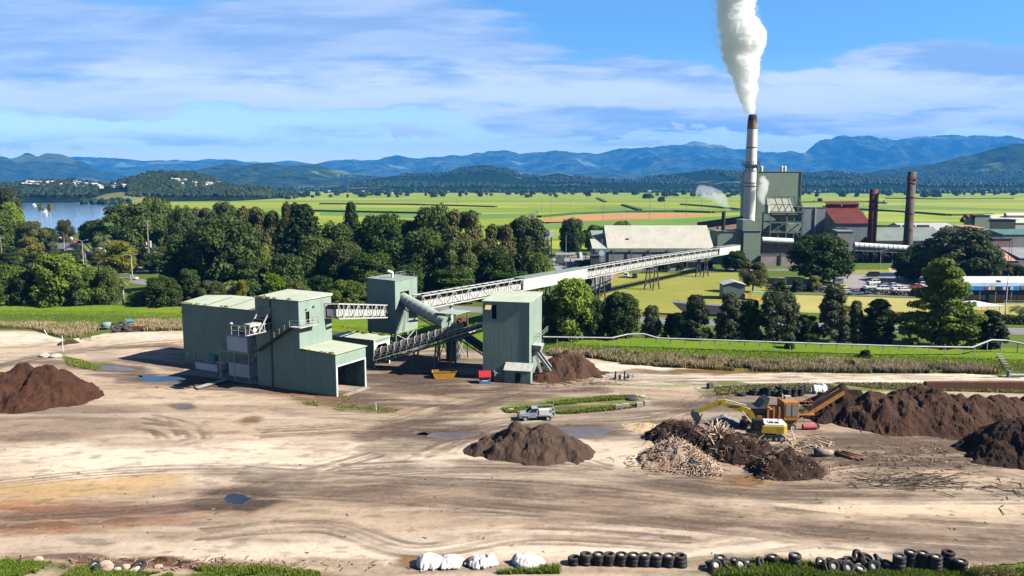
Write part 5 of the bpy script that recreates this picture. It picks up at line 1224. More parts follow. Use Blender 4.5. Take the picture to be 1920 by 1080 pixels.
# spoon drain kerb and slab in the shaded corner
sl = MB(); sl.hexa([G(365, 725, .15), G(372, 729, .15), G(432, 711, .15), G(425, 709, .15)], [G(365, 725, .35), G(372, 729, .35), G(432, 711, .35), G(425, 709, .35)])
tag(sl.build('kerb', m_conc), 'low concrete kerb running out from the tall tower across the shaded ground', 'kerb')
poly_sheet('pavement', [(346, 693), (480, 706), (484, 722), (470, 722), (340, 700)], .16, m_conc)
# yellow skip bin
sk = empty('skip_bin', G(833, 709), R(6), 'yellow skip bin with sloping ends under the conveyors', 'skip')
mb = MB(); w2 = .95
a_ = [(-1.55, -w2, 0), (1.55, -w2, 0), (1.55, w2, 0), (-1.55, w2, 0)]; b_ = [(-2.1, -w2, 1.25), (2.1, -w2, 1.25), (2.1, w2, 1.25), (-2.1, w2, 1.25)]
mb.add(a_ + b_, [(0, 1, 5, 4), (1, 2, 6, 5), (2, 3, 7, 6), (3, 0, 4, 7), (0, 3, 2, 1)]); m_yel = M('yellow_paint', (.60, .30, .02), (.45, .22, .02), rough=.6, scale=1.5, streak=.5)
o = mb.build('bin_body', m_yel, sk); md = o.modifiers.new('s', 'SOLIDIFY'); md.thickness = .06
mb = MB(); mb.box(-2.16, -1.03, 1.25, 2.16, -.93, 1.33); mb.box(-2.16, .93, 1.25, 2.16, 1.03, 1.33); mb.box(-2.16, -.93, 1.25, -2.06, .93, 1.33); mb.box(2.06, -.93, 1.25, 2.16, .93, 1.33); mb.build('rim', m_yel, sk)
mb = MB(); mb.ball((0, 0, .8), 1.7, .85, .45, 14, 6); mb.build('load', m_rust, sk, smooth=True)
# red roofed blue kiosk
kq = empty('kiosk_box', G(909, 719), R(4), 'small blue box hut with bright red ribbed roof beside the nearest tower', 'hut')
mb = MB(); mb.box(-.95, -.75, 0, .95, .75, 1.25); mb.build('wall', M('blue_paint', (.05, .16, .42), (.08, .22, .45), rough=.5), kq)
mb = MB(); mb.hexa([(-1.05, -.95, 1.26), (1.05, -.95, 1.26), (1.05, .95, 1.95), (-1.05, .95, 1.95)], [(-1.05, -.95, 1.33), (1.05, -.95, 1.33), (1.05, .95, 2.03), (-1.05, .95, 2.03)])
for i in range(8): x = -1 + i * .27; mb.hexa([(x, -.95, 1.33), (x + .08, -.95, 1.33), (x + .08, .95, 2.03), (x, .95, 2.03)], [(x, -.95, 1.38), (x + .08, -.95, 1.38), (x + .08, .95, 2.08), (x, .95, 2.08)])
mb.build('roof', M('red_paint', (.55, .03, .04), (.5, .05, .06), rough=.5), kq); mb = MB(); mb.box(-.5, -.79, .55, .5, -.753, .72); mb.build('label_plate', m_white, kq); mb = MB(); mb.box(-.95, -.78, 1.0, .95, -.753, 1.2); mb.build('band', M('red_stripe', (.4, .05, .06)), kq)
for i, (px, py, n) in enumerate(((936, 716, 6), (955, 716, 5))):
    ms = empty('mesh_stack', G(px, py), R(8 - 12 * i), ('grey steel mesh crates stacked beside the kiosk', 'grey steel mesh crates stacked against the porch')[i], 'rack')
    mb = MB()
    for k in range(n):
        z = .08 + k * .32; mb.box(-.85, -.7, z, .85, -.6, z + .08); mb.box(-.85, .6, z, .85, .7, z + .08)
        for j in range(7): x = -.8 + j * .26; mb.box(x, -.59, z + .02, x + .05, .59, z + .06)
        for x in (-.85, .77):
            for y in (-.7, .62): mb.box(x, y, z + .08, x + .08, y + .08, z + .32)
    mb.build('mesh_frame', m_trim, ms)
# ================================================================ the sugar mill, its yard, vehicles, houses, poles
def shed(name, label, px0, px1, Y, top, depth, mat, roofmat, roof='gable', rh=2.0, z0=0.0, rz=0.0, cat='building', ridge='x', group=None, over=.3, base=None):
    """front wall at distance Y from column px0 to px1, eave at row top (or metres if <0)"""
    zt = -top if top < 0 else zat(top, Y)
    h = CH - zt; X0 = (px0 - 960) / F * (Y * CP + h * SP); X1 = (px1 - 960) / F * (Y * CP + h * SP); W = (X1 - X0) / max(.3, math.cos(rz))
    r_ = empty(name, (X0, Y, z0), rz, label, cat, group); H = zt - z0
    mb = MB()
    if roof == 'gable' and ridge == 'x': mb.prism([(0, 0), (depth, 0), (depth, H), (depth / 2, H + rh), (0, H)], 'x', 0, W)
    elif roof == 'gable': mb.prism([(0, 0), (W, 0), (W, H), (W / 2, H + rh), (0, H)], 'y', 0, depth)
    elif roof == 'skillion': mb.prism([(0, 0), (depth, 0), (depth, H + rh), (0, H)], 'x', 0, W)
    else: mb.box(0, 0, 0, W, depth, H)
    mb.build('wall', mat, r_)
    mb = MB(); o = over; t_ = .12; e = .004
    if roof == 'gable' and ridge == 'x':
        k = rh / (depth / 2); mb.prism([(-o, H - o * k + e), (depth / 2, H + rh + e), (depth + o, H - o * k + e), (depth + o, H - o * k + t_), (depth / 2, H + rh + t_), (-o, H - o * k + t_)], 'x', -o, W + o)
    elif roof == 'gable':
        k = rh / (W / 2); mb.prism([(-o, H - o * k + e), (W / 2, H + rh + e), (W + o, H - o * k + e), (W + o, H - o * k + t_), (W / 2, H + rh + t_), (-o, H - o * k + t_)], 'y', -o, depth + o)
    elif roof == 'skillion':
        k = rh / depth; mb.prism([(-o, H - o * k + e), (depth + o, H + rh + o * k + e), (depth + o, H + rh + o * k + t_), (-o, H - o * k + t_)], 'x', -o, W + o)
    else: mb.box(-o, -o, H + e, W + o, depth + o, H + t_ + .05)
    mb.build('roof', roofmat, r_)
    r_['_w'] = W; r_['_h'] = H; DIM[r_.name] = (W, H); del r_['_w']; del r_['_h']; return r_
DIM = {}
c_grey = mat_clad('grey_cladding', (.30, .31, .31), (.22, .23, .24), seam=1.6, dirt=.5); c_blue = mat_clad('blue_grey_cladding', (.26, .31, .36), (.19, .23, .27), seam=2.2, dirt=.7, rust=.3)
c_wht = mat_clad('white_cladding', (.62, .62, .60), (.50, .50, .48), seam=1.2, dirt=.5, rust=.25); c_red = mat_clad('rusty_red_roof', (.17, .038, .022), (.07, .022, .016), seam=1.1, dirt=.9, ax=(1, 0, 0), rust=.6)
c_mill = mat_clad('mill_green', (.26, .34, .26), (.225, .30, .23), seam=1.2, dirt=.25); c_oldroof = mat_clad('old_pale_roof', (.50, .49, .43), (.42, .41, .36), seam=1.5, ax=(1, 0, 0), dirt=.55)
c_gr_roof = mat_clad('grey_green_roof', (.22, .27, .25), (.17, .21, .20), seam=1.2, ax=(1, 0, 0), dirt=.5); c_pink = mat_clad('rusty_pale_roof', (.52, .30, .24), (.42, .22, .16), seam=.9, ax=(1, 0, 0), rust=.6)
c_teal = M('teal_roof', (.10, .22, .20), rough=.6); m_brick = M('weathered_wall', (.50, .43, .40), (.38, .32, .30), rough=.9, scale=.3, streak=.7)
# long storage shed
ys = 324.0
ss_ = shed('storage_shed', 'long storage shed with pale dirty roof and round blue sign left of the mill', 1140, 1337, ys + 6, 465, 26, c_grey, c_oldroof, rh=zat(423, ys + 19) - zat(465, ys + 6), ridge='x')
an = shed('annex_shed', 'low annex at the left end of the long storage shed', 1112, 1139.5, ys + 6, 466, 10, c_grey, c_oldroof, roof='skillion', rh=3.0)
an2 = shed('annex_shed', 'dark green gable block behind the low annex of the storage shed', 1113, 1139.5, ys + 17, 447, 12, c_mill, c_mill, roof='skillion', rh=2.5)
W_, H_ = DIM[ss_.name]
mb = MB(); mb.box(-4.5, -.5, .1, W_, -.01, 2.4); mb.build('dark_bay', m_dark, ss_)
mb = MB(); mb.box(-5, -.32, H_ - 1.6, W_, -.02, H_ - .2); mb.build('fascia', c_mill, ss_)
[MB().box(x, -.8, 0, x + .35, -.52, H_ - .2).build('post', m_gsteel, ss_) for x in np.arange(-5.5, W_, 7.5)]
mb = MB(); mb.tube((-1.6, -.9, H_ - 2.0), (-1.6, -.82, H_ - 2.0), 1.75, 1.75, 28); mb.build('sign_disc', M('sign_blue', (.12, .32, .62)), an)
bpy.data.objects[an.name]
for o_ in an.children:
    if o_.name.startswith('sign_disc'): o_.location = (3.4 + 1.6, 0, 0)
mb = MB(); mb.tube((3.4, -.96, H_ - 2.0), (3.4, -.91, H_ - 2.0), 1.15, 1.15, 28); mb.build('sign_centre', m_white, an)
mb = MB(); mb.tube((W_ * .2, 5, H_ + 2.5), (W_ * .2, 5, H_ + 3.6), .7); mb.build('roof_vent', m_dark, ss_)
# conveyor landing and stack enclosure
e1_ = shed('enclosure', 'low green mill enclosure where the long conveyor arrives', 1346, 1397, 344, 434, 14, c_mill, c_gr_roof, roof='flat')
e2_ = shed('enclosure', 'tall ribbed green enclosure at the foot of the white chimney', 1395, 1427, 341, 433, 14, c_mill, c_gr_roof, roof='flat')
W_, H_ = DIM[e2_.name]
mb = MB(); mb.prism([(0, H_ + .2), (W_, H_ + .2), (W_, H_ + 1.2), (W_ * .92, H_ + 2.8), (W_ * .75, H_ + 3.9), (W_ * .5, H_ + 4.5), (0, H_ + 4.6)], 'y', 2, 12); mb.build('curved_duct', c_mill, e2_)
mb = MB(); mb.tube((-8, 3, H_), (-8, 3, H_ + 8), .8, .8, 12); mb.build('small_stack', m_black, e2_)
cd = empty('covered_walkway', AT(1378, 470, 336), 0, 'dark covered belt way rising right behind the storage shed roof', 'conveyor')
cd.location = (0, 0, 0); MB().bar(AT(1310, 423, 385), AT(1398, 411, 372), 3.0, 3.2).build('cover', m_dsteel, cd); MB().bar(AT(1345, 425, 380), Vector((AT(1345, 425, 380).x, 380, 0)), .5).build('leg', m_dsteel, cd)
# the white chimney
YC = 356.0; xc = AT(1402, 470, YC).x
ch = empty('chimney_stack', (xc, YC, 0), 0, 'tall white steaming chimney with dark soot cap and ring platform', 'chimney')
zt = zat(215, YC); zcap = zat(240, YC); zpl = zat(309, YC); r0_, r1_ = 10.9 / F * YC, 7.0 / F * YC
prof = [(r0_, 0), (r0_, zpl), (11.0 / F * YC, zcap)]
mbs = MB(); mbs.lathe([(r0_ * 1.02, 0), (r0_ * .96, zpl), (9.0 / F * YC, zcap)], n=40); m_stack = M('stack_white', (.82, .82, .81), (.74, .74, .73), rough=.5, scale=.3, streak=.45)
mbs.build('shaft', m_stack, ch, smooth=True)
mb = MB(); mb.lathe([(9.1 / F * YC, zcap), (8.6 / F * YC, zcap + (zt - zcap) * .6), (r1_, zt), (r1_ - .4, zt), (r1_ - .4, zt - 3)], n=40)
m_soot, t = new_mat('sooty_cap'); co = t.node('ShaderNodeTexCoord').outputs['Object']; zz = t.sep(co)[2]
out(t, pbsdf(t, color=t.mix(t.ss(t.math('ADD', zz, t.math('MULTIPLY', t.noise(co, .6, 4), 5.0)), zcap + 3, zt + 1.5), (.28, .20, .10), (.02, .017, .015)), rough=.9)); mb.build('soot_cap', m_soot, ch, smooth=True)
for z in (zcap - .4, zcap - 8.5, zcap - 17, zpl - 8, zat(350, YC)): rr_ = r0_ * .985 + (9.3 / F * YC - r0_) * max(0, (z - zpl) / (zcap - zpl)); MB().lathe([(rr_, z), (rr_ + .06, z), (rr_ + .06, z + .35), (rr_, z + .35)], n=40).build('joint_ring', m_dsteel, ch)
mb = MB(); rp_ = 16.5 / F * YC; mb.lathe([(r0_ * .97, zpl - .15), (rp_, zpl - .15), (rp_, zpl), (r0_ * .97, zpl)], n=32)
for k in range(24):
    a = k * math.pi / 12; p = Vector((math.cos(a) * rp_ * .98, math.sin(a) * rp_ * .98, zpl)); mb.tube(p, p + Vector((0, 0, 1.3)), .07, .07, 5)
    if k % 2 == 0: mb.bar(p, Vector((math.cos(a) * r0_, math.sin(a) * r0_, zpl - 3.2)), .14)
for z in (.65, 1.3): mb.path([(math.cos(k * math.pi / 16) * rp_ * .98, math.sin(k * math.pi / 16) * rp_ * .98, zpl + z) for k in range(33)], .06, 5)
mb.build('ring_platform', m_dsteel, ch)
mb = MB(); [mb.bar((r0_ + .1, -y, 12), (r0_ * .97 + .1, -y, zpl), .12) for y in (.25, .7)]; [mb.bar((r0_ + .1, -.7, z), (r0_ + .1, -.25, z), .08) for z in np.arange(12, zpl, 1.2)]; mb.build('ladder', m_dsteel, ch)
# boiler house
bh = shed('boiler_house', 'tall plain green boiler house right behind the white chimney', 1419, 1503.5, 392, 322, 26, c_mill, c_mill, roof='flat', over=.2)
W_, H_ = DIM[bh.name]
for x, mm in ((1.5, M('rusty_vent', (.35, .25, .2))), (4.6, m_white), (14.5, m_white), (16.0, m_white)):
    mb = MB(); mb.tube((x, 8, H_), (x, 8, H_ + 2.2), .75, .75, 12); mb.tube((x, 8, H_ + 2.21), (x, 8, H_ + 2.9), .85, .5, 12); mb.build('roof_vent', mm, bh)
mb = MB(); [mb.box(x, -.3, 0, x + .5, -.01, H_) for x in (-.1, W_ - .4)]; mb.build('corner_trim', m_gsteel, bh)
for i, x in enumerate((-2.9, -1.5)): mb = MB(); mb.tube((x, -1, 4), (x, -1, H_ - 4 - i * 5), .55, .55, 10); mb.tube((x, -1, H_ - 4 - i * 5), (x + 2.5, .5, H_ - 3 - i * 5), .55, .55, 10); mb.build('riser_pipe', m_dsteel, bh)
mb = MB(); [mb.box(-3.6, -2, z, -.2, -.2, z + .2) for z in (10, 15, 20, 25)]; rail(mb, [(-3.6, -2, 25), (-.3, -2, 25)], 1.1, .06); rail(mb, [(-3.6, -2, 20), (-.3, -2, 20)], 1.1, .06); mb.build('side_platform', m_dsteel, bh)
# ash collector: hopper in an open frame in front of it
hp = empty('ash_collector', (AT(1441, 470, 360).x, 360, 0), 0, 'steel framed hopper tower with pale inverted pyramid in front of the boiler house', 'hopper')
k_ = 360 / F; wq = 60 * k_; zq = lambda py: zat(py, 360)
mb = MB(); cx0, cx1 = 6 * k_, 58 * k_
mb.add([(cx0, 1, zq(402)), (cx1, 1, zq(402)), (cx1, 9, zq(402)), (cx0, 9, zq(402)), (cx0 + 5, 4, zq(417)), (cx1 - 5, 4, zq(417)), (cx1 - 5, 6, zq(417)), (cx0 + 5, 6, zq(417))], [(0, 1, 5, 4), (1, 2, 6, 5), (2, 3, 7, 6), (3, 0, 4, 7), (4, 5, 6, 7), (0, 3, 2, 1)]); mb.build('hopper', M('pale_hopper', (.42, .45, .36), (.34, .37, .29), streak=.5), hp)
mb = MB(); mb.hexa([(cx0 - 1, 3.5, zq(402) + .01), (cx1 - 1, 3.5, zq(402) + .01), (cx1 - 1, 9, zq(402) + .01), (cx0 - 1, 9, zq(402) + .01)], [(cx0 - 1, 7, zq(373)), (cx1 - 3, 7, zq(373)), (cx1 - 3, 9, zq(373)), (cx0 - 1, 9, zq(373))]); mb.build('filter_house', M('pale_filter', (.44, .46, .38), (.36, .38, .30)), hp)
mb = MB()
for x in (0, wq * .5, wq): mb.bar((x, -1, 0), (x, -1, zq(400)), .5); mb.bar((x, 10, 0), (x, 10, zq(400)), .5)
for py in (400, 417, 435): z = zq(py); mb.bar((-.3, -1, z), (wq + .3, -1, z), .6); mb.bar((0, 10, z), (wq, 10, z), .45); mb.bar((0, -1, z), (0, 10, z), .4); mb.bar((wq, -1, z), (wq, 10, z), .4)
mb.bar((0, -1, zq(435)), (wq * .5, -1, zq(417)), .3); mb.bar((wq, -1, zq(448)), (wq * .5, -1, zq(420)), .35)
mb.build('frame', m_gsteel, hp)
mb = MB(); za, zb2 = zq(397), zq(369); k_ = k_
mb.bar((-2 * k_, -1.6, za), (60 * k_, -1.6, za), .45); mb.bar((0, -1.6, zb2), (48 * k_, -1.6, zb2), .4); mb.bar((48 * k_, -1.6, zb2), (62 * k_, -1.6, za), .45)
for i in range(5): x = i * 12 * k_; mb.bar((x + 1, -1.6, zb2 if i < 4 else za), (x + 3.6, -1.6, za), .3); mb.bar((x, -1.6, za), (x + 2, -1.6, (za + zb2) / 2), .25)
mb.bar((-2 * k_, -1.6, (za + zb2) / 2), (56 * k_, -1.6, (za + zb2) / 2), .28); mb.build('truss', m_gsteel, hp)
mb = MB(); mb.hexa([(wq * .62, 1, zq(438)), (wq * .9, 1, zq(438)), (wq * .9, 7, zq(438)), (wq * .62, 7, zq(438))], [(wq * .4, 1, zq(420)), (wq * 1.05, 1, zq(420)), (wq * 1.05, 7, zq(420)), (wq * .4, 7, zq(420))]); mb.build('lower_hopper', c_mill, hp)
mb = MB(); mb.tube((-1.3, -1.2, zq(398)), (-1.3, -1.2, zq(384)), .6, .5, 12); mb.build('vent_stack', m_white, hp)
pw = empty('steam_pipe', (0, 0, 0), 0, 'fat white insulated pipe running from the green enclosure under the hopper tower', 'pipe')
MB().tube(AT(1428, 450, 345), AT(1486, 453, 346), 1.35, 1.35, 16).build('pipe_shell', m_white, pw); mb = MB(); [mb.bar(Vector((AT(px, 455, 346).x, 346, 0)), AT(px, 455, 346), .4) for px in (1436, 1455, 1475)]; mb.bar(AT(1428, 458, 346.9), AT(1486, 460, 346.9), .5); mb.build('pipe_rack', m_dsteel, pw)
lw = shed('mill_store', 'low weathered pinkish wall block below the white steam pipe', 1427, 1490, 338, 481, 14, m_brick, m_dsteel, roof='flat', over=0); MB().box(7.6, -.3, 0, 8.4, -.01, 5.5).build('buttress', m_dsteel, lw)
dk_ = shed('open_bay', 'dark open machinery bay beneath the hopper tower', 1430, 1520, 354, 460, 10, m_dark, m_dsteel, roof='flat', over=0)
# central sheds
b1 = shed('mill_hall', 'blue grey patched mill hall between boiler house and red roof', 1504, 1548, 380, 389, 26, c_blue, c_grey, roof='flat', over=.2)
MB().box(DIM[b1.name][0] * .55, -.4, 0, DIM[b1.name][0] * .55 + .6, -.01, DIM[b1.name][1]).build('column', m_trim, b1)
# red roofed hall: gable end to the left, long slope facing
rr0 = empty('red_roof_hall', (0, 0, 0), 0, 'mill hall with rust red roof and ridge monitors', 'building')
Y0r, Y1r = 366.0, 396.0; zr = zat(387, Y1r); ze = zat(419, Y0r)
xl0, xl1 = AT(1567, 420, Y0r).x, AT(1543, 388, Y1r).x; xr0, xr1 = AT(1631, 420, Y0r).x, AT(1606, 388, Y1r).x
mb = MB(); mb.hexa([(xl0, Y0r, 0), (xr0, Y0r, 0), (xr1, Y1r, 0), (xl1, Y1r, 0)], [(xl0, Y0r, ze), (xr0, Y0r, ze), (xr1, Y1r, zr), (xl1, Y1r, zr)]); mb.build('wall', c_blue, rr0)
mb = MB(); mb.hexa([(xl0 - .4, Y0r - .5, ze - .2), (xr0 + .4, Y0r - .5, ze - .2), (xr1 + .4, Y1r, zr + .01), (xl1 - .4, Y1r, zr + .01)], [(xl0 - .4, Y0r - .5, ze + .1), (xr0 + .4, Y0r - .5, ze + .1), (xr1 + .4, Y1r, zr + .3), (xl1 - .4, Y1r, zr + .3)]); mb.build('roof', c_red, rr0)
for a_, b_ in ((.03, .46), (.52, .97)):
    mb = MB(); x0_, x1_ = xl1 + (xr1 - xl1) * a_, xl1 + (xr1 - xl1) * b_; mb.box(x0_, Y1r - 3.5, zr - .8, x1_, Y1r - 2, zr + 1.2); mb.hexa([(x0_ - .3, Y1r - 4.5, zr + 1.0), (x1_ + .3, Y1r - 4.5, zr + 1.0), (x1_ + .3, Y1r, zr + 2.2), (x0_ - .3, Y1r, zr + 2.2)], [(x0_ - .3, Y1r - 4.5, zr + 1.2), (x1_ + .3, Y1r - 4.5, zr + 1.2), (x1_ + .3, Y1r, zr + 2.4), (x0_ - .3, Y1r, zr + 2.4)]); mb.build('ridge_monitor', c_red, rr0)
shed('small_block', 'small grey green block with sloping roof left of the rust red chimney', 1571, 1601, 352, 434, 9, c_grey, c_gr_roof, roof='skillion', rh=.8)
gl = shed('long_mill_shed', 'long low mill shed with grey green roof between the two brown chimneys', 1632, 1775, 362, 451, 26, c_wht, c_gr_roof, rh=5.4)
W_, H_ = DIM[gl.name]; mb = MB(); [mb.box(x, 12.4, H_ + 5.2, x + 5.4, 13.6, H_ + 6.3) for x in np.arange(.5, W_ - 6, 6.6)]; mb.build('ridge_vent', m_dsteel, gl); MB().box(-.2, -.5, H_ - .9, W_, -.01, H_ - .2).build('gutter', m_dsteel, gl)
shed('mill_shed', 'flat long shed roof behind the brown chimney in the mill', 1700, 1800, 400, 432, 26, c_grey, m_trim, rh=3.0)
# pipe gallery over the dark bay
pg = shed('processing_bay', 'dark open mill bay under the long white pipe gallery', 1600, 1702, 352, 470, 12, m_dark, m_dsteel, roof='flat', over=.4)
W_, H_ = DIM[pg.name]; [MB().box(x, -.5, 0, x + .35, -.01, H_).build('column', m_gsteel, pg) for x in np.arange(0, W_, 4.2)]; MB().bar((3, -.6, 2), (7, -.6, H_), .25).build('brace', m_gsteel, pg)
rgm = random.Random(8)
for k in range(16): x = rgm.uniform(1, W_ - 1); z = rgm.uniform(1, H_ - 2); MB().box(x, -.35, z, x + rgm.uniform(.4, 2.2), -.02, z + rgm.uniform(.3, 1.2)).build('machine_part', M('grimy_machinery', (.16, .13, .12), (.09, .06, .05), rough=.8), pg)
pi = empty('pipe_gallery', (0, 0, 0), 0, 'long white lagged pipe on a rack left of the huge spreading tree', 'pipe'); MB().tube(AT(1601, 460, 349), AT(1704, 466, 349), 1.35, 1.35, 16).build('pipe_shell', m_white, pi)
mb = MB(); d_ = AT(1601, 466, 349) - AT(1601, 460, 349); [mb.tube(AT(1601 + 9 * k, 460 + .52 * k, 349) - Vector((.08, 0, 0)), AT(1601 + 9 * k, 460 + .52 * k, 349) + Vector((.08, 0, 0)), 1.45, 1.45, 16) for k in range(1, 12)]; mb.bar(AT(1601, 469, 349), AT(1704, 474, 349), 1.6, .5); mb.build('rack', m_trim, pi)
def stack(px, py_t, py_b, Y, w0, w1, mat, label, cap):
    x = AT(px, (py_t + py_b) / 2, Y).x; r_ = empty('chimney_stack', (x, Y, 0), 0, label, 'chimney'); H = zat(py_t, Y); k = Y / F
    mb = MB(); mb.lathe([(w1 / 2 * k, 0), (w0 / 2 * k, H), (w0 / 2 * k - .25, H), (w0 / 2 * k - .25, H - 2)], n=28); mb.build('shaft', mat, r_, smooth=True)
    a = w0 / 2 * k
    for z in cap: MB().lathe([(a, z), (a + .25, z), (a + .25, z + .5), (a, z + .5)], n=28).build('band', m_rust, r_)
    return r_, H
m_redst = M('red_brown_stack', (.13, .045, .035), (.09, .03, .025), rough=.8, scale=.25, streak=.8); m_brst = M('brown_stack', (.14, .11, .095), (.095, .06, .05), rough=.85, scale=.25, streak=.7)
r_, H = stack(1636, 355, 462, 357, 14.5, 15.5, m_redst, 'shorter red brown rusty chimney with side ladder', (12, 18, 24, 29))
mb = MB(); [mb.bar((1.9, y, 4), (1.9, y, H - .5), .14) for y in (-.4, .4)]; [mb.bar((1.9, -.4, z), (1.9, .4, z), .1) for z in np.arange(4, H, 1)]; mb.lathe([(1.7, H * .5), (2.6, H * .5), (2.6, H * .5 + .2), (1.7, H * .5 + .2)], n=20); mb.build('ladder', m_rust, r_)
r_, H = stack(1706, 322, 462, 352, 14.5, 17.5, m_brst, 'taller grey brown rusty chimney right of the red one', (14, 21, 28, 34))
mb = MB(); mb.lathe([(1.7, H - 3.4), (2.3, H - 3.4), (2.3, H - 3.1), (1.7, H - 3.1)], n=24); rail(mb, [(2.2 * math.cos(a * .785), 2.2 * math.sin(a * .785), H - 3.1) for a in range(9)], 1.0, .05); mb.build('ring_platform', m_rust, r_)
# right hand cluster
gb = shed('dust_tower', 'small green box tower with rusty curved duct at the right of the mill', 1829, 1857, 372, 404, 9, c_mill, m_dsteel, roof='flat')
dct = empty('curved_duct', (0, 0, 0), 0, 'rusty brown bent duct left of the small green box tower', 'duct'); pts = [AT(1803, 416, 374), AT(1808, 408, 374), AT(1817, 405, 374), AT(1830, 405.5, 374)]
mb = MB(); mb.path([tuple(p) for p in pts], 1.0, 12); mb.build('duct_shell', m_rust, dct, smooth=True); MB().bar(AT(1824, 408, 374), Vector((AT(1824, 408, 374).x, 374, 0)), .4).build('leg', m_rust, dct)
shed('mill_shed', 'pale roofed mill shed at the far right edge', 1878, 1990, 385, 418, 30, c_wht, c_roof2, rh=3.4)
bv = empty('roof_tank', (AT(1900, 405, 395).x, 395, 0), 0, 'round topped vent house on the pale roof at the right edge', 'vent'); MB().tube((-4, 0, zat(404, 395)), (10, 0, zat(404, 395)), 1.3, 1.3, 16).build('shell', m_white, bv); MB().box(-3, -.8, zat(418, 395), 9, .8, zat(405, 395)).build('base', m_dsteel, bv)
shed('conveyor_deck', 'dark flat deck building with pipes at the right of the mill', 1857, 1905, 372, 412, 8, m_dsteel, m_dsteel, roof='flat')
shed('mill_shed', 'rusty red sheet block at the right of the mill', 1846, 1874, 362, 432, 12, mat_clad('rust_wall', (.22, .05, .04), (.15, .04, .03), rust=.3), m_brick, roof='flat')
shed('mill_shed', 'white sheet block left of the rusty red block', 1815, 1845.5, 361, 428, 12, c_wht, c_pink, roof='skillion', rh=.8)
shed('mill_shed', 'grey shed with dark teal roof at the right edge', 1882, 1990, 350, 440, 12, c_grey, c_teal, roof='skillion', rh=1.6)
shed('mill_shed', 'brown rusty block before the teal roofed shed', 1862, 1898, 340, 448, 10, mat_clad('brown_sheet', (.30, .22, .18), (.22, .15, .12), rust=.5), m_dsteel, roof='flat')
shed('mill_shed', 'low shed with rust striped pale roof at the right', 1872, 1912, 322, 489, 14, c_blue, c_pink, roof='skillion', rh=4.0)
shed('mill_shed', 'low grey roofed shed at the right edge of the mill', 1913, 1990, 322, 484, 14, c_grey, c_grey, roof='skillion', rh=3.0)
# left mill yard
t1 = shed('silo_building', 'pale tall narrow building with stair beside the mill yard', 1012, 1030, 352, 440, 10, c_wht, m_dsteel, roof='skillion', rh=1.5)
for i in range(3):
    tkq = empty('storage_tank', (AT(1002 + i * 14, 425, 372).x, 372, 0), 0, ('dark horizontal tank left of three beyond the mill yard', 'dark middle tank beyond the mill yard', 'white box tank right of the dark tanks')[i], 'tank')
    if i < 2: MB().tube((-1.5, 0, 11.4), (1.5, 0, 11.4), 1.4, 1.4, 16).build('shell', m_dsteel, tkq)
    else: MB().box(-2, -1, 10, 2.4, 1, 12.6).build('shell', m_white, tkq)
    mb = MB(); [mb.box(x - .2, -.6, 0, x + .2, .6, 10.1) for x in (-1, 1)]; mb.build('cradle', m_dsteel, tkq)
gt = empty('gantry_crane', (AT(1042, 470, 338).x, 338, 0), 0, 'white beamed cane unloading gantry in the left mill yard', 'crane')
mb = MB(); mb.box(0, 0, 4.6, 13, .8, 5.4); mb.build('beam', m_white, gt); [MB().box(x, .1, 0, x + .4, .7, 4.6).build('leg', m_white, gt) for x in (0, 6, 12.4)]; MB().box(.6, -.3, 1.2, 3.6, 2, 4.2).build('cabin', m_gsteel, gt)
bz = empty('pressure_vessel', (AT(1087, 475, 330).x, 330, 0), 0, 'pale turquoise bulb shaped vessel on the mill yard', 'vessel'); mb = MB(); mb.lathe([(.0, 6.6), (.8, 6.2), (1.1, 5), (1.3, 3), (1.2, 1), (1.2, 0)], n=18); mb.build('vessel_body', M('pale_turquoise', (.40, .55, .50)), bz, smooth=True)
ld = shed('loading_platform', 'low pale topped loading platform with dark underside in the mill yard', 1080, 1110, 322, 488, 6, m_dark, m_conc, roof='flat')
shed('loading_platform', 'dark machinery block before the storage shed corner', 1108, 1124, 320, 480, 5, m_dsteel, m_dsteel, roof='flat')

# sheds on the lawn
s1_ = shed('garden_shed', 'green grey metal shed with pale gabled roof on the lawn', 1357, 1397, 238, 534, 6.5, mat_clad('shed_sheet', (.20, .26, .24), (.17, .22, .21)), m_trim, rh=.9, ridge='y', rz=R(-4))
MB().box(6.35, 1, 0, 6.4, 5, 2.4).build('side_door', m_white, s1_)
shed('garden_shed', 'small green shed left of two beside the red car', 1457, 1474, 268, 522, 5, c_mill, m_trim, roof='skillion', rh=-.6, rz=R(-6)); shed('garden_shed', 'small dark green shed right of two near the blue cars', 1483, 1508, 272, 521, 6, c_mill, m_dsteel, roof='skillion', rh=-.5)
hb_ = empty('steel_hopper', G(1283, 592), R(-8), 'grey steel hopper with sloping side standing on the lawn behind the pointed trees', 'hopper')
mb = MB(); mb.hexa([(0, 0, .6), (10, 0, .5), (10, 3, .5), (0, 3, .6)], [(-3.2, 0, 3.4), (12, 0, 2.6), (12, 3, 2.6), (-3.2, 3, 3.4)]); mb.build('bin_body', M('grey_bin', (.22, .22, .23), (.16, .16, .17), rough=.7, streak=.5), hb_); [MB().box(x, y, 0, x + .25, y + .25, .7).build('leg', m_dsteel, hb_) for x in (.2, 9) for y in (.2, 2.5)]
mb = MB(); rail(mb, [(-3.2, 0, 3.4), (0, 0, 3.2)], .9, .05); mb.build('rim_rail', m_trim, hb_)

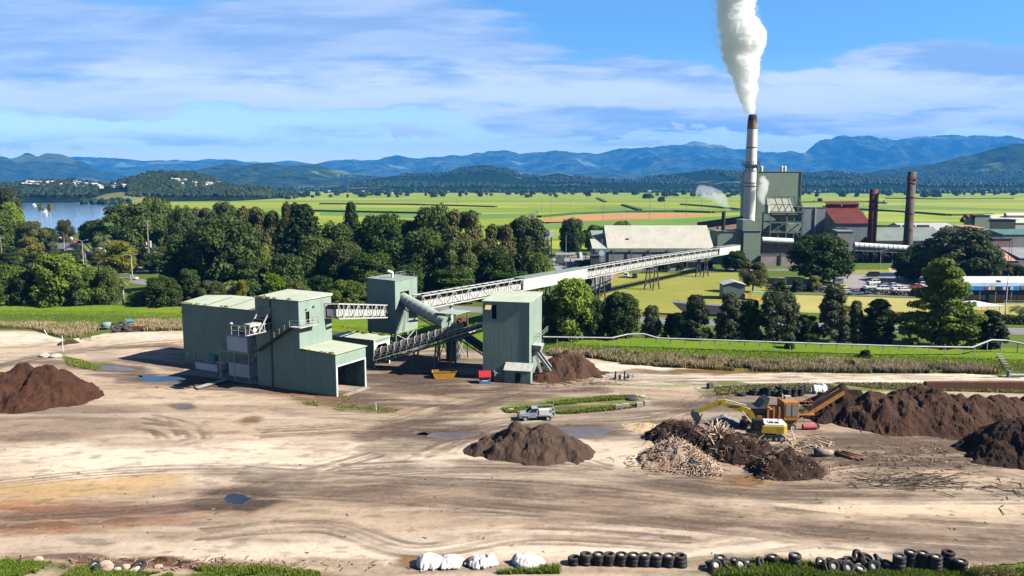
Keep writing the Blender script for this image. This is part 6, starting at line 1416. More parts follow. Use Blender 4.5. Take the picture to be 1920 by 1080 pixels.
# ---- blue shop at the right
sp = shed('shop', 'long blue fronted shop with white roof and sign strip at the right edge', 1800, 2010, 232, 536, 14, M('shop_blue_wall', (.03, .10, .30), (.03, .08, .25)), m_white, roof='skillion', rh=1.0)
W_, H_ = DIM[sp.name]; m_sblue = M('shop_fascia_blue', (.03, .27, .66), (.03, .25, .62), rough=.45); m_lblue = M('pale_blue_sheet', (.30, .42, .55), rough=.5)
mb = MB(); mb.hexa([(-.5, -2.6, H_ - .95), (W_, -2.6, H_ - .95), (W_, -2.45, H_ - .95), (-.5, -2.45, H_ - .95)], [(-.5, -2.6, H_ + .25), (W_, -2.6, H_ + .25), (W_, -2.45, H_ + .25), (-.5, -2.45, H_ + .25)]); mb.build('fascia', m_sblue, sp)
mb = MB(); mb.hexa([(-.5, -2.44, H_ + .18), (W_, -2.44, H_ + .18), (W_, -.32, H_ + .95), (-.5, -.32, H_ + .95)], [(-.5, -2.44, H_ + .25), (W_, -2.44, H_ + .25), (W_, -.32, H_ + 1.02), (-.5, -.32, H_ + 1.02)]); mb.build('awning', m_lblue, sp)
mb = MB(); mb.box(1.8, -.1, .9, 7.6, -.004, 2.2); mb.box(8.6, -.1, 0, 13.2, -.004, 2.3); mb.box(14.2, -.1, .6, W_ - 2, -.004, 2.3); mb.build('shop_window', m_glass, sp)
cols = [((.5, .04, .04), 8.7), ((.75, .75, .78), 9.7), ((.75, .55, .15), 10.7), ((.03, .03, .05), 11.7), ((.02, .03, .12), 12.6), ((.7, .72, .75), 13.6), ((.03, .03, .08), 14.6), ((.7, .68, .75), 15.6)]
for i, (cc_, x) in enumerate(cols): mb = MB(); x = 5.6 + (x - 8.7) * 1.06; mb.box(x, -2.66, H_ - .82, x + .85, -2.603, H_ + .12); mb.build('sign_panel', M('sign_col_%d' % i, cc_, cc_, rough=.5), sp)
for x in (7.4, 15.9): MB().box(x, -2.5, H_ + .26, x + .9, -2.42, H_ + .95).build('menu_board', m_white, sp)
mb = MB(); mb.box(15.8, -2.63, H_ - .85, 21.9, -2.603, H_ + .1); mb.build('sign_board', M('sign_dark', (.10, .04, .03)), sp)
tx = bpy.data.curves.new('lettering', 'FONT'); tx.body = "CONVENIENCE"; tx.size = 1.05; tx.extrude = .02; tx.materials.append(M('cream_letters', (.85, .75, .6), (.8, .7, .55)))
tc_ = bpy.data.objects.new('lettering_curve', tx); link(tc_); to = bpy.data.objects.new('lettering', bpy.data.meshes.new_from_object(tc_)); bpy.data.objects.remove(tc_); link(to, sp); to.location = (16.0, -2.68, H_ - .72); to.rotation_euler = (R(90), 0, 0); to.scale = (.82, 1, 1)
[MB().tube((x, -2.4, 0), (x, -2.4, H_ - .9), .07).build('veranda_post', m_trim, sp) for x in np.arange(0, W_, 4.5)]; mb = MB(); rail(mb, [(11, -3.4, 0), (W_, -3.4, 0)], 1.0, .04); mb.build('railing', m_trim, sp)
mb = MB(); mb.ball((12.8, 3, H_ + 1.0), .9, .6, .35, 10, 5); mb.build('roof_unit', m_dsteel, sp)
rs = empty('display_rack', G(1846, 563), 0, 'red and white drinks display rack before the shop', 'rack'); mb = MB(); mb.box(-.7, -.4, 0, .7, .4, 1.5); mb.build('rack_body', M('red_white_rack', (.45, .08, .12), (.55, .5, .6), scale=3), rs)
bn = empty('waste_bin', G(1827, 561), 0, 'black wheelie bin standing before the shop', 'bin'); mb = MB(); mb.hexa([(-.3, -.3, 0), (.3, -.3, 0), (.3, .3, 0), (-.3, .3, 0)], [(-.36, -.36, 1.0), (.36, -.36, 1.0), (.36, .36, 1.0), (-.36, .36, 1.0)]); mb.build('bin_body', m_black, bn); MB().box(-.38, -.38, 1.01, .38, .4, 1.1).build('lid', m_black, bn)
for i, px in enumerate((1904, 1910)):
    cq = empty('plastic_chair', G(px, 560), R(20), ('white plastic chair on the left before the shop windows', 'white plastic chair on the right before the shop windows')[i], 'chair')
    MB().box(-.25, -.25, .42, .25, .25, .47).build('seat', m_white, cq); MB().box(-.25, .22, .47, .25, .26, .95).build('backrest', m_white, cq)
    for x in (-.22, .18):
        for y in (-.22, .18): MB().box(x, y, 0, x + .04, y + .04, .42).build('leg', m_white, cq)
# white pavilion by the green
pv_ = empty('pavilion', G(1829, 592), R(3), 'white roofed open pavilion with yellow panel beside the bowling lawn', 'pavilion')
mb = MB(); mb.add([(-6.5, -2, 2.8), (6.2, -2, 2.8), (4.6, 4.5, 2.8), (-5, 4.5, 2.8), (-.8, 1.4, 3.8), (.4, 1.4, 3.8), (-6.5, -2, 2.55), (6.2, -2, 2.55), (4.6, 4.5, 2.55), (-5, 4.5, 2.55)], [(0, 1, 5, 4), (1, 2, 5), (2, 3, 4, 5), (3, 0, 4), (0, 6, 7, 1), (1, 7, 8, 2), (2, 8, 9, 3), (3, 9, 6, 0), (6, 9, 8, 7)]); mb.build('roof', m_white, pv_)
for x in (-5.6, -2, 2, 5.2):
    for y in (-1.6, 4): MB().tube((x if y < 0 else x * .8, y, 0), (x if y < 0 else x * .8, y, 2.56), .07).build('post', m_trim, pv_)
MB().box(-3.9, -1.75, .9, 1.6, -1.7, 1.8).build('banner', M('yellow_banner', (.75, .42, .02)), pv_); MB().box(-4.2, -1.78, .1, 1.8, -1.7, .75).build('bench', m_conc, pv_)
# play equipment beside the grey shed
pq = empty('playground_slide', G(1408, 563), R(50), 'yellow plastic slide beside the grey garden shed', 'slide'); mb = MB(); mb.hexa([(-.6, -3, .1), (.6, -3, .1), (.6, -2.8, .1), (-.6, -2.8, .1)], [(-.6, 2.8, 2.2), (.6, 2.8, 2.2), (.6, 3, 2.2), (-.6, 3, 2.2)]); mb.build('chute', m_yel, pq); [MB().tube((x, 2.9, 0), (x, 2.9, 2.2), .07).build('leg', m_trim, pq) for x in (-.5, .5)]
tq = empty('picnic_shelter', G(1418, 562), R(-30), 'small teal roofed shelter beside the yellow slide', 'shelter'); MB().box(-1.8, -1.4, 2.2, 1.8, 1.4, 2.32).build('roof', M('teal_paint', (.10, .42, .40)), tq); [MB().tube((x, y, 0), (x, y, 2.2), .07).build('post', m_white, tq) for x in (-1.6, 1.6) for y in (-1.2, 1.2)]

# ---- hedges (one clipped body each)
def hedge(pts, w, h, label, seed, mat=L_black, n=2600):
    P3 = [G(*p) for p in pts]; c = []
    for a, b in zip(P3[:-1], P3[1:]):
        k = int((b - a).length / (w * .6))
        for i in range(k):
            p = a.lerp(b, i / k)
            for z in np.arange(h * .3, h, w * .45): c.append((p.x, p.y, z))
    V, Q, T = leaf_cloud(c, np.full(len(c), w * .6), n, .22, seed); V[:, 2] = np.clip(V[:, 2], .02, h * 1.15)
    return tag(np_mesh('hedge', V, Q, mat, smooth=False, attrs={'tint': T}), label, 'hedge')
hedge([(1440, 545), (1560, 548), (1720, 556), (1790, 560)], 1.3, 1.5, 'long dark clipped hedge between the car park and the bowling lawn', 1, n=6000)
hedge([(1462, 590), (1500, 592)], 1.4, 1.6, 'short hedge left of the tall grey conifer by the lawn', 2, L_olive, 1500)
hedge([(1655, 597), (1700, 600), (1740, 602)], 1.5, 1.8, 'hedge behind the black cypress at the edge of the bowling lawn', 3, L_olive, 2600); hedge([(1872, 607), (1935, 609)], 1.5, 2.0, 'dark hedge at the right edge below the bowling lawn', 4, L_dark, 2000)

# ---- vehicles
m_tyre = M('tyre_rubber', (.030, .030, .032), (.055, .052, .05), rough=.85, scale=3); m_rim = M('wheel_rim', (.35, .35, .36), rough=.4, metal=.5)
def wheel(parent, x, y, r, w=.24, rim=m_rim):
    s = -1 if y < 0 else 1; mb = MB(); mb.lathe([(r * .62, -w / 2), (r * .93, -w / 2), (r, -w * .3), (r, w * .3), (r * .93, w / 2), (r * .62, w / 2)], (x, y, r), 20, 'y'); o = mb.build('wheel', m_tyre, parent, smooth=False)
    mb = MB(); mb.lathe([(.02, s * w * .38), (r * .3, s * w * .36), (r * .62, s * w * .45), (r * .62, -s * w * .4), (.02, -s * w * .3)], (x, y, r), 16, 'y'); mb.build('rim', rim, o)
def car(px, py, hdg, col, label, kind='sedan', z=.06, group='cars parked around the mill car park'):
    p = G(px, py); o = empty('parked_car', (p.x, p.y, z), hdg, label, 'car', group); L, Wd = (4.6, 1.78) if kind != 'van' else (4.7, 1.85)
    m = M('car_paint_' + '_'.join(str(int(c * 99)) for c in col), col, tuple(c * .93 for c in col), rough=.25, scale=.4, spec=.6); h2 = {'sedan': 1.42, 'wagon': 1.72, 'van': 1.85, 'ute': 1.7}[kind]
    side = {'sedan': [(-2.3, .35), (2.3, .35), (2.32, .7), (2.1, .86), (1.1, .95), (-1.5, .98), (-2.28, .92), (-2.32, .6)]}.get(kind, [(-2.3, .35), (2.3, .35), (2.34, .75), (2.1, .98), (1.2, 1.05), (-2.3, 1.05), (-2.35, .6)])
    mb = MB(); mb.prism(side, 'y', -Wd / 2, Wd / 2); mb.build('body', m, o, bevel=.06)
    t0, t1, b0, b1 = {'sedan': (-1.0, .45, -1.75, 1.15), 'wagon': (-2.0, .5, -2.22, 1.25), 'van': (-2.1, 1.0, -2.25, 1.7), 'ute': (-.35, .55, -.5, 1.25)}[kind]
    zb = side[4][1] - .02; w1, w2 = Wd / 2 - .06, Wd / 2 - .22
    mb = MB(); mb.hexa([(b0, -w1, zb), (b1, -w1, zb), (b1, w1, zb), (b0, w1, zb)], [(t0, -w2, h2 - .06), (t1, -w2, h2 - .06), (t1, w2, h2 - .06), (t0, w2, h2 - .06)]); mb.build('glasshouse', m_glass, o)
    mb = MB(); mb.box(t0 - .04, -w2 - .03, h2 - .06 + .001, t1 + .04, w2 + .03, h2)
    for x0, x1 in ((b0, t0), (b1, t1), ((b0 + b1) / 2, (t0 + t1) / 2)):
        for s in (-1, 1): mb.bar((x0, s * w1, zb), (x1, s * w2, h2 - .05), .09)
    mb.build('roof', m, o)
    if kind == 'ute': mb = MB(); mb.box(-2.25, -Wd / 2 + .06, 1.05, -.6, Wd / 2 - .06, 1.25); mb.build('tray', M('tray_grey', (.3, .3, .3)), o)
    for x in (-1.4, 1.4):
        for s in (-1, 1): wheel(o, x, s * (Wd / 2 - .12), .33)
    for s in (-.6, .6): MB().box(2.29, s - .2, .62, 2.35, s + .2, .78).build('headlight', m_white, o)
    return o
Wt = (.86, .87, .88)
for a_ in [(1637, 533, R(196), Wt, 'white hatchback farthest left in the parked group', 'wagon'), (1632, 541, R(192), Wt, 'white sedan in front of the white hatchback', 'sedan'), (1652, 545, R(190), Wt, 'white wagon with long cabin at the front of the group', 'wagon'),
           (1658, 537, R(195), (.03, .03, .06), 'dark navy sedan between the white cars', 'sedan'), (1663, 541, R(12), (.16, .17, .28), 'slate blue wagon behind the white wagon', 'wagon'), (1675, 540, R(190), Wt, 'white ute with open tray in the parked group', 'ute'),
           (1684, 544, R(190), Wt, 'white sedan behind the rightmost white car', 'sedan'), (1690, 548, R(192), Wt, 'rightmost white sedan of the parked group', 'sedan'), (1676, 553, R(185), Wt, 'white car low behind the hedge', 'sedan'),
           (1621, 551, R(90), (.10, .14, .17), 'dark grey van seen from behind at the hedge', 'van'), (1586, 552, R(180), Wt, 'white roofed car left behind the hedge', 'sedan'), (1604, 553, R(180), (.2, .22, .26), 'grey car almost hidden by the hedge', 'sedan'), (1729, 538, R(185), Wt, 'white wagon half behind the spreading tree', 'wagon'), (1742, 541, R(185), Wt, 'white car beside the trunk of the spreading tree', 'sedan'), (1718, 541, R(185), (.3, .04, .05), 'dark red car glimpsed behind the spreading tree', 'sedan'),
           (1514, 543, R(170), (.02, .22, .62), 'bright blue car beside the yellow green tree', 'wagon'), (1532, 543, R(175), (.35, .45, .75), 'pale blue and white car right of the bright blue car', 'sedan'), (1577, 542, R(100), (.75, .68, .1), 'yellow car half hidden behind the tall conifer', 'sedan'),
           (1455, 541, R(150), (.45, .01, .06), 'crimson car beside the green garden sheds', 'wagon'), (1636, 519, R(185), (.03, .025, .04), 'black van in the tree shade behind the car park', 'van'), (1174, 520, R(78), Wt, 'white car facing the long conveyor on the lawn edge', 'wagon'), (1190, 521, R(84), (.05, .06, .09), 'dark blue wagon beside the white car under the conveyor', 'wagon'), (1215, 511, R(180), (.35, .37, .4), 'silver van behind the conveyor leg', 'van'),
           (246, 525, R(175), Wt, 'white car on the road bend at left', 'sedan'), (8, 512, R(10), Wt, 'white car cut by the left picture edge', 'wagon')]: car(*a_)
bl = empty('pallet_stack', G(1668, 519), R(3), 'long row of dark blue crates in the shade behind the car park', 'crates'); mb = MB(); mb.box(0, 0, 0, 9, 1.6, 1.4); mb.build('crate_row', M('dark_blue_crates', (.02, .10, .25), (.02, .07, .18), rough=.6), bl); bl.location.x -= 4.5
ct = empty('shipping_container', G(1571, 536), R(80), 'small white box shed at the edge of the car park', 'shed'); MB().box(-1.5, -1.4, 0, 1.5, 1.4, 2.7).build('body', m_white, ct); MB().box(-1.6, -1.5, 2.703, 1.6, 1.5, 2.8).build('roof', m_trim, ct)

# ---- houses
m_rwhite = M('white_metal_roof', (.66, .66, .66), rough=.5, rnd=.15); m_wall = M('rendered_wall', (.45, .43, .38), rough=.9, rnd=.25); m_rred = M('terracotta_roof', (.42, .14, .08), rough=.8, rnd=.3); m_rgrey = M('grey_tile_roof', (.20, .20, .22), rough=.8, rnd=.3)
def house_proto(L, W, H, rh, rm):
    o = empty('house', (0, 0, -500)); mb = MB(); mb.prism([(-W / 2, 0), (W / 2, 0), (W / 2, H), (0, H + rh), (-W / 2, H)], 'x', -L / 2, L / 2); mb.build('wall', m_wall, o)
    k = rh / (W / 2); mb = MB(); mb.prism([(-W / 2 - .6, H - .6 * k + .01), (0, H + rh + .01), (W / 2 + .6, H - .6 * k + .01), (W / 2 + .6, H - .6 * k + .2), (0, H + rh + .2), (-W / 2 - .6, H - .6 * k + .2)], 'x', -L / 2 - .6, L / 2 + .6); mb.build('roof', rm, o)
    for x in (-L * .3, 0, L * .3): MB().box(x - .7, -W / 2 - .05, 1.0, x + .7, -W / 2 - .004, 2.2).build('window', m_glass, o)
    return o
HP = [house_proto(13, 9, 3.2, 1.8, m_rwhite), house_proto(15, 10, 5.5, 2.0, m_rwhite), house_proto(12, 9, 3.2, 2.4, m_rred), house_proto(14, 9, 3.2, 2.0, m_rgrey)]
hg = random.Random(12); HL = 'one of many small pale houses scattered through the trees of the far hillside town'; HG = 'houses of the far hillside town'
dgx = bpy.context.evaluated_depsgraph_get(); bpy.context.view_layer.update(); dgx = bpy.context.evaluated_depsgraph_get()
def drop(px, py):
    """lands on whatever relief is seen there"""
    d = ray(px, py).normalized(); o_ = Vector((0, 0, CH)) + d * 600
    for _ in range(6):
        ok, loc, nn_, ix, ob, mt = sc.ray_cast(dgx, o_, d)
        if not ok: return None
        if ob.name.startswith(('hills', 'ground', 'field')): return loc
        o_ = loc + d * .5
    return None
spots = [(tuple((hg.uniform(42, 190), hg.uniform(341.5, 353))), HL) for _ in range(85)] + [((hg.uniform(315, 415), hg.uniform(340, 354)), HL) for _ in range(40)] + [((hg.uniform(215, 240), 350 + hg.uniform(-2, 2)), HL) for _ in range(5)] + [((hg.uniform(600, 1900), hg.uniform(358.5, 364)), 'one of a few far farmhouses at the foot of the hills') for _ in range(34)]
for i, ((px, py), lb) in enumerate(spots):
    q = drop(px, py)
    if q is None or q.y > 6000: continue
    h_ = dup(hg.choice((HP[0], HP[0], HP[1], HP[2], HP[3])), q - Vector((0, 0, .6)), hg.uniform(0, 3.14), hg.uniform(.85, 1.25) if q.y < 2600 else 1.0, lb, HG if lb is HL else 'far farmhouses', 'house')
def place_house(src, px, py, rz, s, label):
    p = G(px, py); dup(src, p, rz, s, label, None, 'house')
place_house(HP[1], 36, 470, R(-6), (1.05, .9, .9), 'white weatherboard house with pale metal roof behind the left hedge trees'); place_house(HP[0], 112, 462, R(20), 1.0, 'pale roofed house near the river shore'); place_house(HP[2], 148, 466, R(-30), .8, 'small house with red tiled roof among palms')
place_house(HP[3], 140, 478, R(5), 1.1, 'grey roofed house with solar panels'); place_house(HP[3], 163, 480, R(-15), 1.0, 'grey hipped house right of the solar panelled one'); place_house(HP[0], 184, 483, R(60), .9, 'white house front behind pale twigs'); place_house(HP[0], 248, 458, R(80), .9, 'white gable seen below the huge wide fig'); place_house(HP[0], 278, 393, R(10), .9, 'white house among trees beyond the huge wide fig')
place_house(HP[0], 120, 372, R(5), (2.2, 1, .6), 'long pale boat shed on the far river bank')
for h_ in HP:
    for c_ in list(h_.children): bpy.data.objects.remove(c_)
    bpy.data.objects.remove(h_)
# woods round the town and the river
def woodland_on(name, spots_, h0, h1, seed, mat, label):
    g = np.random.default_rng(seed); V = []; Q = []; T = []; o = 0; n = 7; th = np.arange(n) * 2 * math.pi / n
    for px0, px1, py0, py1, cnt in spots_:
        for _ in range(cnt):
            q = drop(g.uniform(px0, px1), g.uniform(py0, py1))
            if q is None or q.y > 6500: continue
            if q.y > 2600 and vnoise(np.array([q.x / 260.]), np.array([q.y / 420.]), None, 5)[0] > .70: continue
            h = g.uniform(h0, h1); rr_ = h * g.uniform(.5, .85); tt = g.random()
            for rf, hf in ((.75, -.1), (1.0, .35), (.8, .72), (.35, .95), (.02, 1.0)):
                j = g.uniform(.75, 1.2, n); V.append(np.stack([q.x + np.cos(th) * rr_ * rf * j, q.y + np.sin(th) * rr_ * rf * j, q.z + np.full(n, h * hf) * g.uniform(.9, 1.08, n)], 1)); T += [tt] * n
            for k in range(4):
                for i in range(n): Q.append((o + k * n + i, o + k * n + (i + 1) % n, o + (k + 1) * n + (i + 1) % n, o + (k + 1) * n + i))
            o += 5 * n
    return tag(np_mesh(name, np.concatenate(V), np.array(Q), mat, smooth=False, attrs={'tint': np.array(T)}), label, 'woodland', kind='stuff')
woodland_on('woodland', [(-20, 250, 341, 353, 520), (235, 440, 325, 350, 1200), (430, 530, 350, 356, 120), (-20, 180, 352, 370, 420), (240, 560, 350, 369, 900)], 5, 9, 6, L_wood, 'trees wrapping the far hillside town')
woodland_on('woodland', [(640, 1500, 316, 352, 6500), (1500, 1920, 322, 350, 3000)], 8, 13, 7, L_wood, 'forest cover on the low hills behind the plain')
RG = 'dark trees lining the far river bank'
for px, py, top, wd in ((72, 371, 352, 26), (90, 371, 354, 22), (110, 371, 357, 20), (133, 373, 356, 20), (148, 375, 355, 24), (163, 377, 357, 26), (176, 379, 358, 26), (60, 372, 354, 18), (50, 373, 352, 20), (30, 374, 348, 26), (10, 376, 340, 40), (-10, 380, 345, 40), (36, 384, 352, 20), (190, 373, 349, 20)):
    tree('fig', px, py, top, wd, 'dark round tree, one of the row along the far river bank', RG)
for i, (px, py) in enumerate(((86, 395), (86, 398), (64, 384), (66, 387), (88, 404))):
    p = G(px, py); b_ = empty('moored_boat', (p.x, p.y, .35), R(30 * i), 'tiny white boat, one of a few moored on the river', 'boat', 'boats moored on the river'); mb = MB(); mb.hexa([(-3, -.6, 0), (2, -.6, 0), (2, .6, 0), (-3, .6, 0)], [(-3, -1, 1), (3.2, -.2, 1.1), (3.2, .2, 1.1), (-3, 1, 1)]); mb.build('hull', m_white, b_); MB().box(-1.4, -.6, 1.05, .6, .6, 1.9).build('cabin', m_white, b_)

# ---- poles, lamps, wires, fences
m_pole = M('timber_pole', (.30, .27, .24), (.20, .18, .16), rough=.9, scale=.5); m_wire = M('wire', (.06, .06, .06), rough=.6)
def pole(px, py, top, label, arms=1, r=.17, group=None, rz=.3, trafo=False, name='power_pole'):
    p = G(px, py); H = zat(top, p.y); o = empty(name, (p.x, p.y, 0), rz, label, 'pole', group); MB().tube((0, 0, -.2), (0, 0, H), r * 1.2, r * .8, 8).build('post', m_pole, o)
    for k in range(arms):
        z = H - .5 - k * 1.6; MB().bar((-1.3, .1, z), (1.3, .1, z), .14).build('crossarm', m_pole, o)
        mb = MB(); [mb.tube((x, .1, z + .07), (x, .1, z + .35), .06) for x in (-1.2, -.5, .5, 1.2)]; mb.build('insulator', m_white, o)
    if trafo: mb = MB(); mb.tube((.7, 0, H * .48), (.7, 0, H * .60), .45, .45, 12); mb.tube((-.7, 0, H * .52), (-.7, 0, H * .58), .3, .3, 10); mb.build('transformer', m_trim, o); MB().box(-1.2, -.1, H * .46, 1.2, .1, H * .475).build('platform', m_trim, o)
    return o, Vector((p.x, p.y, H))
FP = []
for i, (px, py, top) in enumerate(((1033, 412, 371), (1131, 414, 371), (1218, 411, 369.5), (1287, 404, 369), (1315, 398, 366), (1343, 401, 384), (857, 389, 371), (1069, 391, 376), (1246, 397, 373), (1016, 400, 371), (585, 395, 372), (1618, 402, 377), (1692, 402, 377))):
    o, tp = pole(px, py, top, ('timber power pole in the cane fields left of the round tree', 'tall power pole before the orange fallow strip, centre one', 'power pole right of centre in the orange fallow strip', 'power pole at the right end of the fallow strip', 'power pole by the small white shed in the fields', 'short pole left of the white chimney in the fields', 'lone power pole above the middle grove', 'small far pole in the cane left of centre', 'thin far pole beyond the fallow strip', 'pole behind the leafless tree', 'pole above the broad bunya pine', 'thin pole beyond the red roofed hall', 'thin pole between the two brown chimneys')[i], r=.2 if i < 6 else .16); FP.append(tp)
def wire(a, b, sag, label, r=.03, n=10):
    mb = MB(); pts = [a.lerp(b, k / n) - Vector((0, 0, sag * 4 * (k / n) * (1 - k / n))) for k in range(n + 1)]; mb.path([tuple(p) for p in pts], r, 4); return tag(mb.build('power_line', m_wire), label, 'wire')
for a_, b_, l_ in ((0, 1, 'power line between the two left field poles'), (1, 2, 'power line over the orange fallow strip'), (2, 3, 'power line at the right of the fallow strip')): wire(FP[a_] - Vector((0, 0, .3)), FP[b_] - Vector((0, 0, .3)), 1.5, l_, .05)
_, bp = pole(281, 509, 413, 'big timber power pole with transformer beside the footpath', 2, .25, trafo=True); _, bp2 = pole(354, 480, 417, 'timber pole top rising from the great fig', 2, .2)
for k, dz_ in enumerate((.4, 2.0)): wire(bp - Vector((0, 0, dz_)), bp2 - Vector((0, 0, dz_)), .8, ('upper', 'lower')[k] + ' power line between the big pole and the pole in the fig')
pole(5, 500, 444, 'timber pole at the left edge beside the white roofed house', 1)
def lamp(px, py, top, label, arm=0, mat=m_trim, r=.09, dbl=False):
    p = G(px, py); H = zat(top, p.y); o = empty('street_lamp', (p.x, p.y, 0), 0, label, 'street lamp'); MB().tube((0, 0, 0), (0, 0, H), r * 1.3, r * .7, 8).build('post', mat, o)
    if arm or dbl:
        for s in ((1, -1) if dbl else (1 if arm > 0 else -1,)):
            L = abs(arm) or 1.6; MB().tube((0, 0, H - .1), (s * L, 0, H + L * .3), .06, .05, 6).build('arm', mat, o); MB().box(min(s * L, s * (L + .8)), -.15, H + L * .3 - .05, max(s * L, s * (L + .8)), .15, H + L * .3 + .08).build('lamp_head', m_white, o)
lamp(124, 505, 446, 'thin grey lamp pole right of the white roofed house'); lamp(157, 500, 452, 'white double headed street lamp before the grey roofs', 0, m_white, dbl=True); lamp(248, 515, 479, 'white double headed lamp on the grass beside the road', 0, m_white, dbl=True)
lamp(314, 523, 478, 'single arm street lamp before the dark fig', -3.4); lamp(134, 505, 487, 'curved arm street lamp behind the bright feathery tree', 2.6); lamp(1061, 500, 441, 'thin lamp mast left of the storage shed', 0); lamp(1128, 507, 447, 'thin mast before the storage shed sign', 0)
lamp(1884, 600, 515, 'tall white floodlight mast on the bowling lawn', 0, m_white, .12); lamp(1876, 530, 500, 'grey pole behind the blue shop', 0); lamp(1888, 520, 446, 'dark power mast at the right behind the shop', 0, m_dsteel); lamp(1893, 520, 450, 'second dark mast at the right behind the shop', 0, m_dsteel); lamp(1650, 506, 470, 'white pole standing in front of the dark processing bay', 2, m_trim)
# raised water pipe on posts
pf = [(1018, 655, 2.6), (1147, 657, 2.6), (1176, 655.5, 3.2), (1206, 655.5, 3.3), (1234, 656.5, 2.5), (1480, 665, 2.45), (1700, 671, 2.3), (1821, 672, 2.2), (1856, 670, 3.5), (1883, 670, 3.4), (1960, 674, 2.2), (2080, 677, 2.2)]
fe = empty('pipeline_fence', (0, 0, 0), 0, 'long pale water pipe carried on thin posts along the grass bank', 'pipeline'); pts = [G(px, py) + Vector((0, 0, h)) for px, py, h in pf]
mb = MB(); mb.path([tuple(p) for p in pts], .16, 10); mb.build('pipe', M('galvanised_pipe', (.62, .63, .64), (.5, .5, .52), rough=.45, scale=.8), fe)
Lc_ = 0; nxt = 0
for a, b in zip(pts[:-1], pts[1:]):
    L = (b - a).length
    while nxt <= Lc_ + L: q = a.lerp(b, (nxt - Lc_) / L); MB().bar((q.x, q.y, -.1), (q.x, q.y, q.z - .1), .12).build('post', m_trim, fe); nxt += 2.95
    Lc_ += L
def chain(pts_, label, h=1.9, pitch=3.2):
    f_ = empty('wire_fence', (0, 0, 0), 0, label, 'fence'); P3 = [G(*p) for p in pts_]; mbw = MB()
    for a, b in zip(P3[:-1], P3[1:]):
        n = max(1, int((b - a).length / pitch))
        for i in range(n): q = a.lerp(b, i / n); MB().tube((q.x, q.y, 0), (q.x, q.y, h + .9), .05, .05, 6).build('post', m_trim, f_)
        for z in (.3, h * .6, h, h + .35): mbw.tube(a + Vector((0, 0, z + .85)), b + Vector((0, 0, z + .85)), .014, .014, 4)
    mbw.build('strand', m_trim, f_)
chain([(100, 577), (300, 578), (345, 580)], 'wire fence with steel posts on the left grass bank'); chain([(1020, 636), (1060, 640)], 'short wire fence between nearest tower and bright tree'); chain([(1240, 641), (1500, 648), (1720, 655)], 'low wire fence under the pipeline tree row', 1.2, 5)
# concrete steps down the bank at the right
stp = empty('bank_steps', (0, 0, 0), 0, 'grey concrete block steps running down the bank at the right', 'steps')
for i in range(9): p = G(1871 + i * 3.6, 672 + i * 3.9, .0); mb = MB(); mb.box(p.x - .5, p.y - .25, 0, p.x + .5, p.y + .25, .95 - i * .09); mb.build('step', m_conc, stp)
# ================================================================ heaps, machines, tyres and small things of the yard
def mat_heap(name, a, b, c3, k=1.0):
    m, t = new_mat(name); co = t.node('ShaderNodeNewGeometry').outputs['Position']
    c = t.mix(t.ss(t.noise(co, .35, 5, .6), .35, .65), a, b); f = t.noise(co, 3.2, 6, .8)
    c = t.mix(t.ss(f, .56, .74, 0, .8), c, c3); c = t.mix(t.ss(t.noise(co, 6.5, 4, .7), .52, .66, 0, .55), c, tuple(x * .35 for x in a))
    out(t, pbsdf(t, color=c, rough=.95, spec=.1, normal=t.bump(t.noise(co, 4.5, 7, .75), 1.0, .28 * k))); return m
h_bark = mat_heap('bark_heap', (.072, .042, .030), (.105, .058, .040), (.15, .088, .062)); h_dark = mat_heap('dark_mulch', (.040, .026, .021), (.062, .038, .029), (.12, .075, .055))
h_grey = mat_heap('grey_mulch', (.085, .056, .044), (.115, .078, .06), (.17, .12, .09)); h_wood = mat_heap('split_wood', (.50, .37, .28), (.40, .26, .19), (.66, .55, .44)); h_dust = mat_heap('saw_dust', (.50, .36, .20), (.56, .44, .28), (.6, .5, .36), .4)
h_red = mat_heap('red_bark', (.058, .030, .020), (.10, .045, .027), (.055, .03, .02))
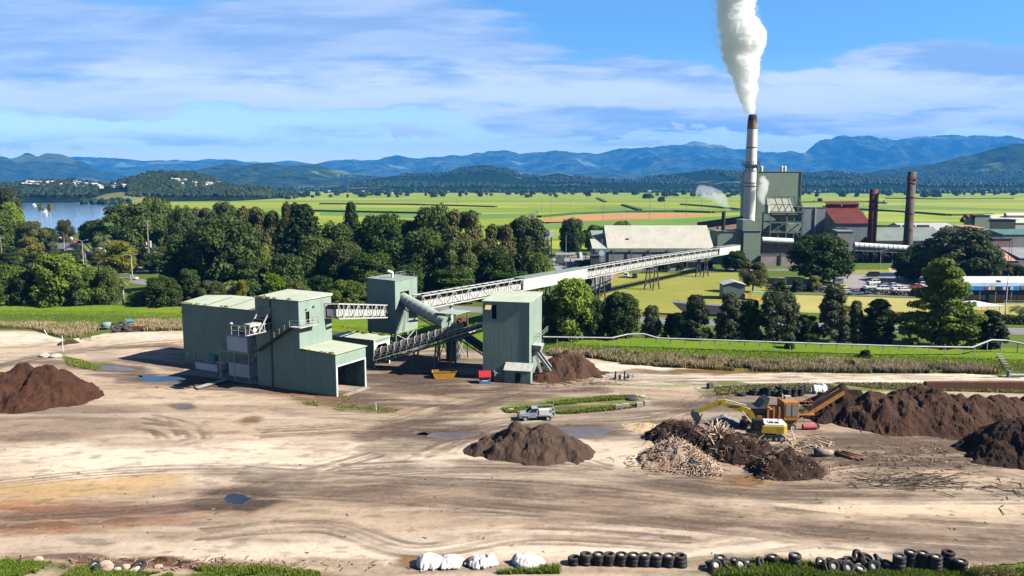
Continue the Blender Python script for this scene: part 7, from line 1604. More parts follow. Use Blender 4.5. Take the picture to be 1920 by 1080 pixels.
def heap(name, label, cat, peaks, mat, seed, res=.2, lump=.32, slope=.7, group=None):
    """mound from several cones: (column, top row, front foot row, optional slope)"""
    K = []
    for pk_ in peaks:
        px, tp, fr = pk_[:3]; s = pk_[3] if len(pk_) > 3 else slope
        df = G(px, fr).y; q = (tp - 540) / F; tn = (SP + q * CP) / (CP - q * SP); d = (CH + s * df) / (tn + s); h = s * (d - df)
        k = (px - 960) / F; x = k * (d * CP + (CH - h) * SP); K.append((x, d, h, s))
    x0 = min(a[0] - a[2] / a[3] for a in K) - 1; x1 = max(a[0] + a[2] / a[3] for a in K) + 1; y0 = min(a[1] - a[2] / a[3] for a in K) - 1; y1 = max(a[1] + a[2] / a[3] for a in K) + 1
    xs = np.arange(x0, x1, res); ys = np.arange(y0, y1, res); X_, Y_ = np.meshgrid(xs, ys)
    wx_ = X_ + (fbm(X_ * .5, Y_ * .5, seed=seed) - .5) * 2.6; wy_ = Y_ + (fbm(X_ * .5, Y_ * .5, seed=seed + 3) - .5) * 2.6
    Z_ = np.full(X_.shape, -9.0)
    for x, y, h, s in K:
        d = np.hypot(wx_ - x, wy_ - y); c = h * 1.03 - s * np.sqrt(d * d + .16) ; c = np.where(c < .5, c * 1.0 - (.5 - c) * 0.0, c); Z_ = np.maximum(Z_, c)
    Z_ = Z_ + np.where(Z_ > 0, 1, 0) * ((fbm(X_ * .9, Y_ * .9, oct=4, seed=seed + 9) - .5) * lump * 2.2 + (1 - np.abs(2 * fbm(X_ * 2.2, Y_ * 2.2, oct=3, seed=seed + 11) - 1)) * lump * .5 - lump * .35) * np.clip(Z_ / .8, 0, 1)
    Z_ = np.where(Z_ > -.6, np.maximum(Z_, -.3), -9)
    ok = Z_ > -5; fi = ok[:-1, :-1] & ok[:-1, 1:] & ok[1:, 1:] & ok[1:, :-1]
    i = np.arange(X_.size).reshape(X_.shape); Q = np.stack([i[:-1, :-1], i[:-1, 1:], i[1:, 1:], i[1:, :-1]], -1)[fi]
    u = np.unique(Q); rm = -np.ones(X_.size, np.int64); rm[u] = np.arange(len(u))
    o = np_mesh(name, np.stack([X_.ravel(), Y_.ravel(), Z_.ravel() + .05], 1)[u], rm[Q], mat, smooth=False)
    zf = lambda x, y: max([h * 1.03 - s * math.hypot(x - a, y - b) for a, b, h, s in K] + [0])
    return tag(o, label, cat, group), zf, K
GH = 'bark heaps of the yard'
heap('bark_heap', 'large twin peaked dark bark heap in the middle of the yard', 'heap', [(970, 790, 868), (1022, 792, 872), (1050, 812, 872), (905, 826, 860, .62), (1075, 832, 868), (1000, 806, 874)], h_grey, 1)
heap('bark_heap', 'big brown bark heap cut by the left picture edge', 'heap', [(40, 681, 768), (90, 684, 770), (0, 696, 776), (120, 712, 766), (-60, 700, 780), (66, 700, 775)], h_red, 2)
heap('bark_heap', 'rounded brown bark heap beside the chute of the nearest tower', 'heap', [(1062, 656, 712), (1082, 664, 712), (1045, 668, 716), (1030, 688, 720, .55)], h_bark, 3)
heap('bark_heap', 'bark heap under the orange conveyor, leftmost of the long dark ridge', 'heap', [(1582, 718, 800), (1560, 735, 798), (1604, 730, 805)], h_dark, 4)
heap('bark_heap', 'long high ridge of dark bark along the right of the yard', 'heap', [(1640, 730, 816), (1690, 732, 820), (1708, 722, 812), (1745, 726, 822), (1728, 721, 815), (1790, 736, 824), (1835, 738, 826), (1870, 738, 822), (1900, 741, 815), (1668, 744, 820), (1815, 748, 828), (1770, 742, 826), (1890, 752, 822)], h_bark, 5)
heap('bark_heap', 'dark bark heap at the right edge in front of the long ridge', 'heap', [(1905, 784, 880), (1945, 775, 892), (1875, 822, 880), (1880, 790, 850)], h_dark, 6)
heap('bark_heap', 'small bark heap behind the long ridge at the far right edge', 'heap', [(1925, 742, 775)], h_bark, 16)
hp7, z7, K7 = heap('bark_heap', 'dark mulch heap left of the excavator bucket', 'heap', [(1262, 785, 838), (1285, 787, 842), (1240, 800, 836), (1300, 800, 850)], h_dark, 7)
hp8, z8, K8 = heap('bark_heap', 'lumpy dark mulch heap in front of the yellow excavator', 'heap', [(1345, 806, 868), (1375, 812, 876), (1330, 822, 870), (1405, 822, 876), (1365, 802, 850), (1432, 828, 872), (1415, 816, 856)], h_dark, 8)
hp9, z9, K9 = heap('bark_heap', 'dark stringy mulch heap nearest to the camera at the ochre puddle', 'heap', [(1472, 838, 904), (1448, 856, 904), (1500, 850, 900), (1525, 866, 894)], h_dark, 9)
hw, zw, KW = heap('wood_heap', 'pale heap of split timber offcuts in the yard', 'heap', [(1268, 823, 884), (1290, 838, 890), (1310, 858, 894), (1240, 850, 880), (1330, 872, 895)], h_wood, 10, lump=.25, slope=.6)
heap('sand_heap', 'low yellowish chip patch behind the left mulch heap', 'heap', [(1208, 792, 812, .28), (1225, 795, 812, .28), (1190, 796, 808, .25)], h_dust, 11, lump=.12)
heap('gravel_heap', 'grey dusty gravel heap under the excavator boom', 'heap', [(1360, 778, 802, .45)], M('grey_gravel', (.26, .24, .24), (.20, .19, .19), rough=.95, scale=2), 12, lump=.1)
heap('earth_heap', 'tiny brown earth mound beside the white marker post at left', 'heap', [(131, 636, 648, .5)], h_bark, 13, lump=.1)
heap('earth_heap', 'low brown spoil bank along the left foreground verge', 'heap', [(40, 1044, 1056, .5), (70, 1046, 1058, .5), (15, 1048, 1056, .5)], h_bark, 14, lump=.15)
heap('earth_heap', 'low reddish clod bank beside the half buried tyres at lower left', 'heap', [(300, 1050, 1066, .4), (340, 1052, 1068, .4), (265, 1056, 1066, .4), (215, 1056, 1068, .4)], h_red, 15, lump=.25)
# loose sticks and offcuts
def sticks(name, label, n, pos, seed, mat, L0=.5, L1=1.6, r=.05, tilt=.5, dirn=None, parent=None):
    g = random.Random(seed); V = []; Q = []; T = []
    for _ in range(n):
        x, y, z = pos(g); a = g.uniform(0, 6.283) if dirn is None else dirn + g.gauss(0, .35); e = g.gauss(0, tilt); L = g.uniform(L0, L1); d = Vector((math.cos(a) * math.cos(e), math.sin(a) * math.cos(e), math.sin(e)))
        s = d.cross(Vector((0, 0, 1))).normalized() * r * g.uniform(.6, 1.5); u_ = s.cross(d).normalized() * r * .8; p = Vector((x, y, z)); o = len(V); q = p + d * L; p = p - d * L * .2
        V += [p - s - u_, p + s - u_, p + s + u_, p - s + u_, q - s - u_, q + s - u_, q + s + u_, q - s + u_]; Q += [(o, o + 1, o + 5, o + 4), (o + 1, o + 2, o + 6, o + 5), (o + 2, o + 3, o + 7, o + 6), (o + 3, o, o + 4, o + 7), (o, o + 3, o + 2, o + 1), (o + 4, o + 5, o + 6, o + 7)]; tt = g.random(); T += [tt] * 8
    ob = np_mesh(name, np.array([tuple(v) for v in V]), np.array(Q), mat, parent, smooth=False, attrs={'tint': np.array(T)}); ob['kind'] = 'stuff'
    if parent is None: ob['label'] = label
    return ob
def mat_stick(name, a, b, c3):
    m, t = new_mat(name); tn = t.node('ShaderNodeAttribute', attribute_name='tint').outputs['Fac']; out(t, pbsdf(t, color=t.mix(t.ss(tn, .55, .95), t.mix(t.ss(tn, .1, .5), a, b), c3), rough=.9, spec=.15)); return m
m_stk = mat_stick('offcuts', (.56, .40, .29), (.66, .53, .41), (.34, .19, .13)); m_stk2 = mat_stick('bark_strips', (.20, .11, .07), (.38, .27, .19), (.08, .05, .04)); m_stk3 = mat_stick('branches', (.13, .095, .07), (.36, .29, .22), (.07, .05, .035))
def on(zf, K, ex=1.0):
    def f(g):
        x, y, h, s = g.choice(K); a = g.uniform(0, 6.28); q = h / s * math.sqrt(g.random()) * ex; px_, py_ = x + math.cos(a) * q, y + math.sin(a) * q; return px_, py_, zf(px_, py_) + .12
    return f
sticks('offcuts', '', 2800, on(zw, KW, 1.08), 1, m_stk, .2, .65, .035, .45, parent=hw); sticks('splinters', '', 260, on(z8, K8), 2, m_stk2, .3, 1.1, .035, .5, parent=hp8); sticks('splinters', '', 420, on(z9, K9, 1.15), 3, m_stk2, .3, 1.1, .03, .4, parent=hp9); sticks('splinters', '', 160, on(z7, K7), 4, m_stk2, .3, 1.0, .03, .5, parent=hp7)
def around(px, py, rx, ry, z=.15):
    def f(g): q = G(px + g.gauss(0, rx), py + g.gauss(0, ry)); return q.x, q.y, z + g.random() * .15
    return f
sticks('broken_timber', 'jumble of pale broken timber lengths behind the nearest mulch heap', 45, around(1500, 842, 24, 12, .2), 5, m_stk, .8, 2.4, .06, .35)
sticks('broken_timber', 'pale sticks poking out between the two dark mulch heaps', 60, lambda g: (lambda q: (q.x, q.y, 2.0 + g.random() * .6))(G(1340 + g.gauss(0, 12), 842 + g.gauss(0, 6))), 6, m_stk, .6, 1.8, .06, .6)
sticks('brushwood', 'tangle of grey branches and bark scattered right of the nearest mulch heap', 300, around(1690, 904, 48, 6, .06), 7, m_stk3, .6, 2.2, .035, .12, dirn=-.2)
sticks('brushwood', 'thin branches trailing on the ground at the lower right edge', 45, around(1860, 920, 40, 14, .06), 8, m_stk3, .5, 1.8, .04, .1); sticks('bark_litter', 'red brown bark litter around the timber heap', 500, around(1250, 868, 34, 8, .05), 9, m_stk2, .3, 1.1, .04, .15)
sticks('bark_litter', 'bark litter around the rounded heap by the chute', 260, around(1060, 716, 50, 5, .05), 10, m_stk2, .3, .9, .04, .15); sticks('bark_litter', 'bark litter strewn over the brown ground at the right', 500, around(1700, 860, 130, 22, .04), 11, m_stk2, .25, .8, .035, .1)
sticks('root_litter', 'roots and clods strewn along the foreground verge', 420, around(300, 1062, 170, 6, .05), 12, m_stk2, .25, .9, .03, .3); sticks('yard_litter', 'bits of bark and wood strewn over the yard', 220, lambda g: (lambda q: (q.x, q.y, .1))(G(g.uniform(0, 1920), g.uniform(740, 1050))), 13, m_stk2, .12, .5, .03, .1)
m_log = M('log_bark', (.20, .10, .06), (.13, .07, .05), rough=.9, scale=2)
for i, (xa, ya, xb, yb, r_, lb) in enumerate(((1568, 848, 1620, 860, .24, 'uppermost of the red brown logs lying right of the heaps'), (1570, 853, 1612, 861, .24, 'middle log of the red brown logs'), (1566, 849, 1600, 860, .22, 'leftmost short log in the red brown bundle'), (1578, 847, 1618, 855, .2, 'thin back log of the red brown bundle'))):
    a, b = G(xa, ya, r_ + .05), G(xb, yb, r_ + .05); tag(MB().tube(a, b, r_, r_ * .8, 10).build('log', m_log, smooth=True), lb, 'log')
a, b = G(1528, 848, .55), G(1562, 851, .4); lg = empty('hollow_log', a, math.atan2(b.y - a.y, b.x - a.x), 'short thick hollow log with dark end left of the log bundle', 'log'); L = (b - a).length
MB().lathe([(.42, 0), (.55, 0), (.5, L * .5), (.3, L), (.25, L)], axis='x').build('log_body', M('pale_log', (.38, .30, .24), (.22, .16, .12), scale=2), lg, smooth=True); MB().tube((.05, 0, 0), (.1, 0, 0), .43, .43, 14).build('log_end', m_dark, lg)
# ---- excavator
ye = M('machine_yellow', (.62, .43, .03), (.42, .30, .05), rough=.45, scale=1.2, streak=.3); orn = M('machine_orange', (.58, .22, .04), (.36, .15, .05), rough=.5, scale=1.2, streak=.5)
def track(parent, x0, x1, y, w, h):
    r_ = h / 2; n = 10; prof = [(x0 + r_ - r_ * math.sin(math.pi * k / n), r_ - r_ * math.cos(math.pi * k / n)) for k in range(n + 1)] + [(x1 - r_ + r_ * math.sin(math.pi * k / n), r_ + r_ * math.cos(math.pi * k / n)) for k in range(n + 1)]
    o = MB().prism([(a, b) for a, b in prof], 'y', y - w / 2, y + w / 2).build('track', m_black, parent)
    for k in range(6): x = x0 + r_ + (x1 - x0 - h) * k / 5; s = y - w / 2; MB().tube((x, s - .03, r_), (x, y + w / 2 + .03, r_), r_ * (.62 if k in (0, 5) else .36), None, 12).build('roller', m_trim, o)
ex = empty('excavator', G(1435, 823), R(-6), 'yellow excavator with black cab and raised arm behind the mulch heaps', 'excavator')
for y in (-1.25, 1.25): track(ex, -2.3, 2.3, y, .6, .95)
MB().tube((0, 0, .8), (0, 0, 1.15), .8).build('turntable', m_dsteel, ex)
mb = MB(); mb.prism([(-.9, -1.45), (2.1, -1.45), (2.55, -1.05), (2.7, 0), (2.55, 1.05), (2.1, 1.45), (-.9, 1.45)], 'z', 1.15, 2.25); mb.build('house', ye, ex, bevel=.08)
mb = MB(); mb.prism([(-.4, -1.35), (2.0, -1.35), (2.4, -1.0), (2.4, 1.0), (2.0, 1.35), (-.4, 1.35)], 'z', 2.253, 2.42); mb.box(.2, -.9, 2.42, 1.5, .6, 2.5); mb.build('engine_cover', m_white, ex)
mb = MB(); [mb.box(x, -.9, 2.5, x + .5, -.3, 2.55) for x in (.3, 1.0)]; mb.build('vent_grille', m_dark, ex); MB().tube((1.7, .6, 2.4), (1.7, .6, 3.0), .08).build('exhaust', m_dsteel, ex)
mb = MB(); mb.hexa([(-2.2, -1.45, 1.1), (-.6, -1.45, 1.1), (-.6, -.45, 1.1), (-2.2, -.45, 1.1)], [(-1.95, -1.4, 3.0), (-.6, -1.4, 3.0), (-.6, -.5, 3.0), (-1.95, -.5, 3.0)]); cb = mb.build('cab', m_black, ex); mb = MB(); mb.box(-1.85, -1.48, 1.75, -.75, -1.455, 2.85); mb.build('cab_window', m_glass, cb)
P = lambda x, z, y=.25: Vector((x, y, z))
def armseg(pts, w, h0, h1, mat, name, parent):
    """tapered box section through side-view points"""
    mb = MB()
    for (a, ha), (b, hb_) in zip(pts[:-1], pts[1:]):
        d = (b - a).normalized(); n = Vector((-d.z, 0, d.x)); yv = Vector((0, w / 2, 0))
        mb.hexa([a - n * ha - yv, a - n * ha + yv, a + n * ha + yv, a + n * ha - yv], [b - n * hb_ - yv, b - n * hb_ + yv, b + n * hb_ + yv, b + n * hb_ - yv])
    return mb.build(name, mat, parent)
bm_ = armseg([(P(-.9, 1.7), .28), (P(-2.2, 3.6), .42), (P(-3.4, 4.1), .42), (P(-6.0, 4.75), .26)], .5, 0, 0, ye, 'boom', ex); armseg([(P(-5.4, 5.05), .2), (P(-6.3, 4.8), .34), (P(-9.2, 3.35), .18)], .4, 0, 0, ye, 'stick_arm', ex)
mb = MB(); [mb.tube(P(-1.6, 1.8, y), P(-3.2, 3.8, y), .08) for y in (-.15, .65)]; mb.tube(P(-2.6, 4.5), P(-5.5, 5.2), .09); mb.tube(P(-6.0, 5.0), P(-8.2, 4.0), .07); mb.build('hydraulic_ram', m_trim, ex); MB().box(-4.9, -.02, 4.25, -3.5, -.003, 4.5).build('side_lettering', m_dsteel, bm_)
mb = MB(); mb.prism([(-9.6, 3.6), (-9.0, 3.5), (-8.6, 2.7), (-8.9, 2.1), (-9.6, 2.3), (-9.9, 2.9)], 'y', -.35, .85); mb.build('bucket', m_dsteel, ex); mb = MB(); [mb.bar((-8.8, y, 2.5), (-9.3, y, 1.5), .12) for y in (-.3, 0, .3, .6, .8)]; mb.bar((-8.4, .25, 3.1), (-8.9, .25, 1.7), .14); mb.build('bucket_teeth', m_dsteel, ex)
# ---- orange shredder
sh = empty('shredder', G(1432, 803), R(2), 'orange tracked wood shredder feeding the dark bark ridge', 'shredder')
for y in (-1.2, 1.2): track(sh, -3.0, 4.0, y, .5, .95)
mb = MB(); mb.box(-2.8, -1.2, 1.0, 4.2, 1.2, 1.5); mb.box(-.2, -1.3, 1.5, 2.1, 1.3, 3.0); mb.box(-1.4, -1.25, 1.5, -.2, 1.25, 2.2); mb.build('chassis', orn, sh)
mb = MB(); mb.box(2.2, -1.45, 1.5, 4.3, 1.3, 4.1); eh = mb.build('engine_house', orn, sh, bevel=.05); mb = MB(); [mb.box(2.45 + k * .9, -1.5, 2.1, 3.2 + k * .9, -1.455, 3.85) for k in (0, 1)]; mb.build('radiator_grille', M('grille_grey', (.26, .24, .22), (.2, .18, .16), scale=6), eh)
mb = MB(); mb.hexa([(-2.9, -1.0, 2.1), (.3, -1.0, 2.1), (.3, 1.0, 2.1), (-2.9, 1.0, 2.1)], [(-3.9, -1.5, 3.3), (.2, -1.5, 3.3), (.2, 1.5, 3.3), (-3.9, 1.5, 3.3)]); mb.build('feed_hopper', m_dsteel, sh); mb = MB(); mb.prism([(-1.2, 3.3), (-.1, 3.3), (.3, 4.6), (-.4, 4.2)], 'y', -1.2, 1.2); mb.build('hood', m_dsteel, sh)
mb = MB(); [mb.box(x, -1.45, 1.5, x + .22, -1.253, 3.4) for x in (-.1, .7, 1.5)]; mb.box(-3, -1.4, 1.55, 2.1, -1.253, 1.8); mb.build('side_frame', orn, sh)
mb = MB(); mb.box(3, .2, 4.1, 3.8, .9, 4.5); mb.tube((2.6, .4, 4.1), (2.6, .4, 4.8), .12); mb.build('exhaust', m_trim, sh); mb = MB(); rail(mb, [(4.3, -1.4, 3.2), (6.2, -1.4, 3.2), (6.2, 1.2, 3.2)], 1.0, .04); mb.box(4.31, -1.4, 2.2, 6.6, 1.2, 2.35); mb.build('deck', orn, sh)
mb = MB(); mb.hexa([(4.4, -1.0, 2.4), (6.2, -1.0, 2.4), (6.2, 1, 2.4), (4.4, 1, 2.4)], [(4.35, -1.2, 3.5), (4.8, -1.2, 3.5), (4.8, 1.2, 3.5), (4.35, 1.2, 3.5)]); mb.build('chute_guard', M('pale_rust_plate', (.45, .38, .26)), sh)
cv = MB(); p0, p1 = Vector((5.2, 0, 1.7)), Vector((10.9, 0, 5.3)); [cv.bar(p0 + Vector((0, y, 0)), p1 + Vector((0, y, 0)), .12, .55) for y in (-.75, .75)]; [cv.bar(p0.lerp(p1, f) + Vector((0, -.7, 0)), p0.lerp(p1, f) + Vector((0, .7, 0)), .1) for f in (.1, .4, .7, .98)]; cv.build('conveyor_frame', orn, sh)
MB().bar(p0 + Vector((-.4, 0, .18)), p1 + Vector((.1, 0, .18)), 1.35, .08).build('conveyor_belt', m_black, sh); mb = MB(); mb.bar((4.3, -.6, 1.4), (7.5, -.6, 3.0), .12); mb.bar((5.2, .6, 1.4), (7.5, .6, 3.0), .12); mb.build('brace', orn, sh)
mb = MB(); mb.prism([(p0.x + 1.0, p0.z + 1.1), (p1.x - .6, p1.z + .5), (p1.x - .6, p1.z + .35), (p0.x + 1.0, p0.z + .75)], 'y', .8, .86); mb.build('side_board', m_dsteel, sh); MB().tube((5.0, -1.3, .55), (6.9, -1.3, .55), .38, .38, 12).build('air_tank', M('pink_tank', (.55, .10, .12)), sh); mb = MB(); [mb.tube((x, y, .45), (x, y + .01, .46), .2) for x in (4, 5) for y in (-.3,)]; wheel(sh, 7.1, -.9, .45)
# ---- ute
ut = empty('utility_truck', G(1006, 787), R(184), 'silver tray back ute with white toolbox parked on the yard', 'ute'); m_sil = M('silver_paint', (.36, .40, .50), (.30, .33, .40), rough=.3, spec=.6)
mb = MB(); mb.prism([(.1, .5), (2.45, .5), (2.6, .65), (2.62, 1.0), (2.45, 1.15), (1.35, 1.25), (.1, 1.28)], 'y', -.88, .88); mb.build('body', m_sil, ut, bevel=.05)
mb = MB(); mb.hexa([(-.05, -.82, 1.28), (1.4, -.82, 1.25), (1.4, .82, 1.25), (-.05, .82, 1.28)], [(.0, -.68, 1.82), (.72, -.68, 1.82), (.72, .68, 1.82), (.0, .68, 1.82)]); mb.build('cab_glass', m_glass, ut); mb = MB(); mb.box(-.06, -.72, 1.823, .76, .72, 1.88)
for s in (-1, 1): mb.bar((1.4, s * .82, 1.26), (.74, s * .69, 1.83), .08); mb.bar((-.02, s * .82, 1.28), (-.0, s * .69, 1.83), .16)
mb.build('cab_roof', m_sil, ut)
mb = MB(); mb.box(-2.6, -.93, .78, -.12, .93, .9); mb.box(-2.6, -.95, .9, -2.5, .95, 1.1); mb.build('tray', m_trim, ut); mb = MB(); mb.box(-1.75, .1, .903, -.25, .94, 1.72); mb.build('tool_box', m_white, ut, bevel=.04); mb = MB(); mb.box(-2.4, -.94, .903, -.25, .05, 1.5); mb.build('tool_box', m_trim, ut, bevel=.04)
mb = MB(); [mb.tube((x, y, .9), (x, y, 1.95), .04) for x in (-.18, -2.5) for y in (-.85, .85)]; mb.tube((-2.5, .85, 1.95), (.7, .85, 1.95), .04); mb.tube((-2.5, -.85, 1.95), (.7, -.85, 1.95), .04); mb.build('ladder_rack', m_trim, ut); MB().box(-2.5, .2, 1.5, -2.2, .7, 1.8).build('blue_drum', M('blue_plastic', (.03, .18, .35)), ut)
m_dusty = M('dusty_rim', (.55, .53, .50), rough=.7); [wheel(ut, x, s * .82, .42, .28, m_dusty) for x in (1.65, -1.65) for s in (-1, 1)]; mb = MB(); [mb.box(1.15, s * .9 - .04, .82, 2.15, s * .9 + .04, .95) for s in (-1, 1)]; mb.build('wheel_flare', m_trim, ut); mb = MB(); [mb.box(2.55, s - .2, .85, 2.64, s + .2, 1.05) for s in (-.62, .62)]; mb.build('headlight', m_white, ut); MB().box(2.55, -.9, .48, 2.75, .9, .78).build('bull_bar', m_dsteel, ut)
# ---- tyres
def tyre_mesh(R_=.54, W2=.175):
    prof = [(R_ * .55, -W2 * .7), (R_ * .62, -W2), (R_ * .9, -W2 * 1.0), (R_, -W2 * .72), (R_, W2 * .72), (R_ * .9, W2 * 1.0), (R_ * .62, W2), (R_ * .55, W2 * .7), (R_ * .55, -W2 * .7)]
    mb = MB().lathe(prof, n=22)
    for k in range(22): a = 2 * math.pi * k / 22; c, s = math.cos(a), math.sin(a); mb.bar((R_ * 1.005 * c, R_ * 1.005 * s, -W2 * .7), (R_ * 1.005 * math.cos(a + .14), R_ * 1.005 * math.sin(a + .14), W2 * .7), .05, .03)
    return mb
m_tyreo = M('old_tyre', (.028, .028, .03), (.075, .07, .066), rough=.85, scale=1.6, coord='Object', rnd=.35); m_fill = M('chalky_filling', (.62, .58, .52), (.42, .38, .33), rough=.95, scale=2, rnd=.2)
tpro = tyre_mesh().build('tyre', m_tyreo, autosm=True); TM = tpro.data; bpy.data.objects.remove(tpro); fpro = MB().lathe([(.0, .05), (.18, .07), (.3, .04), (.3, -.1)], n=16).build('filling', m_fill, smooth=True); FM = fpro.data; bpy.data.objects.remove(fpro)
trg = random.Random(3)
def tyre(p, label, group, tilt=None, fill=False, s=1.0, z=None):
    o = bpy.data.objects.new('tyre', TM); link(o); o.location = p; o.scale = (s, s, s * trg.uniform(.92, 1.12))
    if tilt is None: o.rotation_euler = (trg.gauss(0, .03), trg.gauss(0, .03), trg.uniform(0, 6.28))
    else: o.rotation_euler = tilt
    tag(o, label, 'tyre', group)
    if fill: link(bpy.data.objects.new('filling', FM), o)
ORD = ['first', 'second', 'third', 'fourth', 'fifth', 'sixth', 'seventh', 'eighth', 'ninth', 'tenth', 'eleventh']
def stackt(px, py, n, where, group, fill=False, s=1.0):
    p = G(px, py, .06)
    for k in range(n): lv = 'bottom' if k == 0 else ('top' if k == n - 1 else ('second' if k == 1 else 'third')); tyre(p + Vector((trg.uniform(-.04, .04), trg.uniform(-.04, .04), (.19 + k * .355) * s)), '%s tyre of the %s' % (lv, where), group, None, fill and k == n - 1, s)
for i, (px, n, fl) in enumerate(((1077, 2, False), (1099, 3, False), (1122, 3, True), (1142, 3, False), (1165, 3, True), (1187, 3, True), (1209, 3, True), (1231, 3, True), (1254, 3, True), (1276, 3, False))): stackt(px, 1058 + i * .4, n, ORD[i] + ' stack from left in the neat row by the white heaps', 'tyres of the neat row', fl)
for i, (px, py, n, fl) in enumerate(((1685, 1070, 4, True), (1707, 1062, 4, True), (1729, 1064, 4, True), (1754, 1070, 4, True), (1776, 1062, 4, False), (1801, 1072, 3, True))): stackt(px, py, n, ORD[i] + ' stack from left at the lower right corner', 'tyres of the lower right stacks', fl)
for px, py, n, w in ((1448, 1056, 2, 'low stack between the scattered tyres'), (1490, 1060, 3, 'lone stack right of the scattered tyres'), (1350, 1058, 2, 'low stack left of the scattered tyres')): stackt(px, py, n, w, 'tyres in the foreground weeds', True)
LS = 'loose tyre lying among the tangled tyres in the foreground weeds'
for px, py, ti, fl in ((1336, 1066, (.2, .1, 0), False), (1342, 1070, (.9, 0, .3), True), (1380, 1060, (.15, .3, 0), True), (1388, 1068, (.8, .2, 0), True), (1404, 1062, (.1, .1, 0), True), (1425, 1064, (.5, 1.0, 0), False), (1538, 1066, (.9, .6, .2), True), (1560, 1060, (.1, .2, 0), False), (1562, 1072, (1.2, 0, .1), True), (1585, 1066, (.1, .1, 0), False), (1592, 1058, (.2, 0, 0), False),
                       (1590, 1074, (.9, 0, -.2), True), (1606, 1052, (1.3, 0, .6), False), (1624, 1052, (.2, .3, 0), False), (1625, 1060, (.3, .5, 0), False), (1618, 1066, (1.3, .6, 1.2), False), (1637, 1072, (1.2, 0, 0), True), (1650, 1064, (.5, .7, 0), False), (1662, 1066, (.3, .2, 0), True), (1646, 1056, (.2, .9, 0), False), (1575, 1066, (.3, .1, 0), False), (1548, 1070, (.4, 1.1, 0), False), (1612, 1074, (.2, .2, 0), True), (1365, 1068, (.2, .4, 0), False)):
    tyre(G(px, py, .06) + Vector((0, 0, .3 + .25 * abs(math.sin(ti[0])))), LS, 'loose tyres in the foreground weeds', ti, fl)
for i, (px, py, ti) in enumerate(((178, 1064, (.5, 0, 0)), (184, 1072, (.2, .9, .4)), (222, 1072, (.4, .3, 0)), (262, 1064, (.5, 0, 0)), (258, 1070, (.3, 0, .2)))): tyre(G(px, py, .05) + Vector((0, 0, .2)), ('pale filled tyre leftmost at the lower left rubble', 'dark tyre leaning under the leftmost pale filled tyre', 'filled tyre between the sandy boulders at lower left', 'pale filled tyre upper right of the lower left rubble', 'half white tyre at the right of the lower left rubble')[i], 'tyres in the lower left rubble', ti, i != 1)
for i, (px, py, n) in enumerate(((1390, 742, 1), (1412, 740, 2), (1432, 738, 2), (1438, 741, 3), (1451, 741, 2), (1461, 738, 3), (1475, 744, 3), (1487, 743, 3), (1499, 742, 3), (1506, 738, 3))): stackt(px, py, n, ORD[i] + ' stack from left behind the orange shredder', 'tyres behind the shredder', s=1.25)
for i, (px, py, ti) in enumerate(((218, 623, (.25, 0, 0)), (214, 616, (1.2, 0, .3)), (228, 613, (1.0, .4, 0)), (238, 618, (.1, .1, 0)), (240, 621, (.1, .2, 0)), (224, 618, (.1, .2, 0)))): tyre(G(px, py, .1) + Vector((0, 0, .5)), ('big tyre leaning foremost in the left dump beside the grass bank', 'tyre upright at the left of the left dump', 'large tyre on top of the left dump', 'tyre at the right of the left dump', 'lowest right tyre of the left dump', 'tyre buried in the middle of the left dump')[i], 'tyres of the left dump', ti, False, 1.75)
dr = empty('water_tank', G(200, 617), 0, 'pale green plastic tank by the left tyre dump', 'tank'); MB().lathe([(0, 0), (1.1, 0), (1.15, 1.3), (1.0, 1.6), (0, 1.7)], n=24).build('tank_body', M('pale_green_plastic', (.22, .36, .30)), dr, smooth=True)
bd = empty('blue_barrel', G(243, 615), R(30), 'blue plastic barrel lying on the left tyre dump', 'barrel'); MB().tube((-.6, 0, 1.6), (.6, 0, 1.7), .45, .45, 16).build('barrel_body', M('blue_barrel_plastic', (.02, .25, .55)), bd, autosm=True)
rb_ = empty('rusty_box', G(260, 620), R(5), 'rusty brown steel box right of the left tyre dump', 'box'); mb = MB(); [mb.box(*a_) for a_ in ((-1.6, -.6, 0, 1.6, -.5, 1.0), (-1.6, .5, 0, 1.6, .6, 1.0), (-1.6, -.5, 0, -1.5, .5, 1.0), (1.5, -.5, 0, 1.6, .5, 1.0), (-1.5, -.5, 0, 1.5, .5, .1))]; mb.build('box_wall', m_rust, rb_)
sb = empty('slab', G(188, 618), R(-3), 'thin pale concrete slab propped before the pale green tank', 'slab'); MB().box(-2.2, -.5, .5, 2.0, .5, .62).build('slab_top', m_conc, sb); [MB().box(x, -.3, 0, x + .3, .3, .5).build('block', m_conc, sb) for x in (-1.6, 1.2)]
tag(MB().tube(G(118, 659), G(118.5, 659) + Vector((0, 0, 3.3)), .09, .09, 8).build('marker_post', m_white), 'upright white marker post by the small earth mound', 'post'); tag(MB().tube(G(93, 637), G(91, 637) + Vector((-.8, 0, 2.2)), .09, .09, 8).build('marker_post', m_white), 'leaning white marker post with cross piece at left', 'post')
tag(MB().tube(G(946 - 240, 770), G(946 - 240, 770) + Vector((-.1, 0, 1.3)), .05, .05, 6).build('marker_post', m_white), 'thin white stake in the weeds before the loading shed', 'post'); tag(MB().tube(G(1212, 748), G(1205, 748) + Vector((-.6, 0, 2.6)), .04, .04, 6).build('marker_post', m_white), 'thin leaning white rod on the rubble at the grass strip end', 'post'); tag(MB().tube(G(1555, 892), G(1555, 892) + Vector((0, 0, 1.4)), .05, .05, 6).build('marker_post', m_stk), 'short stake right of the nearest mulch heap', 'post')
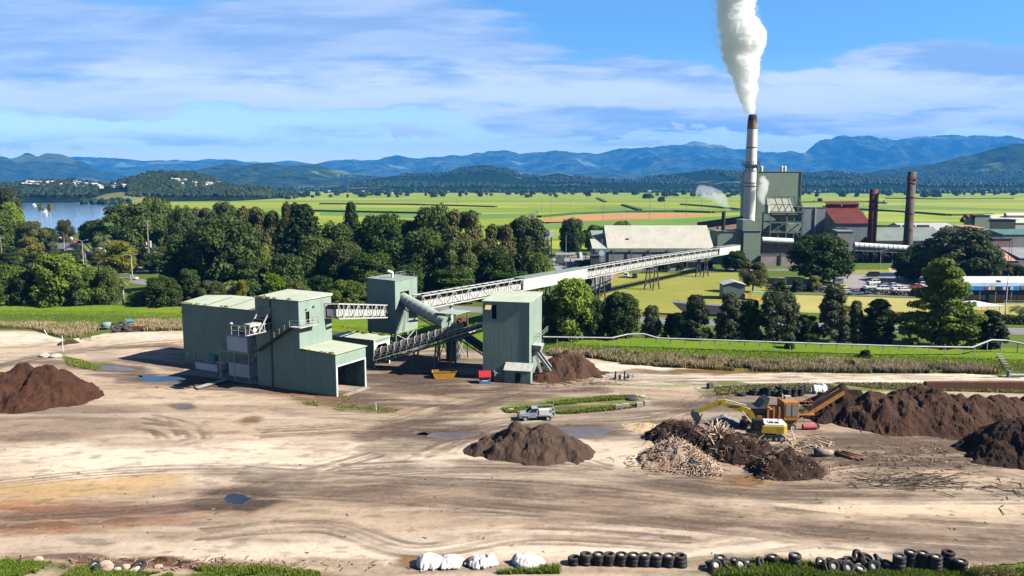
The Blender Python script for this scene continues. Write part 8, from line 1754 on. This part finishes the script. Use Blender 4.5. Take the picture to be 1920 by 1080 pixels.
# ---- rocks, rubble blocks
def rock(px, py, s, mat, label, group=None, seed=0, sq=.7, z=0.0):
    g = np.random.default_rng(seed); bm = bmesh.new(); bmesh.ops.create_icosphere(bm, subdivisions=3, radius=1); V = np.array([v.co[:] for v in bm.verts]); r_ = .75 + .5 * fbm(V[:, 0] * 1.3 + seed, V[:, 1] * 1.3, V[:, 2] * 1.3, oct=3, seed=seed)
    for v, k in zip(bm.verts, r_): v.co = Vector((v.co.x * k * s * 1.15, v.co.y * k * s, v.co.z * k * s * sq))
    me = bpy.data.meshes.new('rock'); bm.to_mesh(me); bm.free(); me.materials.append(mat); o = bpy.data.objects.new('rock', me); link(o); p = G(px, py); o.location = (p.x, p.y, s * sq * .55 + z); return tag(o, label, 'rock', group)
m_rock = M('sandy_rock', (.50, .38, .28), (.36, .27, .20), rough=.95, scale=.9, bump=.05); m_rockw = M('pale_rock', (.60, .56, .50), (.42, .38, .33), rough=.95, scale=.9, bump=.05)
for i, (px, py, s, l) in enumerate(((198, 1064, .55, 'sandy boulder between the filled tyres at lower left'), (205, 1072, .6, 'sandy boulder lowest in the lower left rubble'), (233, 1068, .45, 'small sandy boulder in the lower left rubble'), (297, 1066, .35, 'grey stone right of the lower left rubble'), (72, 1052, .4, 'stone at the left end of the verge'), (252, 1074, .4, 'sandy stone at the bottom edge below the white tyre'))): rock(px, py, s, m_rock, l, None, i + 1)
for i, (px, py, s, l) in enumerate(((84, 669, .9, 'pale rock at the head of the left drain'), (104, 670, 1.0, 'flat pale rock slab by the left drain'), (143, 638, .6, 'white rock beside the small earth mound'), (958, 771, .55, 'flat pale stone left of the grass strip'), (1186, 750, .8, 'dark boulder on the rubble at the grass strip end'), (1205, 745, .5, 'stone at the right of the rubble end'))): rock(px, py, s, m_rockw if i != 4 else m_dsteel, l, None, i + 20, .5)
def cblock(px, py, sx_, sy_, sz_, rz, label, mat=m_conc): o = empty('concrete_block', G(px, py), rz, label, 'block'); MB().cbox((0, 0, sz_ / 2), sx_, sy_, sz_).build('block_body', mat, o, bevel=.04)
for i, (px, py, l) in enumerate(((1160, 768, 'left of the concrete blocks at the end of the grass strip'), (1173, 766, 'second concrete block at the end of the grass strip'), (1199, 764, 'third concrete block by the rubble'), (1213, 761, 'right concrete block by the leaning rod'), (1158, 711, 'concrete block left of the yard gate posts'), (1182, 709, 'concrete block right of the yard gate posts'), (1331, 729, 'dark square block at the left end of the tyre grass strip'))): cblock(px, py, 1.1, .6, .8 if i < 6 else 1.0, .1 * i, l, m_conc if i < 6 else m_dsteel)
for i, (px, l) in enumerate(((1154, 'left dark gate post on the pale road'), (1171, 'right dark gate post on the pale road'))): o = empty('gate_post', G(px, 712), 0, l, 'post'); MB().box(-.12, -.12, 0, .12, .12, 1.5).build('post', m_black, o)
gp = empty('wire_gate', G(1175, 711), R(20), 'thin metal gate frame beside the dark gate posts', 'gate'); mb = MB(); rail(mb, [(0, 0, 0), (3.2, 0, 0)], 1.4, .03); mb.build('gate_frame', m_trim, gp)
wt = empty('water_trough', G(1905, 708), 0, 'pale low frame beside the road at the right edge', 'frame'); mb = MB(); mb.box(-1.4, -.4, .5, 2.5, .4, .6); mb.box(-1.5, -.4, 0, -1.3, .4, 1.3); mb.build('frame', m_trim, wt)
# ---- sheeted heaps
m_tarp = M('white_tarp', (.74, .74, .74), (.60, .60, .61), rough=.7, scale=1.4)
def tarp(px, py, wd, dp, h, label, seed, lobes_=1):
    g = random.Random(seed + 40); p = G(px, py); xs_ = np.arange(-wd * .62, wd * .62, .045); yq = np.arange(-dp * .75, dp * .75, .045); Xq, Yq = np.meshgrid(xs_, yq)
    wx_ = Xq + (fbm(Xq * 1.1, Yq * 1.1, oct=4, seed=seed) - .5) * 1.1; wy_ = Yq + (fbm(Xq * 1.1, Yq * 1.1, oct=4, seed=seed + 3) - .5) * .9
    D_ = [(0, 0, wd * .46, dp * .46, h * .8)] if lobes_ == 1 else [(-wd * .22, 0, wd * .28, dp * .48, h), (wd * .2, .05, wd * .33, dp * .48, h * .95)]
    D_ += [(g.uniform(-.3, .3) * wd, g.uniform(-.25, .25) * dp, wd * g.uniform(.16, .26), dp * g.uniform(.22, .34), h * g.uniform(.6, 1.05)) for _ in range(5)]
    Zq = np.full(Xq.shape, -1.0)
    for cx, cy, rx, ry, hh in D_:
        d2 = ((wx_ - cx) / rx) ** 2 + ((wy_ - cy) / ry) ** 2; Zq = np.maximum(Zq, hh * np.sqrt(np.clip(1 - d2 * .92, 0, 1)) - np.where(d2 > 1.08, .4, 0))
    rd = 1 - np.abs(2 * fbm(Xq * 1.0 + 5, Yq * 1.0, oct=3, seed=seed + 9) - 1); Zq = np.where(Zq > 0, Zq + (rd - .7) * .34 * np.clip(Zq, 0, .6), Zq)
    ok = Zq > -.05; fi = ok[:-1, :-1] & ok[:-1, 1:] & ok[1:, 1:] & ok[1:, :-1]; i = np.arange(Xq.size).reshape(Xq.shape); Q = np.stack([i[:-1, :-1], i[:-1, 1:], i[1:, 1:], i[1:, :-1]], -1)[fi]
    u = np.unique(Q); rm = -np.ones(Xq.size, np.int64); rm[u] = np.arange(len(u))
    return tag(np_mesh('covered_heap', np.stack([Xq.ravel(), Yq.ravel(), Zq.ravel()], 1)[u], rm[Q], m_tarp, loc=(p.x, p.y, .08)), label, 'tarpaulin')
tarp(824, 1062, 4.2, 2.7, .95, 'widest white sheeted heap, leftmost of three at the bottom', 1, 2); tarp(905, 1060, 3.2, 2.4, .9, 'smallest white sheeted heap with loose folds, middle of three', 2); tarp(992, 1062, 3.5, 2.6, 1.05, 'peaked white sheeted heap, right of three beside the tyre row', 3); tarp(1533, 738, 3.2, 2.0, 1.7, 'white sheeted heap behind the shredder conveyor', 4)
tag(MB().ball(G(885, 1052, .4), .55, .45, .4, 14, 8).build('grey_bag', M('grey_bag', (.16, .15, .15)), smooth=True), 'dark grey bag behind the middle white heap', 'bag')
tr = MB(); tr.box(-9, -.5, 0, 9, .5, 1.4); o = tr.build('pipe_bank', m_rust); p = G(1835, 731); o.location = (p.x, p.y, 0); tag(o, 'long rusty brown steel trough behind the bark ridge at right', 'trough')
# ---- grasses and reeds
def blades(name, label, polys, n, h0, h1, wd, seed, mat, lean=.25, z=.05, dens=None, mask=.0, cat='grass'):
    g = np.random.default_rng(seed); P_ = []
    for poly, share in polys:
        W = [tuple(G(*p))[:2] for p in poly]; xa, xb = min(q[0] for q in W), max(q[0] for q in W); ya, yb = min(q[1] for q in W), max(q[1] for q in W); c = np.zeros((0, 2)); want = int(n * share)
        while len(c) < want:
            x = g.uniform(xa, xb, want * 2); y = g.uniform(ya, yb, want * 2); k = inpoly(x, y, W)
            if mask: k &= fbm(x * .35, y * .35, seed=seed + 50) > mask
            c = np.concatenate([c, np.stack([x[k], y[k]], 1)])
        P_.append(c[:want])
    c = np.concatenate(P_); m_ = len(c); a = g.uniform(0, 6.283, m_); patch = fbm(c[:, 0] * .25, c[:, 1] * .25, seed=seed + 9); h = g.uniform(h0, h1, m_) * (.55 + .9 * patch); w_ = wd * g.uniform(.6, 1.5, m_)
    dx_, dy_ = np.cos(a) * w_, np.sin(a) * w_; lx, ly = g.normal(0, lean, m_) * h, g.normal(0, lean, m_) * h; zb = np.full(m_, z)
    V = np.stack([np.stack([c[:, 0] - dx_, c[:, 1] - dy_, zb], 1), np.stack([c[:, 0] + dx_, c[:, 1] + dy_, zb], 1), np.stack([c[:, 0] + dx_ * .9 + lx * .5, c[:, 1] + dy_ * .9 + ly * .5, zb + h * .6], 1), np.stack([c[:, 0] - dx_ * .9 + lx * .5, c[:, 1] - dy_ * .9 + ly * .5, zb + h * .6], 1), np.stack([c[:, 0] + lx, c[:, 1] + ly, zb + h], 1), np.stack([c[:, 0] + lx * 1.02, c[:, 1] + ly * 1.02, zb + h * 1.01], 1)], 1).reshape(-1, 3)
    i = np.arange(m_)[:, None] * 6; Q = np.concatenate([i + np.array([0, 1, 2, 3]), i + np.array([3, 2, 4, 5])], 0); rnd_ = g.random(m_) * .5 + patch * .5
    T = np.stack([rnd_] * 6, 1).ravel(); U_ = np.tile(np.array([0, 0, .6, .6, 1, 1.0]), m_)
    return tag(np_mesh(name, V, Q, mat, smooth=False, attrs={'tint': T, 'up': U_}), label, cat, kind='stuff')
def mat_blade(name, a, b, top, k=.8):
    m, t = new_mat(name); tn = t.node('ShaderNodeAttribute', attribute_name='tint').outputs['Fac']; u_ = t.node('ShaderNodeAttribute', attribute_name='up').outputs['Fac']
    c = t.mix(t.ss(tn, .25, .7), a, b); c = t.mix(t.math('MULTIPLY', t.ss(u_, .35, 1.0), t.ss(tn, .3, .6, 0, k)), c, top); p = pbsdf(t, color=c, rough=.8, spec=.15); tr = t.node('ShaderNodeBsdfTranslucent', {'Color': c}).outputs[0]
    out(t, t.node('ShaderNodeMixShader', {0: .2, 1: p, 2: tr}).outputs[0]); return m
g_reed = mat_blade('reed', (.20, .20, .05), (.38, .31, .15), (.62, .46, .33), 1.0); g_green = mat_blade('weed', (.085, .17, .015), (.16, .24, .025), (.26, .28, .06), .4); g_tuft = mat_blade('tuft', (.11, .19, .02), (.20, .25, .035), (.34, .32, .09), .5); g_dry = mat_blade('dry_grass', (.17, .18, .05), (.27, .24, .10), (.44, .36, .20), .9)
blades('reeds', 'tall reeds with tan plumes along the foot of the grass bank', [([(1030, 660), (1110, 658), (1230, 668), (1400, 676), (1560, 682), (1760, 688), (1875, 694), (1878, 702), (1760, 701), (1560, 699), (1400, 697), (1260, 690), (1170, 684), (1090, 674), (1030, 668)], .8), ([(1530, 678), (1870, 690), (1876, 702), (1560, 699)], .2)], 40000, .45, 1.25, .05, 1, g_reed, .25, cat='reeds', mask=.38)
blades('reeds', 'low brown and green reeds left beside the dirt road', [([(-60, 608), (0, 608), (90, 610), (180, 610), (186, 620), (150, 634), (110, 632), (60, 617), (-60, 615)], .55), ([(235, 603), (340, 604), (342, 620), (270, 621), (240, 618)], .45)], 14000, .5, 1.2, .05, 2, g_reed, .2, cat='reeds')
blades('grass', 'rough green grass on the flood bank', [([(1020, 640), (1200, 648), (1500, 658), (1920, 672), (2000, 676), (1990, 704), (1880, 700), (1600, 684), (1250, 668), (1020, 656)], 1)], 24000, .08, .26, .05, 3, g_tuft, .5, z=.4)
blades('grass', 'green grass on the left flood bank', [([(-60, 584), (340, 588), (342, 606), (180, 608), (-60, 606)], .7), ([(620, 600), (700, 606), (880, 622), (880, 640), (700, 628), (620, 616)], .3)], 16000, .06, .2, .05, 4, g_green, .5, z=.5)
blades('grass', 'bright green weeds along the bottom edge of the picture', [([(-40, 1050), (60, 1056), (150, 1064), (190, 1074), (330, 1078), (400, 1070), (520, 1068), (600, 1076), (600, 1100), (-40, 1100)], .5), ([(1330, 1072), (1420, 1062), (1520, 1066), (1640, 1072), (1800, 1078), (1960, 1066), (1960, 1100), (1330, 1100)], .5)], 64000, .12, .38, .03, 5, g_green, .35, mask=.43)
blades('grass', 'sprouting weeds in and around the foreground tyres', [([(1330, 1060), (1440, 1050), (1530, 1060), (1520, 1085), (1340, 1085)], .5), ([(1640, 1070), (1830, 1072), (1830, 1090), (1640, 1090)], .2), ([(1000, 1066), (1050, 1066), (1050, 1078), (940, 1080), (930, 1076)], .1), ([(360, 1068), (500, 1066), (560, 1076), (400, 1085)], .2)], 14000, .15, .55, .03, 6, g_green, .35)
blades('grass', 'green strip of weeds in the middle of the yard', [([(985, 764), (1060, 752), (1150, 743), (1190, 742), (1196, 748), (1120, 754), (1040, 762), (1000, 770)], .5), ([(1040, 774), (1100, 768), (1160, 762), (1200, 760), (1190, 766), (1110, 775), (1050, 778)], .3), ([(940, 768), (985, 766), (980, 776), (950, 776)], .2)], 15000, .15, .45, .045, 7, g_tuft, .45)
blades('grass', 'grassy strip between the pale road and the dark ridge', [([(1335, 726), (1500, 720), (1560, 722), (1570, 732), (1420, 738), (1345, 742)], .35), ([(1560, 719), (1900, 722), (1950, 728), (1950, 740), (1640, 730)], .65)], 18000, .12, .4, .06, 8, g_dry, .4)
blades('grass', 'weeds at the foot of the loading shed', [([(545, 740), (640, 748), (660, 756), (750, 768), (740, 776), (640, 772), (560, 758)], .8), ([(636, 742), (660, 744), (656, 750), (636, 749)], .2)], 5000, .08, .25, .04, 9, g_dry, .5, mask=.45)
blades('grass', 'patch of weeds in the drain at the left', [([(118, 670), (150, 676), (190, 690), (180, 696), (130, 686)], .7), ([(70, 606), (180, 612), (170, 640), (140, 636), (80, 622)], .3)], 6000, .15, .45, .05, 10, g_tuft, .45)
yb_ = G(1862, 1090); bs = empty('yellow_bush', (yb_.x, yb_.y, 0), 0, 'golden green bush at the bottom right corner', 'bush'); V, Q, T = leaf_cloud([(x, y, z) for x in (-1.2, -.4, .5, 1.3) for y in (-.3, .4) for z in (.3, .8)], np.full(16, .55), 5000, .07, 5); np_mesh('foliage', V, Q, L_gold, bs, smooth=False, attrs={'tint': T}); MB().tube((0, 0, -.1), (0, 0, .8), .06).build('stem', m_bark, bs)
# ---- steam
def plume(name, label, pts, Y, dens, seed, col=(1, 1, 1), lump=.45, up=90, n=72, sc_=.35, flat=False):
    P3 = [AT(px, py, Y) for px, py, r in pts]; Rr = [r * .87 / F * Y for _, _, r in pts]
    t_ = np.linspace(0, len(pts) - 1, up); ii = np.arange(len(pts)); cx_, cy_, cz_ = (np.interp(t_, ii, [p[k] for p in P3]) for k in range(3)); rr_ = np.interp(t_, ii, Rr); th = np.linspace(0, 2 * np.pi, n, endpoint=False)
    tx_ = np.gradient(cx_); tz_ = np.gradient(cz_); L_ = np.hypot(tx_, tz_); tx_ /= L_; tz_ /= L_
    if flat: tx_[:] = 0; tz_[:] = 1
    TH, I = np.meshgrid(th, np.arange(up)); nx_, nz_ = tz_[I], -tx_[I]; dxv, dyv, dzv = np.cos(TH) * nx_, np.sin(TH), np.cos(TH) * nz_
    X_, Y_, Z_ = cx_[I] + dxv * rr_[I], cy_[I] + dyv * rr_[I], cz_[I] + dzv * rr_[I]; k = sc_
    b = (1 - np.abs(2 * fbm(X_ * k * .4, Y_ * k * .4, Z_ * k * .4, oct=2, seed=seed) - 1)) * .6 + (1 - np.abs(2 * fbm(X_ * k * 1.2, Y_ * k * 1.2, Z_ * k * 1.2, oct=4, seed=seed + 7) - 1)) * .55
    f = .80 + lump * (b - .62); X_, Y_, Z_ = cx_[I] + dxv * rr_[I] * f, cy_[I] + dyv * rr_[I] * f, cz_[I] + dzv * rr_[I] * f
    V = np.stack([X_.ravel(), Y_.ravel(), Z_.ravel()], 1); V = np.concatenate([V, [[cx_[0], cy_[0], cz_[0]], [cx_[-1], cy_[-1], cz_[-1]]]]); i = np.arange(up * n).reshape(up, n)
    Q = np.stack([i[:-1], np.roll(i[:-1], -1, 1), np.roll(i[1:], -1, 1), i[1:]], -1).reshape(-1, 4); c0, c1 = up * n, up * n + 1
    Q = np.concatenate([Q, np.stack([i[0], np.full(n, c0), np.full(n, c0), np.roll(i[0], -1)], 1)[:0]], 0); Q = [tuple(q) for q in Q] + [(c0, i[0][(j + 1) % n], i[0][j]) for j in range(n)] + [(c1, i[-1][j], i[-1][(j + 1) % n]) for j in range(n)]
    me = bpy.data.meshes.new(name); me.from_pydata([tuple(v) for v in V], [], [tuple(int(a) for a in q) for q in Q]); bm = bmesh.new(); bm.from_mesh(me); bmesh.ops.recalc_face_normals(bm, faces=bm.faces); bm.to_mesh(me); bm.free(); me.polygons.foreach_set('use_smooth', [True] * len(me.polygons))
    m, t = new_mat(name + '_volume'); pv = t.node('ShaderNodeVolumePrincipled', {'Color': (*col, 1), 'Density': dens, 'Anisotropy': .0}); out(t, None, pv.outputs[0]); me.materials.append(m)
    o = bpy.data.objects.new(name, me); link(o); return tag(o, label, 'steam', kind='stuff')
plume('steam_plume', 'dense white steam billowing from the tall white chimney', [(1404.5, 213, 9), (1403, 198, 13), (1401, 176, 18), (1397, 155, 22), (1393, 132, 27), (1390, 108, 33), (1392, 84, 39), (1391, 62, 40), (1382, 42, 37), (1376, 22, 34), (1382, 2, 33), (1394, -24, 40), (1404, -60, 50), (1412, -110, 64)], YC, .62, 1, (.985, .992, 1), lump=.95, up=330, n=200, sc_=.42, flat=True)
plume('steam_veil', 'thin outer veil of steam fraying off the great plume', [(1404, 206, 9), (1400, 176, 21), (1394, 140, 29), (1386, 108, 39), (1387, 80, 45), (1384, 52, 46), (1376, 30, 43), (1372, 2, 42), (1384, -40, 52), (1396, -110, 68)], YC + 1, .018, 21, (.97, .985, 1), lump=1.1, up=160, n=110, sc_=.5, flat=True)
plume('steam_wisp', 'thin blue white steam drifting left from the small dark stack', [(1368, 398, 2.5), (1364, 390, 6), (1356, 378, 11), (1345, 368, 14), (1330, 362, 14), (1316, 358, 13), (1306, 356, 9)], 348, .11, 2, (.9, .95, 1), .8, sc_=.8)
plume('steam_wisp', 'white steam puffing before the boiler house', [(1432, 384, 3), (1430, 376, 6), (1428, 366, 9), (1431, 354, 10), (1434, 344, 9), (1430, 336, 7), (1432, 330, 4)], 352, .3, 3, (1, 1, 1), .7, sc_=.9)
plume('steam_wisp', 'faint wisp of steam left of the great plume', [(1362, 110, 5), (1352, 88, 8), (1345, 60, 9), (1350, 30, 12), (1358, 0, 14)], YC + 4, .03, 4, (.9, .95, 1), .9, sc_=.6)
